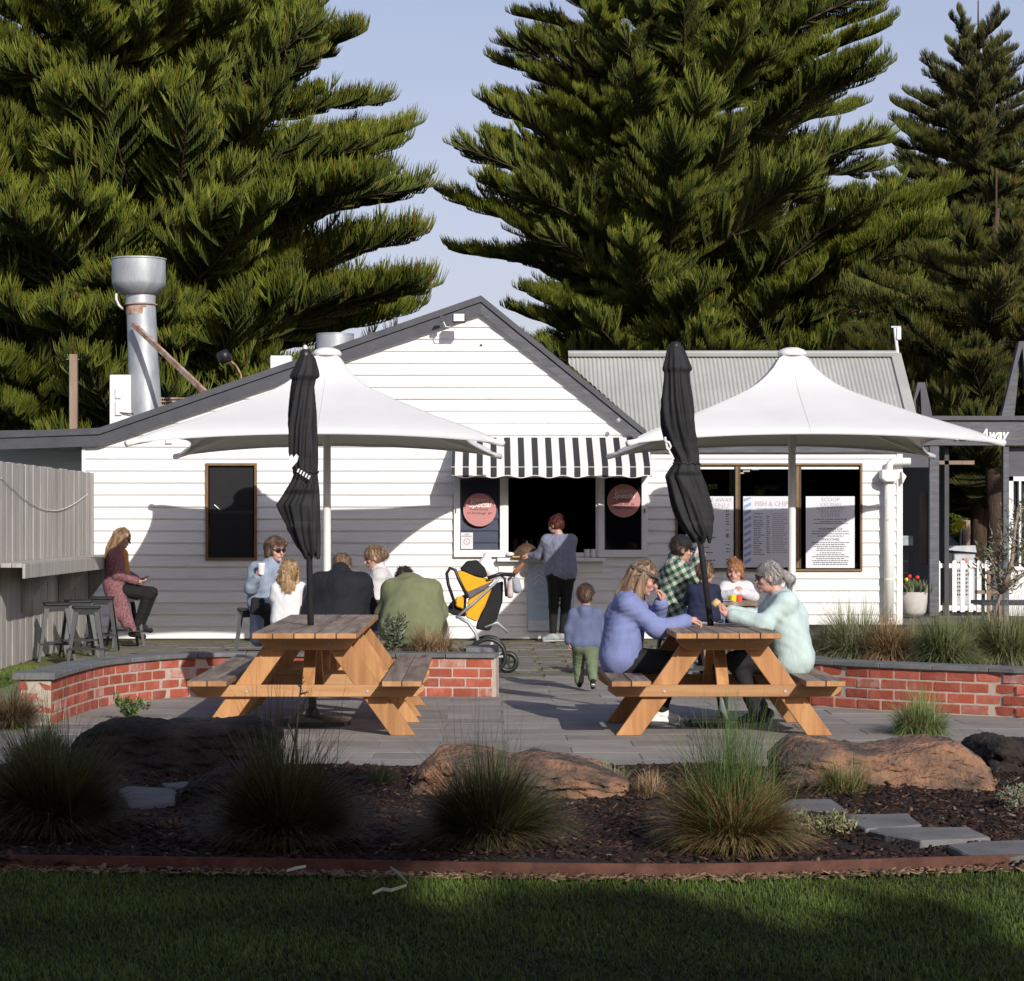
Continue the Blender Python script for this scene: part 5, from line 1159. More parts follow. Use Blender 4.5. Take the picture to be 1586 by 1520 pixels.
def wheel(c, R, rw, dy, name='wheel'):
    pr = [(c[0]+R*math.cos(a*math.pi/12), c[1], c[2]+R*math.sin(a*math.pi/12)) for a in range(25)]
    w_ = MB().tube(pr, rw, 8, cap=False).obj(name, M['black'], t, True)
    g = MB(); 
    for a in range(5): an = a*math.pi*2/5; g.beam(c, (c[0]+(R-rw)*math.cos(an), c[1], c[2]+(R-rw)*math.sin(an)), .02, .02)
    g.tube([(c[0], c[1]-.03, c[2]), (c[0], c[1]+.03, c[2])], .028, 10); g.obj('spokes', M['galv'] if R > .12 else M['black'], w_)
c = P(786.5, 980, SD_+.0); wheel((c.x, SD_+.0, .115), .09, .026, 0)
for s in (-.26, .26): wheel((X(756, SD_-.2), SD_+s-.2, .20), .175, .022, 0)
g = MB(); c = P(757, 874, SD_)
M['muslin'] = mat('white_cloth', (.75, .74, .74), .85, .05, 4, .3, 30)
# ------------------------------------------------------------ tussocks and shrubs
def tussock(label, px, pyb, wpx, hpx, n, c0, c1, c2, seed, d=None, z=0.0, wid=.005, lean=1.2, stalks=0, stalkpx=0, group='grass tussocks in the garden', cat='grass clump', name='grass_tussock', c_st=(.05, .08, .02), skew=0):
    d = d or G(pyb)+wpx*.5*G(pyb)/F*.6; s = d/F; r = np.random.default_rng(seed); R = wpx/2*s; Hh = hpx*s
    rad = R*.42*np.sqrt(r.random(n)); a = r.uniform(0, 2*np.pi, n); x0 = X(px, d)
    pos = np.stack([x0+rad*np.cos(a), d+rad*np.sin(a)*.9, np.full(n, z)], 1)
    ln = Hh*r.uniform(.45, 1.12, n); le = np.clip(r.normal(.5, .35, n), .0, 1.1)*lean*(.45+.75*rad/(R*.42+1e-6))
    ln = ln*(1-.12*(le > .7))*(1+.22*np.sin(a*2+seed*1.7)+.14*np.sin(a*5+seed)); le = le*(1+.25*np.sin(a+seed*2.3)); tw_ = r.random(n) < .10; le[tw_] += .5
    la = a+r.normal(0, .5, n)+skew
    V, Fq, Cc = blades(n, pos, ln, np.full(n, wid)*r.uniform(.6, 1.3, n), le, 4, c0, c1, r, bend=.9, cv=.35, leandir=la, c2=c2)
    parts = [(V, Fq, Cc)]
    if stalks:
        m = stalks; pos = np.stack([x0+r.normal(0, R*.2, m), d+r.normal(0, R*.2, m), np.full(m, z)], 1)
        V2, F2, C2 = blades(m, pos, stalkpx*s*r.uniform(.65, 1.1, m), np.full(m, wid*.8), np.abs(r.normal(.0, .33, m)), 4, c_st, [q*1.5 for q in c_st], r, bend=.7, cv=.3)
        parts.append((V2, F2+len(V), C2))
    V = np.concatenate([p[0] for p in parts]); Fq = np.concatenate([p[1] for p in parts]); Cc = np.concatenate([p[2] for p in parts])
    o = link(name, npmesh(name, V, Fq, M['grass'], True, Cc)); tag(o, label, cat, group); return o
def dome(label, px, pyb, wpx, hpx, n, c0, c1, c2, seed, stalks=60, stalkpx=250, c_st=(.05, .07, .02), green=0.0, group='grass tussocks in the garden'):
    "dense rounded tussock whose blades arch over and droop, with loose tall stalks above"
    d = G(pyb)+wpx*.5*G(pyb)/F*.5; s = d/F; r = np.random.default_rng(seed); R = wpx*.52*s; Hb = hpx*s
    a = r.uniform(0, 2*np.pi, n); ct = r.uniform(.02, 1, n)*1.0; ct = np.clip(ct, 0.0, 1); th = np.arccos(ct)
    lob = 1+.13*np.sin(a*3+seed)+.09*np.sin(a*7+seed*2)+.10*np.sin(a*2+th*4+seed)
    L = 1/np.sqrt((np.sin(th)/R)**2+(ct/Hb)**2)*lob*r.uniform(.62, 1.10, n); L *= np.where(r.random(n) < .08, 1.22, 1)
    b0 = R*.22*np.sqrt(r.random(n)); ab = a+r.normal(0, .5, n); x0 = X(px, d)
    pos = np.stack([x0+b0*np.cos(ab), d+b0*np.sin(ab), np.full(n, .0)], 1)
    out = np.stack([np.cos(a), np.sin(a), 0*a], 1); fc = a+np.pi/2+r.normal(0, .6, n); sd_ = np.stack([np.cos(fc), np.sin(fc), 0*a], 1); wd = .0045*r.uniform(.6, 1.4, n)
    rows = []; cols = []; sh = r.uniform(.55, 1.4, (n, 1)); mixr = r.random((n, 1)); gr = (r.random((n, 1)) < green+.25*np.clip(ct, 0, 1)[:, None]*(green > 0)); jit = r.normal(0, .05, (n, 3))
    seg = 7; cum = np.zeros((n, 3)); L = L*1.12
    for i in range(seg+1):
        t = i/seg; an = np.minimum(th*(.58+.08*t)+(t**1.5)*(.2+th*.55), 2.6)
        if i: cum = cum+(out*np.sin(an)[:, None]+np.array([0, 0, 1.])*np.cos(an)[:, None])*(L/seg)[:, None]
        ctr = pos+cum+jit*L[:, None]*t*t; ctr[:, 2] = np.maximum(ctr[:, 2], .004)
        wv = sd_*(wd*(1-.85*t**2)/2)[:, None]; rows += [ctr-wv, ctr+wv]
        cc = (np.array(c0)*(1-t)+np.array(c1)*t)[None]*sh; cc = np.where(mixr < .3, np.array(c2)[None]*sh, cc); cc = np.where(gr, np.array([.09, .135, .03])*sh*(.6+.8*t), cc); cols += [cc, cc]
    V = np.stack(rows, 1).reshape(-1, 3); Cc = np.stack(cols, 1).reshape(-1, 3); f = np.array([(2*i, 2*i+1, 2*i+3, 2*i+2) for i in range(seg)]); Fq = (f[None]+(np.arange(n)*(seg+1)*2)[:, None, None]).reshape(-1, 4)
    m = stalks; ps = np.stack([x0+r.normal(0, R*.22, m), d+r.normal(0, R*.2, m), np.full(m, 0.)], 1)
    V2, F2, C2 = blades(m, ps, stalkpx*s*r.uniform(.6, 1.1, m), np.full(m, .0042), np.abs(r.normal(.0, .36, m)), 5, c_st, [q*1.5 for q in c_st], r, bend=.75, cv=.3)
    o = link('grass_tussock', npmesh('grass_tussock', np.concatenate([V, V2]), np.concatenate([Fq, F2+len(V)]), M['grass'], True, np.concatenate([Cc, C2]))); tag(o, label, 'grass clump', group); return o
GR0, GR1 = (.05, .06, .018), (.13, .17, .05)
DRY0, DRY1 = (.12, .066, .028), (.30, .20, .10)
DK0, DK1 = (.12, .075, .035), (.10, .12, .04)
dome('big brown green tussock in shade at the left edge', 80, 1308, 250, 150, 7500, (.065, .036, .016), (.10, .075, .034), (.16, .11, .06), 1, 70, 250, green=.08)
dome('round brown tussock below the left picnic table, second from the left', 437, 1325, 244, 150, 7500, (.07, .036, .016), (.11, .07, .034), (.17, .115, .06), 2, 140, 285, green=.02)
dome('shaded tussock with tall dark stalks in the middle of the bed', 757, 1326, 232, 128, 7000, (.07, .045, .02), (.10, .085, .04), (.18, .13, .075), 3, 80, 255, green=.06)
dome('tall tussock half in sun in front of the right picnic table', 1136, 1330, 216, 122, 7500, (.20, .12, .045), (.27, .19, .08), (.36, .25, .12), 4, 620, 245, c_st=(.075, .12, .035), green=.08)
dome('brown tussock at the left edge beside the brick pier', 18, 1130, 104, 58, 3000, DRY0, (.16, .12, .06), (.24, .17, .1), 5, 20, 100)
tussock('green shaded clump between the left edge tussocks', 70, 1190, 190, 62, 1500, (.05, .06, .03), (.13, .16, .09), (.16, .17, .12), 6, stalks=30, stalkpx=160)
tussock('leafy green grass clump on top of the right boulder', 1425, 1150, 165, 62, 1900, (.07, .10, .025), (.20, .28, .08), (.30, .30, .16), 7, d=17.3, z=0, lean=1.3)
tussock('low green tuft at the foot of the right boulder', 1308, 1238, 130, 52, 1500, (.13, .12, .04), (.17, .20, .06), (.32, .25, .12), 8, lean=1.3)
tussock('pale green tuft at the right end of the middle boulder', 952, 1226, 85, 40, 600, (.12, .13, .05), (.24, .28, .12), (.34, .30, .18), 9, lean=1.3)
tussock('dry straw coloured tuft beside the middle boulder', 1008, 1240, 95, 38, 800, DRY0, (.36, .24, .14), (.40, .30, .18), 10, lean=1.4)
tussock('dark low grass left of the middle boulder', 590, 1222, 130, 30, 700, (.04, .05, .02), (.08, .11, .03), (.12, .12, .06), 21, lean=1.4)
tussock('dry tuft between the tussocks below the long dark boulder', 270, 1290, 90, 22, 350, DRY0, (.3, .22, .14), (.3, .24, .16), 22, lean=1.6)
# planter grasses at the right
PG = 'grasses growing in the right brick planter'
for (px, w_, h_, lab, cols, d, sd) in ((1325, 120, 66, 'green grass clump in the planter under the menu window', ((.10, .12, .05), (.25, .29, .14), (.34, .33, .2)), 20.6, 31),
        (1378, 84, 52, 'brown dead grass clump in the middle of the planter', ((.20, .11, .05), (.34, .22, .11), (.40, .28, .16)), 20.2, 32),
        (1462, 130, 58, 'dense mid green grass clump in the planter', ((.07, .09, .03), (.17, .22, .08), (.28, .28, .14)), 19.9, 33),
        (1560, 120, 66, 'tall green clump at the right edge of the planter', ((.08, .09, .03), (.19, .22, .09), (.30, .28, .15)), 20.3, 34),
        (1283, 80, 36, 'small pale clump at the left end of the planter', ((.12, .13, .06), (.28, .30, .16), (.36, .34, .2)), 20.7, 35),
        (1415, 70, 40, 'loose green clump between the brown and the dense clump', ((.09, .11, .05), (.24, .28, .14), (.34, .33, .2)), 20.8, 36),
        (1505, 90, 44, 'low green clump behind the dense one', ((.07, .09, .03), (.18, .22, .09), (.28, .28, .14)), 21.5, 37)):
    s = d/F; tussock(lab, px, 0, w_*1.08, h_*1.25, 2600, *cols, sd, d=d, z=.37, wid=.007, lean=1.5, group=PG, stalks=40, stalkpx=h_*1.35, c_st=(.2, .2, .1))
tussock('drooping brown grass clump on the low planter behind the left table', 668, 0, 128, 40, 1500, (.20, .12, .06), (.34, .23, .12), (.42, .32, .2), 41, d=21.6, z=.38, lean=1.6, group='clumps in the low planter')
tussock('pale straw grass beside the grey leaved shrub in the low planter', 592, 0, 60, 26, 500, (.2, .15, .08), (.42, .36, .24), (.45, .4, .28), 42, d=21.6, z=.38, lean=1.6, group='clumps in the low planter')
# leafy shrubs
def leafy(name, label, stems, n, lsz, cols, seed, parent=None, cat='shrub', spread=.03, group=None, stemr=.006, tipbias=0.3, narrow=.3):
    "stems: polylines of 3D points"
    r = np.random.default_rng(seed); t = thing(name, label, cat, tuple(stems[0][0][:2])+(0,), group)
    g = MB()
    for st_ in stems: g.tube([tuple(p) for p in st_], [stemr*(1-.6*i/max(1, len(st_)-1)) for i in range(len(st_))], 6)
    g.obj('stem', M['wood'] if stemr < .012 else mat('pale_bark', (.27, .21, .17), .8, .2, 8, .4, 60), t, True)
    segs = [(np.array(a), np.array(b)) for st_ in stems for a, b in zip(st_, st_[1:])]; W_ = np.array([np.linalg.norm(b-a) for a, b in segs]); W_[:] = W_/W_.sum()
    k = r.choice(len(segs), n, p=W_); q = r.random(n)**(1-tipbias); A = np.array([segs[i][0] for i in k]); B = np.array([segs[i][1] for i in k]); pos = A+(B-A)*q[:, None]+r.normal(0, spread, (n, 3))
    ax = r.normal(0, 1, (n, 3)); ax[:, 2] = np.abs(ax[:, 2])*.8+.2; ax /= np.linalg.norm(ax, axis=1)[:, None]; sd_ = np.cross(ax, r.normal(0, 1, (n, 3))); sd_ /= np.linalg.norm(sd_, axis=1)[:, None]
    L_ = lsz*r.uniform(.6, 1.2, n)[:, None]; wv = L_*narrow; nrm = np.cross(ax, sd_)
    V = np.stack([pos, pos+ax*L_*.45+sd_*wv*.5, pos+ax*L_+nrm*L_*.1, pos+ax*L_*.45-sd_*wv*.5], 1).reshape(-1, 3)
    Fq = np.arange(4*n).reshape(n, 4); c = np.array(cols)[r.choice(len(cols), n)]*r.uniform(.7, 1.3, (n, 1))
    link('leaves', npmesh('leaves', V, Fq, M['leaf'], False, np.repeat(c, 4, 0)), t); return t
def stemfan(px, pyb, w, h, d, n, seed, z0=0):
    r = random.Random(seed); out = []; b = Vector((X(px, d), d, z0)); s = d/F
    for i in range(n):
        e = b+Vector((r.uniform(-.5, .5)*w*s, r.uniform(-.4, .4)*w*s, h*s*r.uniform(.6, 1))); m = b.lerp(e, .5)+Vector((r.uniform(-.02, .02), 0, .03)); out.append([b+Vector((r.uniform(-.04, .04), 0, 0)), m, e])
    return out
leafy('small_shrub', 'small bright green leafy shrub behind the long dark boulder', stemfan(203, 1112, 56, 34, G(1118)+.1, 12, 1), 420, .045, [(.07, .13, .03), (.12, .2, .05), (.05, .09, .02)], 1, spread=.015, narrow=.45)
leafy('grey_shrub', 'upright grey green shrub in the low planter behind the left table', stemfan(611, 0, 26, 62, 21.5, 7, 2, .38), 520, .075, [(.12, .15, .09), (.2, .23, .16), (.07, .09, .05)], 2, spread=.02, narrow=.25)
leafy('ground_cover_shrub', 'pale green low ground cover beside the stepping stones', stemfan(1275, 1297, 100, 26, G(1300)+.1, 40, 3), 1300, .03, [(.2, .22, .10), (.28, .28, .14), (.14, .15, .06)], 3, spread=.02, narrow=.35)
leafy('ground_cover_shrub', 'small grey green bush at the right edge beside the mulch', stemfan(1574, 1258, 60, 36, G(1262)+.1, 24, 4), 800, .03, [(.16, .18, .11), (.24, .26, .18)], 4, spread=.02, narrow=.35)
leafy('ground_cover_shrub', 'grey green low plant in shade right of the left tussock', stemfan(120, 1180, 90, 24, G(1185), 24, 5), 700, .03, [(.12, .15, .10), (.18, .2, .14)], 5, spread=.02, narrow=.35)
# dead black stem in front of the left table
d = 13.6; leafy('dry_weed', 'dark dry branching weed standing before the left picnic table', [[P(462, 1240, d), P(458, 1150, d), P(463, 1090, d), P(466, 1062, d), P(472, 1055, d)], [P(466, 1064, d), P(460, 1060, d)], [P(465, 1075, d), P(478, 1072, d)], [P(457, 1150, d), P(446, 1120, d)]], 40, .02, [(.03, .02, .015)], 6, spread=.008, stemr=.007)
# small weeds in the mulch
lawn('ground_weeds', 'patches of tiny bright weeds in the mulch behind the middle tussock', 2600, -.6, 3.4, 11.0, 14.5, .01, .012, .03, .008, 44, c0=(.10, .16, .04), c1=(.2, .30, .08), mask=lambda x, y: ((x-1.05)**2/.12+(y-13.2)**2/.02 < 1) | ((x-2.0)**2/.03+(y-12.5)**2/.02 < 1) | ((x-2.75)**2/.05+(y-11.4)**2/.02 < 1) | ((x-2.9)**2/.01+(y-13.9)**2/.03 < 1))
# torn leaves on the lawn
for k, (pts, lab) in enumerate((([(604, 1355), (618, 1365), (632, 1381)], 'long pale leaf lying on the lawn, upper one of two'), ([(577, 1397), (592, 1390), (606, 1392), (630, 1384)], 'broken pale leaf lying on the lawn, lower one of two'), ([(444, 1361), (458, 1357), (474, 1354)], 'short pale leaf on the lawn below the second tussock'))):
    pw = [(X(a, G(b)), G(b), .03) for a, b in pts]; g = MB(); v = []
    for i, p in enumerate(pw): w_ = .018*(1-.7*abs(i/(len(pw)-1)-.5)*2); v += [(p[0], p[1]-w_, p[2]), (p[0], p[1]+w_, p[2]+.01)]
    g.add(v, [(2*i, 2*i+1, 2*i+3, 2*i+2) for i in range(len(pw)-1)]); tag(g.obj('fallen_leaf', mat('dry_leaf', (.40, .42, .25), .8)), lab, 'leaf', 'leaves lying on the lawn')
# sapling
d = 20.4; Q = lambda a, b, dd=0: P(a, b, d+dd)
tr = [[Q(1540, 1016), Q(1534, 975), Q(1542, 945), Q(1549, 925), Q(1551, 912)], [Q(1551, 914), Q(1545, 895, .1), Q(1542, 870, .1), Q(1546, 845, .15)], [Q(1550, 918), Q(1562, 890, -.1), Q(1568, 865, -.1), Q(1572, 820, -.1), Q(1579, 782, 0)], [Q(1552, 915), Q(1570, 900), Q(1592, 885), Q(1610, 850)], [Q(1548, 916), Q(1530, 905, .1), Q(1522, 890, .1), Q(1518, 872, .1)], [Q(1545, 868, .1), Q(1552, 840), Q(1550, 820)], [Q(1567, 866), Q(1580, 850), Q(1590, 835)], [Q(1542, 880), Q(1532, 862), Q(1524, 855)], [Q(1570, 840), Q(1562, 825)], [Q(1575, 810), Q(1584, 790)], [Q(1592, 885), Q(1600, 870), Q(1602, 840)]]
leafy('sapling', 'thin forked sapling with sparse grey green leaves in the planter', [[Vector(p) for p in s_] for s_ in tr[:4]], 10, .05, [(.16, .18, .11)], 7, cat='tree', stemr=.026, spread=.01)
sap = bpy.data.objects['sapling']
tw = leafy('sap_t', 'x', [[Vector(p) for p in s_] for s_ in tr[1:]], 900, .065, [(.13, .16, .09), (.24, .26, .18), (.09, .11, .05), (.20, .17, .10)], 8, stemr=.008, spread=.05, narrow=.24)
for ch in list(tw.children):
    ch.parent = sap; ch.matrix_parent_inverse = Matrix.Translation(-Vector(sap.location)); ch.name = 'twigs' if ch.name.startswith('stem') else 'leaves'
bpy.data.objects.remove(tw)
# ------------------------------------------------------------ people: smooth-union distance fields meshed with surface nets
def surfnet(Fd, org, h):
    ins = Fd < 0; nx, ny, nz = Fd.shape
    c = np.zeros((nx-1, ny-1, nz-1), np.int8); sl = lambda o: (slice(o[0], nx-1+o[0]), slice(o[1], ny-1+o[1]), slice(o[2], nz-1+o[2]))
    for o in np.ndindex(2, 2, 2): c += ins[sl(o)]
    act = (c > 0) & (c < 8); idx = -np.ones(act.shape, np.int64); ii = np.argwhere(act); idx[act] = np.arange(len(ii))
    pos = np.zeros((len(ii), 3)); cnt = np.zeros(len(ii))
    for ax in range(3):
        oth = [a for a in range(3) if a != ax]
        for p in (0, 1):
            for q in (0, 1):
                o0 = [0, 0, 0]; o0[oth[0]] = p; o0[oth[1]] = q; o1 = list(o0); o1[ax] = 1
                a = Fd[tuple((ii+o0).T)]; b = Fd[tuple((ii+o1).T)]; m = (a < 0) != (b < 0); t = np.where(m, a/(a-b+1e-12), 0)
                pt = ii+np.array(o0, float); pt[:, ax] += t; pos += pt*m[:, None]; cnt += m
    pos = pos/cnt[:, None]*h+org; fs = []
    for ax in range(3):
        o = [a for a in range(3) if a != ax]
        s0 = [slice(1, n-1) for n in (nx, ny, nz)]; s1 = list(s0); s0[ax] = slice(0, (nx, ny, nz)[ax]-1); s1[ax] = slice(1, (nx, ny, nz)[ax])
        A = ins[tuple(s0)]; B = ins[tuple(s1)]; e = np.argwhere(A != B)
        if not len(e): continue
        off = np.array([1, 1, 1]); off[ax] = 0; e2 = e+off
        fl = A[tuple(e.T)]
        d1 = np.zeros(3, int); d1[o[0]] = 1; d2 = np.zeros(3, int); d2[o[1]] = 1
        g = lambda k: idx[tuple(np.clip(k, 0, np.array(idx.shape)-1).T)]
        q = np.stack([g(e2-d1-d2), g(e2-d2), g(e2), g(e2-d1)], 1)
        flip = fl if ax != 1 else ~fl
        q = np.where(flip[:, None], q, q[:, ::-1]); q = q[(q >= 0).all(1)]; fs.append(q)
    return pos, np.concatenate(fs)
def sdf_mesh(prims, h=.012, k=.03, disp=None, cuts=()):
    "prims: ('c',a,b,ra,rb) tapered capsule | ('e',c,radii,Rot)"
    lo = np.full(3, 1e9); hi = -lo
    for p in prims:
        if p[0] == 'c':
            for q, r_ in ((p[1], p[3]), (p[2], p[4])): q = np.array(q); lo = np.minimum(lo, q-r_); hi = np.maximum(hi, q+r_)
        else: q = np.array(p[1]); m = max(p[2]); lo = np.minimum(lo, q-m); hi = np.maximum(hi, q+m)
    lo -= .03; hi += .03; n = np.ceil((hi-lo)/h).astype(int)+1
    ax = [lo[i]+h*np.arange(n[i]) for i in range(3)]; Fd = np.full(tuple(n), 1.0, np.float32)
    for p in prims:
        if p[0] == 'c':
            a, b = np.array(p[1], float), np.array(p[2], float); R_ = max(p[3], p[4]); l2, h2 = np.minimum(a, b)-R_-.06, np.maximum(a, b)+R_+.06
        else: a = np.array(p[1], float); R_ = max(p[2]); l2, h2 = a-R_-.06, a+R_+.06
        i0 = np.maximum(((l2-lo)/h).astype(int), 0); i1 = np.minimum(((h2-lo)/h).astype(int)+2, n)
        s = tuple(slice(i0[i], i1[i]) for i in range(3)); G_ = np.stack(np.meshgrid(*[ax[i][s[i]] for i in range(3)], indexing='ij'), -1)
        if p[0] == 'c':
            ab = b-a; t = np.clip(((G_-a)@ab)/(ab@ab+1e-9), 0, 1); d = np.linalg.norm(G_-(a+t[..., None]*ab), axis=-1)-(p[3]+(p[4]-p[3])*t)
        else:
            R3 = np.array(p[3]) if len(p) > 3 and p[3] is not None else np.eye(3); L_ = (G_-a)@R3; r3 = np.array(p[2]); kk = np.linalg.norm(L_/r3, axis=-1); k2 = np.linalg.norm(L_/r3**2, axis=-1)+1e-9; d = kk*(kk-1)/k2
        cur = Fd[s]; hh = np.clip(.5+.5*(cur-d)/k, 0, 1); Fd[s] = cur*(1-hh)+d*hh-k*hh*(1-hh)
    if disp is not None or cuts:
        G_ = np.stack(np.meshgrid(*ax, indexing='ij'), -1)
        if disp is not None: near = np.abs(Fd) < .05; Fd[near] += disp(G_[near])
        for c in cuts:      # subtracted ellipsoids or half spaces
            if c[0] == 'h': d = (G_-np.array(c[1]))@np.array(c[2]); Fd = np.maximum(Fd, d)
            else:
                L_ = (G_-np.array(c[1]))@(np.array(c[3]) if c[3] is not None else np.eye(3)); r3 = np.array(c[2]); kk = np.linalg.norm(L_/r3, axis=-1); k2 = np.linalg.norm(L_/r3**2, axis=-1)+1e-9; Fd = np.maximum(Fd, -(kk*(kk-1)/k2))
    Fd[0] = Fd[-1] = 1; Fd[:, 0] = Fd[:, -1] = 1; Fd[:, :, 0] = Fd[:, :, -1] = 1
    return surfnet(Fd, lo, h)
def folds(amp, seed, f=16):
    r = np.random.default_rng(seed); K = [(r.normal(0, 1, 3)*np.array([1, 1, 1.5])*f, r.uniform(0, 6)) for _ in range(4)]
    W = r.normal(0, 9, 3)
    def d(p):
        o = np.zeros(len(p))
        for k, ph in K: o += (np.abs(np.sin(p@k+ph+2.2*np.sin(p@W+ph)))**2-.5)*(.6+.6*np.sin(p@W*.6+ph))
        return amp*o*.34
    return d
def rotz(a): c, s = math.cos(a), math.sin(a); return np.array([[c, -s, 0], [s, c, 0], [0, 0, 1]])
def headframe(yaw, pitch, roll=0):
    "columns: right, forward, up. yaw 0 looks away from camera (+y), pi/2 looks to -x"
    cp, sp = math.cos(pitch), math.sin(pitch); Rx = np.array([[1, 0, 0], [0, cp, -sp], [0, sp, cp]]); cr, sr = math.cos(roll), math.sin(roll); Ry = np.array([[cr, 0, sr], [0, 1, 0], [-sr, 0, cr]])
    return rotz(yaw)@Rx@Ry
M['skin'] = mat('skin', (.56, .33, .25), .5, .05, 6, spec=.35); M['skinr'] = mat('rosy_skin', (.58, .32, .25), .5, .07, 6, spec=.35)
M['lips'] = mat('lips', (.40, .13, .11), .5); M['eye'] = mat('eyes', (.03, .02, .018), .2); M['lens'] = mat('sunglass_lens', (.012, .01, .01), .12, spec=.7)
HM = {}
def hairmat(name, c1, c2): HM[name] = mat('hair_'+name, c1, .5, 0, 34, .6, 90, col2=c2, stretch=(1.4, 1.4, .16), spec=.45, dist=.004); return HM[name]
hairmat('auburn', (.13, .07, .035), (.36, .23, .12)); hairmat('brown', (.055, .032, .02), (.15, .09, .055)); hairmat('blonde', (.24, .14, .065), (.55, .38, .20)); hairmat('dark', (.02, .014, .011), (.06, .04, .03))
hairmat('lightbrown', (.10, .058, .034), (.33, .21, .12)); hairmat('red', (.055, .012, .012), (.15, .035, .03)); hairmat('ginger', (.22, .085, .03), (.48, .23, .10)); hairmat('grey', (.17, .155, .14), (.42, .40, .38))
def hand_mb(g, wr, d, n, curl, sc, side):
    "simple hand: palm plus four fingers and a thumb. d: pointing direction, n: palm normal, side +-1 for the thumb"
    d = Vector(d).normalized(); n = Vector(n); n = (n-d*n.dot(d)).normalized(); s = d.cross(n)*side; wr = Vector(wr)
    def pt(a, b, c): return tuple(wr+d*a*sc+s*b*sc+n*c*sc)
    for b, L_, r_ in ((.030, .070, .0085), (.010, .080, .009), (-.010, .075, .0088), (-.029, .060, .0078)):
        c1, c2 = math.cos(curl), math.sin(curl); p0 = (.075, b*.9, 0); p1 = (p0[0]+L_*.45*math.cos(curl*.6), b, L_*.45*math.sin(curl*.6)); p2 = (p1[0]+L_*.33*math.cos(curl*1.4), b, p1[2]+L_*.33*math.sin(curl*1.4)); p3 = (p2[0]+L_*.25*math.cos(curl*2.1), b*.95, p2[2]+L_*.25*math.sin(curl*2.1))
        g.tube([pt(.05, b*.8, 0), pt(*p0), pt(*p1), pt(*p2), pt(*p3)], [r_*sc, r_*sc*1.1, r_*sc, r_*sc*.95, r_*sc*.6], 6)
    g.tube([pt(.02, .022, 0), pt(.05, .045, .012), pt(.075, .050, .026), pt(.092, .044, .04)], [.013*sc, .012*sc, .0105*sc, .007*sc], 6)
def face_parts(t, Hc, Rf, hs, style):
    W = lambda x, y, z: tuple(np.array(Hc)+Rf@(np.array([x, y, z])*hs))
    if 'eyes' in style:
        for s in (-1, 1): MB().ball(W(s*.032, .082, .012), .0115*hs, 8).obj('eye', M['eye'], t, True); MB().tube([W(s*.048, .084, .033), W(s*.032, .092, .037), W(s*.016, .092, .033)], .004*hs, 5).obj('eyebrow', HM['brown'], t)
    if 'mouth' in style: MB().tube([W(-.022, .080, -.052), W(0, .094, -.053), W(.022, .080, -.052)], [.003*hs, .0065*hs, .003*hs], 6).obj('lips', M['lips'], t, True)
    if 'shades' in style:
        g = MB()
        for s in (-1, 1):
            pr = []
            c = np.array([s*.034, .093, .010])
            for a in range(12): an = a*math.pi/6; pr.append(W(c[0]+.029*math.cos(an), c[1]-abs(.029*math.cos(an)+s*.0)*0.0-(.012 if s*math.cos(an) > .5 else 0), c[2]+.022*math.sin(an)))
            pr2 = [tuple(np.array(p)+Rf@np.array([0, .005*hs, 0])) for p in pr]; g.add(pr+pr2, [tuple(range(12)), tuple(range(12, 24))[::-1]]+[(i, (i+1) % 12, 12+(i+1) % 12, 12+i) for i in range(12)])
            g.tube([W(s*.060, .086, .018), W(s*.080, .0, .018)], .0035*hs, 5)
        g.tube([W(-.01, .097, .014), W(.01, .097, .014)], .003*hs, 5); g.obj('sunglasses', M['lens'], t)
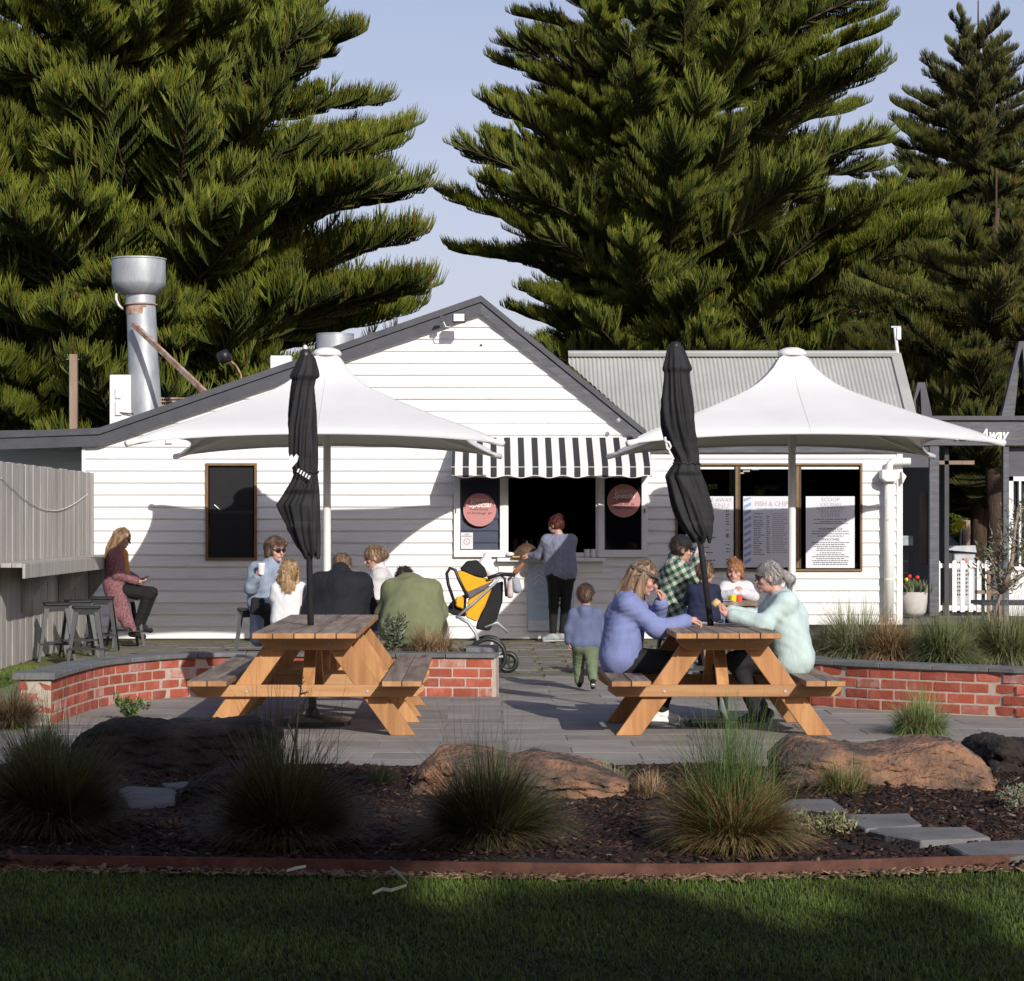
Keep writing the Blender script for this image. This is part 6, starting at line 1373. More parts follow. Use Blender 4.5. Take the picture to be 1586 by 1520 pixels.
def hair_prims(style, Hc, Rf, hs):
    E = lambda x, y, z, a, b, c: ('e', tuple(np.array(Hc)+Rf@(np.array([x, y, z])*hs)), (a*hs, b*hs, c*hs), Rf)
    C = lambda p, q, r1, r2: ('c', tuple(np.array(Hc)+Rf@(np.array(p)*hs)), tuple(np.array(Hc)+Rf@(np.array(q)*hs)), r1*hs, r2*hs)
    pr = [E(0, -.018, .030, .086, .104, .105)]
    if style in ('long',):
        for s in (-1, 1): pr += [C((s*.07, -.02, .02), (s*.085, .0, -.14), .04, .045), C((s*.085, .0, -.14), (s*.075, -.03, -.30), .045, .03)]
        pr += [C((0, -.07, .02), (0, -.09, -.18), .07, .065), C((0, -.09, -.18), (0, -.09, -.33), .065, .04), C((.05, -.07, 0), (.05, -.08, -.3), .05, .035), C((-.05, -.07, 0), (-.05, -.08, -.3), .05, .035)]
    if style == 'bun': pr += [E(0, -.075, .105, .045, .045, .042), C((0, -.09, .0), (0, -.10, -.03), .05, .03)]
    if style == 'lowbun': pr += [E(0, -.125, .0, .048, .045, .048), C((0, -.09, .02), (0, -.11, -.01), .06, .045)]
    if style == 'pony': pr += [E(0, -.115, .02, .026, .03, .026), C((0, -.125, .02), (0, -.165, -.03), .03, .042), C((0, -.165, -.03), (0, -.155, -.12), .042, .015)]
    if style == 'curly':
        r = random.Random(3)
        for i in range(26):
            a = r.uniform(0, 6.28); e = r.uniform(.0, 1.3); x = math.cos(a)*math.cos(e); y = math.sin(a)*math.cos(e); z = math.sin(e)
            if y > .5 and z < .55: continue
            pr.append(E(x*.085, y*.095-.02, z*.10+.03, .032, .032, .03))
        for s in (-1, 1): pr += [E(s*.08, -.03, -.01, .035, .05, .06), E(s*.07, .03, .075, .035, .035, .03)]
        pr += [E(0, -.07, -.03, .08, .05, .06)]
    if style == 'curlylong':
        r = random.Random(4)
        for i in range(34):
            a = r.uniform(0, 6.28); z = r.uniform(-.19, .10); rad = .085 if z > 0 else .09+.02*math.sin(a*3)
            x = math.cos(a)*rad; y = math.sin(a)*rad-.02
            if y > .035 and z < .06: continue
            pr.append(E(x, y, z, .034, .034, .04))
        pr += [C((0, -.07, 0), (0, -.08, -.15), .07, .06)]
    if style == 'topknot':
        r = random.Random(5)
        for i in range(12): pr.append(E(.03+r.gauss(0, .022), -.06+r.gauss(0, .022), .105+r.gauss(0, .018), .024, .024, .024))
        pr += [E(s*.07, -.03, -.03, .025, .045, .06) for s in (-1, 1)]
    return pr
def person(label, base, J, hs=1.0, yaw=0, pitch=0, roll=0, hair='short', hm='brown', style=('eyes', 'mouth'), top=None, legs=None, shoes=None, limb=1.0, hands=None, skin='skin', bulk=1.0, seed=1, topk=.04, sleeve=1.0, skirt=None, hood=None, collar=None, h=.012, trseg=1.0):
    """base: world (x,y). J: joints relative to base (x,y,z). keys pel chest neck head shL shR elL elR wrL wrR hiL hiR knL knR anL anR toL toR"""
    t = thing('person', label, 'person', (base[0], base[1], 0)); B = np.array([base[0], base[1], 0.])
    J = {k: np.array(v, float)+B for k, v in J.items()}; Rf = headframe(yaw, pitch, roll); Hc = J['head']
    W = lambda x, y, z: tuple(np.array(Hc)+Rf@(np.array([x, y, z])*hs)); lb = limb
    ms = M[skin]
    # --- body: one continuous surface
    body = [('c', J['pel'], J['chest'], .085*lb, .08*lb), ('c', J['shL'], J['shR'], .055*lb, .055*lb), ('c', J['chest'], J['neck'], .06*lb, .05*lb), ('c', J['neck'], tuple(np.array(Hc)+Rf@np.array([0, -.015, -.05])*hs), .052*hs*.95, .05*hs*.95)]
    for s in 'LR':
        body += [('c', J['sh'+s], J['el'+s], .045*lb, .036*lb), ('c', J['el'+s], J['wr'+s], .036*lb, .024*lb)]
        hd = hands[s] if hands else None
        d = np.array(hd[0], float) if hd else (J['wr'+s]-J['el'+s]); d = d/np.linalg.norm(d)
        body += [('c', J['wr'+s], J['wr'+s]+d*.055*lb, .025*lb, .030*lb)]
        body += [('c', J['hi'+s], J['kn'+s], .07*lb, .048*lb), ('c', J['kn'+s], J['an'+s], .048*lb, .03*lb), ('c', J['an'+s], J['to'+s], .034*lb, .028*lb)]
    Vb, Fb = sdf_mesh(body, h, .02)
    head = [('e', W(0, -.012, .025), (.076*hs, .094*hs, .100*hs), Rf), ('e', W(0, .022, -.045), (.058*hs, .062*hs, .068*hs), Rf), ('c', W(0, .080, .012), W(0, .104, -.022), .009*hs, .0145*hs), ('e', W(0, .068, -.092), (.022*hs, .018*hs, .016*hs), Rf), ('c', W(-.03, .080, .035), W(.03, .080, .035), .012*hs, .012*hs), ('c', W(-.015, .080, -.053), W(.015, .080, -.053), .012*hs, .012*hs),
            ('e', W(.045, .05, -.02), (.026*hs, .026*hs, .026*hs), Rf), ('e', W(-.045, .05, -.02), (.026*hs, .026*hs, .026*hs), Rf), ('c', W(0, -.02, -.04), tuple(J['neck']), .045*hs, .052*hs)]
    for s in (-1, 1): head.append(('e', W(s*.078, -.008, -.008), (.010*hs, .020*hs, .030*hs), Rf))
    Vh, Fh = sdf_mesh(head, .0075*max(hs, .8), .014*hs, cuts=[('e', W(.032, .098, .010), (.017*hs, .012*hs, .011*hs), Rf), ('e', W(-.032, .098, .010), (.017*hs, .012*hs, .011*hs), Rf)])
    g = MB()
    for s in 'LR':
        hd = hands[s] if hands else None; d = hd[0] if hd else tuple(J['wr'+s]-J['el'+s]); nn = hd[1] if hd else (0, 0, -1); cu = hd[2] if hd else .5; sd = hd[3] if hd and len(hd) > 3 else (1 if s == 'L' else -1)
        hand_mb(g, J['wr'+s], d, nn, cu, lb, sd)
    me_parts = [(Vb, Fb), (Vh, Fh)]; gv = np.array(g.v); gf = [f for f in g.f if len(f) == 4]; me_parts.append((gv, np.array(gf)))
    V = []; Fa = []; n0 = 0
    for v_, f_ in me_parts: V.append(v_); Fa.append(f_+n0); n0 += len(v_)
    link('body', npmesh('body', np.concatenate(V), np.concatenate(Fa), ms, True), t)
    face_parts(t, Hc, Rf, hs, style)
    # --- hair
    if hair:
        cuts = [('e', W(0, .115, -.045), (.078*hs, .085*hs, .105*hs), Rf)]
        if hair not in ('long', 'curlylong'): cuts.append(('h', W(0, -.02, -.07), Rf@np.array([0, .55, -1])/1.14))
        if hair in ('short',): cuts += [('e', W(.09, .03, -.06), (.04*hs, .06*hs, .05*hs), Rf), ('e', W(-.09, .03, -.06), (.04*hs, .06*hs, .05*hs), Rf)]
        K = Rf@np.array([95., 20, 0])/hs; K2 = Rf@np.array([30., 85, 10])/hs; c0 = np.array(Hc)
        amp = .004*hs if hair in ('short', 'bun', 'pony') else .007*hs
        dsp = lambda p: amp*(np.sin((p-c0)@K+2*np.sin((p-c0)@K2*.2))+.7*np.sin((p-c0)@K2+3*np.sin((p-c0)@K*.15)))
        Vv, Ff = sdf_mesh(hair_prims(hair, Hc, Rf, hs), .0075, .018*hs, dsp, cuts)
        if len(Ff):
            ho = link('hair', npmesh('hair', Vv, Ff, HM[hm], True), t)
            r_ = np.random.default_rng(seed+50); n = 1500 if hair in ('long', 'curlylong') else 900; k_ = r_.integers(0, len(Vv), n); p = Vv[k_]; cen = np.array(Hc)+Rf@np.array([0, -.02, .02])*hs
            nr = p-cen; low = p[:, 2] < Hc[2]-.06*hs; nr[low, 2] *= .1; nr /= np.linalg.norm(nr, axis=1)[:, None]+1e-9
            g_ = np.array([0, 0, -1.])+r_.normal(0, .9 if 'curly' in hair or hair == 'topknot' else .28, (n, 3))-Rf[:, 1]*.45; tg = g_-nr*(g_*nr).sum(1)[:, None]; tg /= np.linalg.norm(tg, axis=1)[:, None]+1e-9
            L_ = (.05*hs*r_.uniform(.6, 1.4, n))[:, None]; sd_ = np.cross(tg, nr)*.0022; q0 = p-nr*.002; q1 = p+tg*L_*.5+nr*.004; q2 = p+tg*L_+nr*(r_.uniform(-.006, .007, n))[:, None]
            V_ = np.stack([q0-sd_, q0+sd_, q1-sd_, q1+sd_, q2-sd_*.3, q2+sd_*.3], 1).reshape(-1, 3); f_ = (np.array([(0, 1, 3, 2), (2, 3, 5, 4)])[None]+(np.arange(n)*6)[:, None, None]).reshape(-1, 4)
            link('hair_strands', npmesh('hair_strands', V_, f_, HM[hm], False), ho)
    # --- clothes
    if top:
        m, th = top; cw = J['shR']-J['shL']; mid = (J['shL']+J['shR'])/2; hw = np.linalg.norm(cw)/2; cu = cw/(np.linalg.norm(cw)+1e-9)
        pr = [('c', J['shL'], J['shR'], .062*lb+th, .062*lb+th)]; pe = J['pel']; pr.append(('c', pe, J['chest'], .10*lb*bulk+th, .105*lb*bulk+th)); pr.append(('c', J['chest'], mid, .10*lb*bulk+th, .075*lb+th))
        for q in (-1, -.35, .35, 1):
            a = mid+cu*q*hw*.62-np.array([0, 0, .06*lb]); b = pe+cu*q*.085*lb*bulk; pr.append(('c', a, b, (.088*lb+th)*(.9+.1*bulk), (.098*lb+th)*bulk))
        for s in 'LR':
            e_ = J['el'+s]; w_ = J['wr'+s]
            if sleeve > .5: pr += [('c', J['sh'+s], e_, .056*lb+th, .048*lb+th), ('c', e_, e_+(w_-e_)*min(1, (sleeve-.5)*1.9), .047*lb+th, .034*lb+th)]
            else: pr += [('c', J['sh'+s], J['sh'+s]+(e_-J['sh'+s])*sleeve*2, .056*lb+th, .055*lb+th)]
        if collar: pr.append(('c', J['neck']-np.array([0, 0, .01]), J['neck']+np.array([0, 0, .03*lb]), .066*lb+th*.5, .060*lb+th*.5))
        if hood: hb = J['neck']+np.array(hood)*lb; pr += [('e', tuple(hb), (.12*lb, .085*lb, .075*lb), None), ('e', tuple(hb+np.array(hood)*lb*.4-np.array([0, 0, .06*lb])), (.09*lb, .06*lb, .09*lb), None)]
        if skirt: # long coat panels
            for q in skirt: pr.append(('c', np.array(q[0])+B, np.array(q[1])+B, q[2], q[3]))
        Vv, Ff = sdf_mesh(pr, h, topk*lb, folds(.012*lb, seed, 15/lb)); o = link('jacket' if th > .02 else 'top', npmesh('top', Vv, Ff, m, True), t)
    if legs:
        m, th = legs; pr = [('c', J['hiL'], J['hiR'], .095*lb*bulk+th, .095*lb*bulk+th), ('c', J['pel'], (J['hiL']+J['hiR'])/2, .10*lb*bulk+th, .10*lb*bulk+th)]
        for s in 'LR':
            k_ = J['kn'+s]; a_ = J['an'+s]; pr += [('c', J['hi'+s], k_, .083*lb*bulk+th, .058*lb+th), ('c', k_, k_+(a_-k_)*.93*trseg, .057*lb+th, .040*lb+th)]
        Vv, Ff = sdf_mesh(pr, h, .03*lb, folds(.006*lb+th*.25, seed+9, 18/lb)); link('trousers', npmesh('trousers', Vv, Ff, m, True), t)
    if shoes:
        m, sole = shoes
        for s in 'LR':
            a = J['an'+s]; b = J['to'+s]; d = (b-a)*np.array([1, 1, 0]); d = d/(np.linalg.norm(d)+1e-9); up = np.array([0, 0, 1.])
            hp = a-d*.045*lb+np.array([0, 0, -.035*lb]); 
            pr = [('c', a-np.array([0, 0, .015*lb]), hp, .040*lb, .036*lb), ('c', hp, b, .038*lb, .034*lb), ('c', a-np.array([0, 0, .01*lb]), (a+b)/2, .040*lb, .036*lb)]
            Vv, Ff = sdf_mesh(pr, .009, .02*lb); o = link('shoe', npmesh('shoe', Vv, Ff, m, True), t)
            if sole is not None:
                z = -.032*lb; Vv, Ff = sdf_mesh([('c', hp+np.array([0, 0, z+.012]), b+np.array([0, 0, z+.014]), .030*lb, .028*lb)], .008, .01); Vv[:, 2] = (Vv[:, 2]-(hp[2]+b[2])/2-z)*.6+(hp[2]+b[2])/2+z; link('sole', npmesh('sole', Vv, Ff, sole, True), o)
    return t, J, Rf, Hc
def fab(name, c, b=.35, var=.14, sc=60, **k): return mat(name, c, .85, max(var, .1), 9, .55, 15, dist=.015, detail=4, stretch=(1, 1, .4), **k)
# ---- A woman in mauve cardigan on stool, facing right
d = 29.5; mauve = mat('mauve_boucle', (.13, .045, .055), .95, 0, 55, .6, 90, col2=(.33, .17, .18), detail=3)
J = dict(pel=(.0, 0, .76), chest=(.0, 0, 1.08), neck=(.035, 0, 1.25), head=(.085, -.01, 1.37), shL=(-.01, .17, 1.19), shR=(0, -.17, 1.17), elL=(.06, .17, .94), elR=(.05, -.19, .92), wrL=(.25, .03, .85), wrR=(.26, -.06, .83), hiL=(.04, .09, .72), hiR=(.04, -.09, .72), knL=(.44, .09, .68), knR=(.42, -.09, .66), anL=(.30, .10, .27), anR=(.25, -.08, .20), toL=(.42, .10, .20), toR=(.36, -.08, .13))
t, J_, Rf, Hc = person('woman in a mauve cardigan and dark glasses on a bar stool looking at her phone', (X(180, d), d), J, yaw=-math.pi/2+.15, pitch=-.35, hair='long', hm='auburn', style=('eyes', 'mouth', 'shades'), top=(mauve, .022), legs=(fab('black_trousers', (.012, .011, .012)), .014), shoes=(M['blackfab'], None), bulk=1.05, seed=2, hands={'L': ((1, -.1, -.15), (0, -.3, 1), .6, 1), 'R': ((1, .15, -.1), (0, .3, 1), .6, -1)}, skirt=[((.02, -.14, .75), (.16, -.17, .30), .09, .07), ((-.06, -.1, .8), (.05, -.14, .42), .10, .09), ((.1, -.16, .6), (.25, -.17, .22), .06, .035)], skin='skinr')
MB().prism([(-.04, .0), (.05, .0), (.05, .085), (-.04, .085)], 'x', 0, .01)
orange = fab('orange_knit', (.52, .23, .07)); x0, y0 = X(180, d), d; Vv, Ff = sdf_mesh([('c', (x0+.10, y0-.03, 1.18), (x0+.10, y0-.03, .85), .055, .085), ('c', (x0+.07, y0-.02, 1.22), (x0+.10, y0-.03, 1.15), .05, .055)], .012, .02, folds(.006, 3)); link('jumper', npmesh('jumper', Vv, Ff, orange, True), t)
ph = MB().beam((x0+.31, y0-.05, .86), (x0+.42, y0-.05, .89), .07, .012, (0, 0, 1)); tag(ph.obj('phone', M['black'], bevel=.003), "dark phone held in the seated woman's hands", 'phone')
# ---- G woman at the hatch
d = 30.55; J = dict(pel=(.0, 0, .93), chest=(0, -.01, 1.22), neck=(-.02, .0, 1.42), head=(-.065, .035, 1.535), shL=(-.17, .05, 1.34), shR=(.14, -.04, 1.34), elL=(-.27, .18, 1.14), elR=(.12, .08, 1.10), wrL=(-.38, .32, 1.13), wrR=(-.10, .28, 1.08), hiL=(-.08, 0, .87), hiR=(.09, 0, .87), knL=(-.09, .02, .47), knR=(.07, .03, .47), anL=(-.10, -.02, .09), anR=(.02, .02, .09), toL=(-.21, .0, .04), toR=(-.09, .06, .04))
person('woman with a dark red bun standing at the serving hatch in a slate blue sweatshirt', (X(868, d), d), J, hs=.98, yaw=.95, pitch=-.25, hair='bun', hm='red', style=('eyes', 'mouth'), top=(fab('slate_sweatshirt', (.20, .225, .30)), .018), legs=(fab('black_leggings', (.010, .010, .011)), .006), shoes=(fab('grey_knit_shoe', (.33, .36, .36)), M['white']), bulk=1.12, seed=4, trseg=.93, hands={'L': ((-1, .3, .1), (0, .5, -1), .7, 1), 'R': ((-.8, .5, 0), (0, 0, -1), .6, -1)})
# ---- H toddler walking away
d = 21.75; J = dict(pel=(.0, 0, .46), chest=(0, 0, .62), neck=(0, 0, .76), head=(.0, .01, .885), shL=(-.105, 0, .715), shR=(.105, 0, .715), elL=(-.155, -.01, .57), elR=(.165, .04, .59), wrL=(-.16, -.02, .46), wrR=(.15, .13, .53), hiL=(-.05, 0, .43), hiR=(.05, 0, .43), knL=(-.06, .09, .26), knR=(.055, -.05, .25), anL=(-.055, .10, .07), anR=(.06, -.19, .12), toL=(-.055, .19, .04), toR=(.06, -.12, .04))
per = fab('periwinkle_fleece', (.12, .145, .25)); olive = fab('olive_cotton', (.15, .19, .11))
person('toddler in a blue hoodie and green trousers walking away across the patio', (X(907, d), d), J, hs=.86, yaw=-.1, pitch=-.05, hair='short', hm='brown', style=(), top=(per, .018), legs=(olive, .018), shoes=(M['blackfab'], M['white']), limb=.62, bulk=1.25, seed=5, hood=(0, -.075, .0), h=.009, hands={'L': ((0, .1, -1), (1, 0, 0), .6), 'R': ((-.5, .6, -.2), (-1, 0, 0), .6)})
# ---- I woman in violet jacket, right table left bench
d = 17.95; vio = fab('violet_shell', (.20, .235, .45), .3, .05, 25); J = dict(pel=(-.07, 0, .55), chest=(-.03, 0, .84), neck=(.03, 0, 1.03), head=(.115, 0, 1.135), shL=(.0, .19, .97), shR=(-.02, -.19, .95), elL=(.22, .22, .80), elR=(.20, -.22, .76), wrL=(.25, .06, .95), wrR=(.43, -.16, .82), hiL=(-.04, .10, .50), hiR=(-.04, -.10, .50), knL=(.36, .12, .50), knR=(.34, -.12, .50), anL=(.25, .14, .10), anR=(.12, -.12, .10), toL=(.37, .14, .05), toR=(.26, -.12, .05))
person('woman with long light brown hair and visor in a violet jacket at right table', (X(975, d), d), J, hs=1.02, yaw=-math.pi/2-.1, pitch=-.4, hair='long', hm='lightbrown', style=('eyes', 'mouth'), top=(vio, .024), legs=(M['blackfab'], .012), shoes=(M['white'], M['white']), bulk=1.28, seed=6, skin='skinr', collar=True, hands={'L': ((.1, -.25, 1), (-1, 0, .2), 1.1, 1), 'R': ((1, .1, .05), (0, 0, -1), 1.0, -1)})
x0 = X(975, d); Hc = np.array([x0+.115, d, 1.135]); Rf = headframe(-math.pi/2-.1, -.4); W = lambda x, y, z: tuple(Hc+Rf@np.array([x, y, z])*1.02)
g = MB(); pr = [W(.088*math.sin(a), -.018+.108*math.cos(a), .05) for a in np.linspace(0, 6.283, 25)]; g.tube(pr, .018, 6, cap=False)
g.add([W(-.075, .07, .055), W(.075, .07, .055), W(.06, .16, .035), W(0, .185, .03), W(-.06, .16, .035)]+[W(-.075, .07, .048), W(.075, .07, .048), W(.06, .16, .028), W(0, .185, .023), W(-.06, .16, .028)], [(0, 1, 2, 3, 4), (9, 8, 7, 6, 5)]+[(i, 5+i, 5+(i+1) % 5, (i+1) % 5) for i in range(5)])
tag(g.obj('sun_visor', fab('visor_cloth', (.10, .085, .07)), smooth=False), 'taupe sun visor worn by the woman in the violet jacket', 'visor')
# ---- J woman in mint top
d = 17.95; mint = fab('mint_knit', (.50, .62, .60), .3, .04, 25); J = dict(pel=(.10, 0, .54), chest=(.06, 0, .84), neck=(-.01, 0, 1.04), head=(-.075, 0, 1.145), shL=(.04, -.19, .96), shR=(.03, .19, .98), elL=(-.13, -.22, .80), elR=(-.12, .2, .82), wrL=(-.37, -.12, .86), wrR=(-.36, .05, .88), hiL=(.07, -.10, .50), hiR=(.07, .10, .50), knL=(-.32, -.11, .50), knR=(-.33, .12, .50), anL=(-.18, -.12, .10), anR=(-.1, .12, .12), toL=(-.30, -.12, .05), toR=(-.22, .12, .06))
person('older woman with a grey ponytail in a mint top at the right table', (X(1205, d), d), J, hs=1.0, yaw=math.pi/2, pitch=-.12, hair='pony', hm='grey', style=('eyes', 'mouth', 'shades'), top=(mint, .022), legs=(M['blackfab'], .012), shoes=(M['blackfab'], fab('grey_sole', (.3, .3, .3))), bulk=1.38, seed=7, skin='skinr', hands={'L': ((-1, .1, .3), (.1, 0, 1), .9, 1), 'R': ((-1, 0, .3), (.1, 0, 1), .9, -1)})
x0 = X(1205, d); tag(MB().tube([(x0-.50, d-.04, .93), (x0-.46, d-.04, .97)], [.035, .028], 8).obj('bread_roll', bpy.data.materials['bread'], smooth=True), "bitten bread roll in the mint woman's hands", 'food')
# ---- K man in check jacket drinking
d = 22.4; plaid = fab('green_check', (.3, .3, .3)); T = plaid.node_tree; ge = T.nodes.new('ShaderNodeTexCoord'); w1 = T.nodes.new('ShaderNodeTexWave'); w2 = T.nodes.new('ShaderNodeTexWave')
mp = T.nodes.new('ShaderNodeMapping'); mp.inputs['Rotation'].default_value = (0, .5, .3); T.links.new(ge.outputs['Object'], mp.inputs[0])
for w_, dr in ((w1, 'X'), (w2, 'Z')): w_.bands_direction = dr; w_.inputs['Scale'].default_value = 4.6; T.links.new(mp.outputs[0], w_.inputs['Vector'])
ad = T.nodes.new('ShaderNodeMath'); ad.operation = 'ADD'; 
for w_, k_ in ((w1, 0), (w2, 1)):
    th_ = T.nodes.new('ShaderNodeMath'); th_.operation = 'GREATER_THAN'; th_.inputs[1].default_value = .5; T.links.new(w_.outputs['Fac'], th_.inputs[0]); T.links.new(th_.outputs[0], ad.inputs[k_])
rp = T.nodes.new('ShaderNodeValToRGB'); rp.color_ramp.interpolation = 'CONSTANT'; rp.color_ramp.elements[0].color = (.50, .46, .36, 1); rp.color_ramp.elements[1].position = .38; rp.color_ramp.elements[1].color = (.14, .22, .17, 1); e = rp.color_ramp.elements.new(.78); e.color = (.02, .055, .04, 1)
dv = T.nodes.new('ShaderNodeMath'); dv.operation = 'MULTIPLY'; dv.inputs[1].default_value = .5; T.links.new(ad.outputs[0], dv.inputs[0]); T.links.new(dv.outputs[0], rp.inputs[0]); T.links.new(rp.outputs[0], T.nodes['Principled BSDF'].inputs['Base Color'])
J = dict(pel=(-.02, 0, .72), chest=(-.02, 0, 1.03), neck=(.0, 0, 1.20), head=(.06, -.02, 1.31), shL=(.03, .17, 1.13), shR=(-.02, -.17, 1.13), elL=(.22, .12, .98), elR=(.20, -.2, 1.02), wrL=(.28, 0, .92), wrR=(.21, -.10, 1.21), hiL=(.03, .09, .67), hiR=(.03, -.09, .67), knL=(.42, .10, .72), knR=(.40, -.11, .70), anL=(.40, .1, .28), anR=(.38, -.1, .27), toL=(.52, .1, .22), toR=(.50, -.1, .2))
blue = fab('faded_jeans', (.17, .24, .38)); t, *_ = person('man in a green check jacket and black cap drinking from a cup', (X(1046, d), d), J, hs=1.02, yaw=-math.pi/2+.2, pitch=-.2, hair='short', hm='dark', style=('eyes', 'mouth'), top=(plaid, .028), legs=(blue, .016), shoes=(M['white'], None), bulk=1.2, seed=8, collar=True, hands={'L': ((1, -.3, 0), (0, 0, -1), .7, 1), 'R': ((.2, .3, 1), (.3, 1, 0), 1.0, -1)})
x0 = X(1046, d); Hc = np.array([x0+.06, d-.02, 1.31]); Rf = headframe(-math.pi/2+.2, -.2); W = lambda x, y, z: tuple(Hc+Rf@np.array([x, y, z])*1.02)
Vv, Ff = sdf_mesh([('e', W(0, -.015, .055), (.094, .108, .092), Rf)], .008, .01, cuts=[('h', W(0, 0, .028), Rf@np.array([0, 0, -1]))]); hat = link('cap', npmesh('cap', Vv, Ff, M['blackfab'], True)); tag(hat, 'black peaked cap on the man in the check jacket', 'cap')
g = MB(); g.add([W(-.07, .07, .04), W(.07, .07, .04), W(.055, .16, .02), W(0, .18, .016), W(-.055, .16, .02)]+[W(-.07, .07, .033), W(.07, .07, .033), W(.055, .16, .013), W(0, .18, .009), W(-.055, .16, .013)], [(0, 1, 2, 3, 4), (9, 8, 7, 6, 5)]+[(i, 5+i, 5+(i+1) % 5, (i+1) % 5) for i in range(5)]); g.obj('peak', M['blackfab'], hat)
tag(MB().tube([(x0+.20, d-.06, 1.24), (x0+.235, d-.06, 1.33)], [.032, .04], 14).obj('paper_cup', M['white'], smooth='auto'), 'white takeaway cup raised by the man in the check jacket', 'cup')
# ---- L boy in navy, back to camera
d = 21.75; navy = fab('navy_fleece', (.016, .02, .05)); J = dict(pel=(.0, 0, .70), chest=(0, 0, .86), neck=(0, .01, .98), head=(.02, .02, 1.095), shL=(-.10, 0, .94), shR=(.10, 0, .94), elL=(-.14, .10, .84), elR=(.14, .10, .84), wrL=(-.06, .22, .85), wrR=(.08, .22, .85), hiL=(-.055, 0, .67), hiR=(.055, 0, .67), knL=(-.09, .24, .67), knR=(.09, .24, .67), anL=(-.08, .22, .42), anR=(.08, .22, .42), toL=(-.08, .32, .38), toR=(.08, .32, .38))
person('small boy in a navy jumper with his back to the camera at the cafe table', (X(1090, d), d), J, hs=.87, yaw=-.7, pitch=-.15, hair='short', hm='lightbrown', style=(), top=(navy, .016), legs=(fab('pale_trousers', (.4, .4, .4)), .012), shoes=(M['white'], None), limb=.64, bulk=1.2, seed=9, collar=True, h=.010)
# ---- M girl with ginger hair facing camera
d = 23.0; wht = fab('white_jersey', (.66, .65, .66), .3, .03, 30); J = dict(pel=(.0, 0, .70), chest=(0, -.01, .86), neck=(0, -.01, .975), head=(-.01, -.03, 1.085), shL=(.105, -.02, .93), shR=(-.105, -.02, .93), elL=(.16, -.10, .84), elR=(-.16, -.10, .84), wrL=(.03, -.22, .88), wrR=(-.03, -.22, .88), hiL=(.055, 0, .67), hiR=(-.055, 0, .67), knL=(.09, -.22, .66), knR=(-.09, -.22, .66), anL=(.08, -.22, .42), anR=(-.08, -.22, .42), toL=(.08, -.3, .38), toR=(-.08, -.3, .38))
person('little girl with messy ginger hair in a white top eating at the cafe table', (X(1140, d), d), J, hs=.90, yaw=math.pi-.35, pitch=-.1, hair='topknot', hm='ginger', style=('eyes', 'mouth'), top=(wht, .022), legs=(navy, .012), shoes=(M['white'], None), limb=.66, bulk=1.2, seed=10, skin='skinr', h=.010, hands={'L': ((-.6, -.2, .6), (0, 1, 0), .9), 'R': ((.6, -.2, .6), (0, 1, 0), .9)})
tag(MB().box(X(1120, 23.6), X(1160, 23.6), 22.9, 23.2, .0, .58).obj('bench_box', M['wood'], bevel=.01), 'timber block the girl in white sits on behind the cafe table', 'seat')
# ---- B woman curly hair denim
d = 24.6; denim = fab('pale_denim', (.25, .30, .38), .4, .3, 40); J = dict(pel=(-.06, 0, .74), chest=(-.06, -.02, 1.02), neck=(.0, -.02, 1.16), head=(.055, -.035, 1.27), shL=(.10, .06, 1.09), shR=(-.15, -.10, 1.08), elL=(.18, .0, .90), elR=(-.20, -.18, .88), wrL=(.24, -.1, .80), wrR=(-.12, -.26, 1.0), hiL=(.02, .05, .69), hiR=(-.10, -.05, .69), knL=(.20, -.22, .62), knR=(.02, -.30, .60), anL=(.2, -.24, .2), anR=(.0, -.3, .18), toL=(.22, -.35, .16), toR=(.02, -.41, .13))
person('woman with short curly hair and sunglasses in denim jacket holding a white cup', (X(420, d), d), J, hs=1.0, yaw=math.pi+.72, pitch=-.02, hair='curly', hm='brown', style=('eyes', 'mouth', 'shades'), top=(denim, .016), legs=(M['blackfab'], .012), shoes=(M['blackfab'], None), bulk=1.05, seed=11, skin='skinr', collar=True, hands={'L': ((.5, -.4, -.5), (0, 0, -1), .6), 'R': ((.25, -.1, 1), (1, -.2, 0), .9)}, skirt=[((-.12, -.08, .72), (-.12, -.16, .36), .10, .09), ((0, -.1, .7), (0, -.2, .5), .1, .08)])
x0 = X(420, d); tag(MB().lathe([(.03, 0), (.042, .10), (.044, .105), (.04, .12), (.0, .122)], (x0-.075, d-.30, 1.03), 14).obj('paper_cup', M['white'], smooth='auto'), 'white lidded cup held by the woman in denim', 'cup')
hb = MB().prism([(x0-.19, .62), (x0-.05, .60), (x0-.03, .78), (x0-.17, .80)], 'y', d-.42, d-.34).obj('handbag', M['blackfab'], bevel=.02); tag(hb, 'small black shoulder bag hanging beside the denim jacket', 'bag')
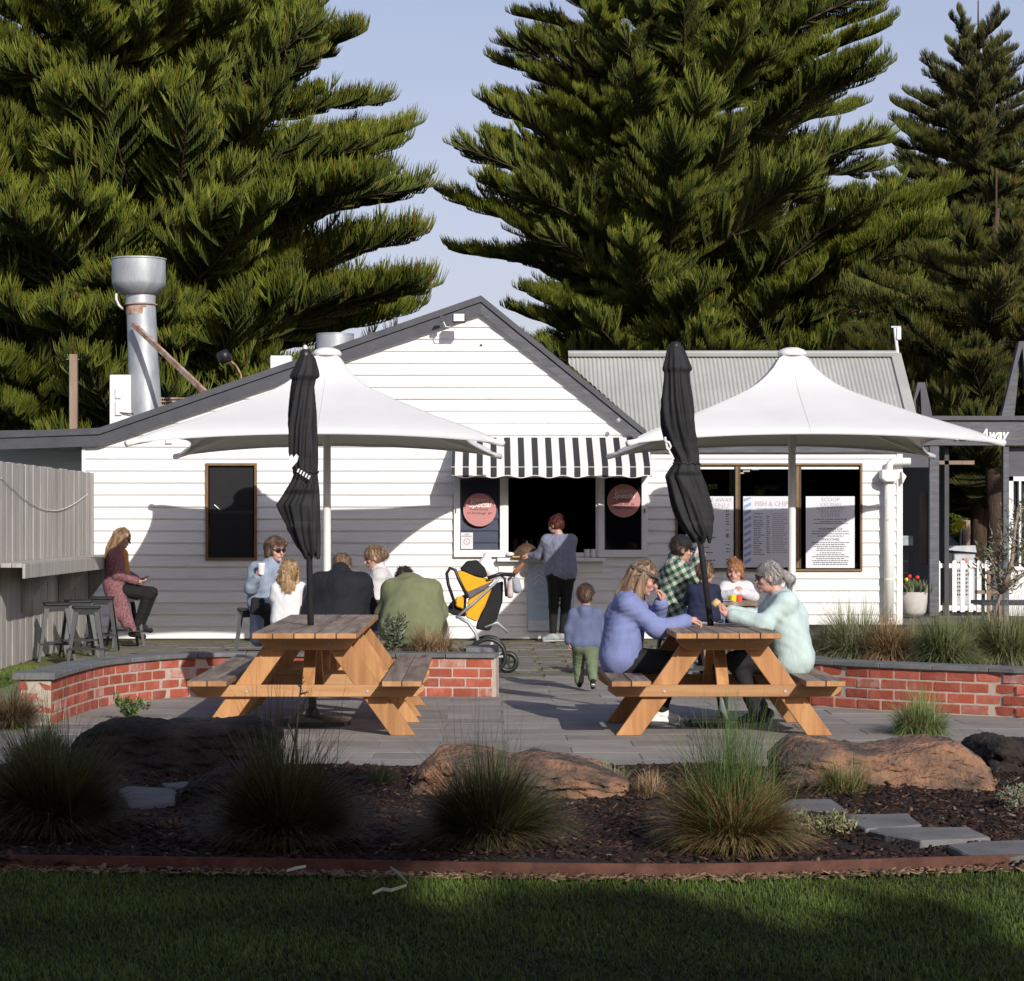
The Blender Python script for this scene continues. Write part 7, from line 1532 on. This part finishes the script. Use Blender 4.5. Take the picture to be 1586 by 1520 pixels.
# ---- C girl blonde curls, white tee, back
d = 23.6; tee = fab('white_tee', (.74, .74, .75), .25, .02, 25); J = dict(pel=(.0, 0, .58), chest=(0, 0, .78), neck=(0, 0, .945), head=(.0, 0, 1.07), shL=(-.115, 0, .90), shR=(.115, 0, .90), elL=(-.155, .02, .74), elR=(.15, .04, .76), wrL=(-.14, .10, .64), wrR=(.12, .16, .74), hiL=(-.055, 0, .55), hiR=(.055, 0, .55), knL=(-.06, .02, .32), knR=(.06, .02, .32), anL=(-.06, 0, .08), anR=(.06, 0, .08), toL=(-.06, .1, .04), toR=(.06, .1, .04))
person('little girl with blonde curls in a white T-shirt seen from behind', (X(447, d), d), J, hs=.92, yaw=-.15, pitch=-.05, hair='curlylong', hm='blonde', style=(), top=(tee, .022), legs=(fab('checked_shorts', (.55, .42, .36)), .02), shoes=(M['white'], None), limb=.74, bulk=1.2, seed=12, sleeve=.28, h=.010, trseg=.1)
# ---- D man black puffer back
d = 23.35; puf = fab('black_puffer', (.012, .013, .017), .5, .2, 22); J = dict(pel=(-.02, -.02, .50), chest=(.0, .03, .88), neck=(.0, .09, 1.06), head=(.0, .20, 1.12), shL=(-.20, .05, .95), shR=(.20, .05, .95), elL=(-.29, .12, .68), elR=(.27, .14, .68), wrL=(-.24, .34, .72), wrR=(.2, .34, .72), hiL=(-.10, 0, .48), hiR=(.10, 0, .48), knL=(-.16, .40, .50), knR=(.16, .40, .50), anL=(-.16, .42, .1), anR=(.16, .42, .1), toL=(-.16, .52, .05), toR=(.16, .52, .05))
person('broad man in a black puffer jacket hunched with his back to the camera', (X(527, d), d), J, hs=1.0, yaw=0, pitch=-.75, hair='short', hm='lightbrown', style=(), top=(puf, .055), legs=(M['blackfab'], .012), shoes=(M['blackfab'], None), bulk=1.45, seed=13, collar=True, topk=.06)
# ---- E woman white sweater facing left
d = 24.5; cream = fab('cream_sweater', (.60, .59, .58), .3, .04, 25); J = dict(pel=(.06, 0, .55), chest=(.06, 0, .88), neck=(.0, 0, 1.08), head=(-.05, -.02, 1.20), shL=(.02, -.16, 1.01), shR=(.03, .16, 1.01), elL=(-.0, -.2, .76), elR=(-.1, .16, .78), wrL=(-.20, -.16, .80), wrR=(-.3, .1, .82), hiL=(.04, -.09, .50), hiR=(.04, .09, .50), knL=(-.36, -.1, .50), knR=(-.36, .1, .5), anL=(-.3, -.1, .1), anR=(-.3, .1, .1), toL=(-.42, -.1, .05), toR=(-.42, .1, .05))
person('woman with a loose bun in a cream jumper facing left between two seated men', (X(586, d), d), J, hs=.98, yaw=math.pi/2+.1, pitch=-.3, hair='lowbun', hm='lightbrown', style=('eyes', 'mouth'), top=(cream, .026), legs=(blue, .014), shoes=(M['white'], None), bulk=1.05, seed=14, skin='skinr', collar=True)
# ---- F man green hoodie back, bent forward
d = 22.95; grn = fab('olive_hoodie', (.165, .185, .095), .3, .05, 20); J = dict(pel=(.02, -.04, .56), chest=(.0, .08, .84), neck=(-.03, .20, .98), head=(-.08, .34, 1.0), shL=(-.19, .10, .90), shR=(.19, .10, .90), elL=(-.27, .22, .66), elR=(.26, .22, .68), wrL=(-.22, .40, .62), wrR=(.2, .40, .64), hiL=(-.11, 0, .52), hiR=(.12, 0, .52), knL=(-.26, .30, .50), knR=(.28, .30, .50), anL=(-.26, .3, .1), anR=(.28, .3, .1), toL=(-.26, .4, .05), toR=(.28, .4, .05))
person('broad man in an olive green hoodie bent forward with his back to the camera', (X(637, d), d), J, hs=1.0, yaw=.1, pitch=-.9, hair='short', hm='dark', style=(), top=(grn, .045), legs=(fab('grey_track_pants', (.33, .34, .37), .3, .15, 20), .03), shoes=(M['white'], None), bulk=1.5, seed=15, hood=(0, -.05, .02), topk=.06)
tag(MB().box(X(580, 23), X(700, 23), 22.8, 23.15, .36, .41).obj('garden_bench', M['top'], bevel=.01), 'timber bench seat under the man in the olive hoodie', 'bench')
# white cloth over the pushchair, pouch and hanging cloths
c = S3(320, 985); Vv, Ff = sdf_mesh([('c', S3(315, 930), S3(285, 1010), .03, .07), ('c', S3(315, 930), S3(345, 1050), .03, .06), ('c', S3(290, 1000), S3(350, 1060), .06, .05)], .01, .03, folds(.014, 22, 18)); o = link('muslin', npmesh('muslin', Vv, Ff, M['muslin'], True)); tag(o, 'white muslin cloth draped over the black hood of the pushchair', 'cloth')
Vv, Ff = sdf_mesh([('c', S3(500, 1040), S3(545, 990), .03, .022)], .01, .02); tag(link('pouch', npmesh('pouch', Vv, Ff, fab('tan_leather', (.28, .12, .06)), True)), 'tan pouch strapped to the pushchair handle', 'pouch')
Vv, Ff = sdf_mesh([('c', S3(500, 1100), S3(510, 1150), .045, .05)], .01, .02, folds(.008, 3)); tag(link('cloth_bag', npmesh('cloth_bag', Vv, Ff, fab('grey_cloth', (.32, .34, .38)), True)), 'grey cloth bag hanging from the pushchair handle', 'bag')
Vv, Ff = sdf_mesh([('c', S3(465, 1090), S3(465, 1190), .03, .035)], .01, .02, folds(.008, 4)); tag(link('cloth', npmesh('cloth', Vv, Ff, fab('pink_cloth', (.55, .45, .44)), True)), 'pale pink cloth hanging beside the grey bag', 'cloth')
print('objects', len(bpy.data.objects))
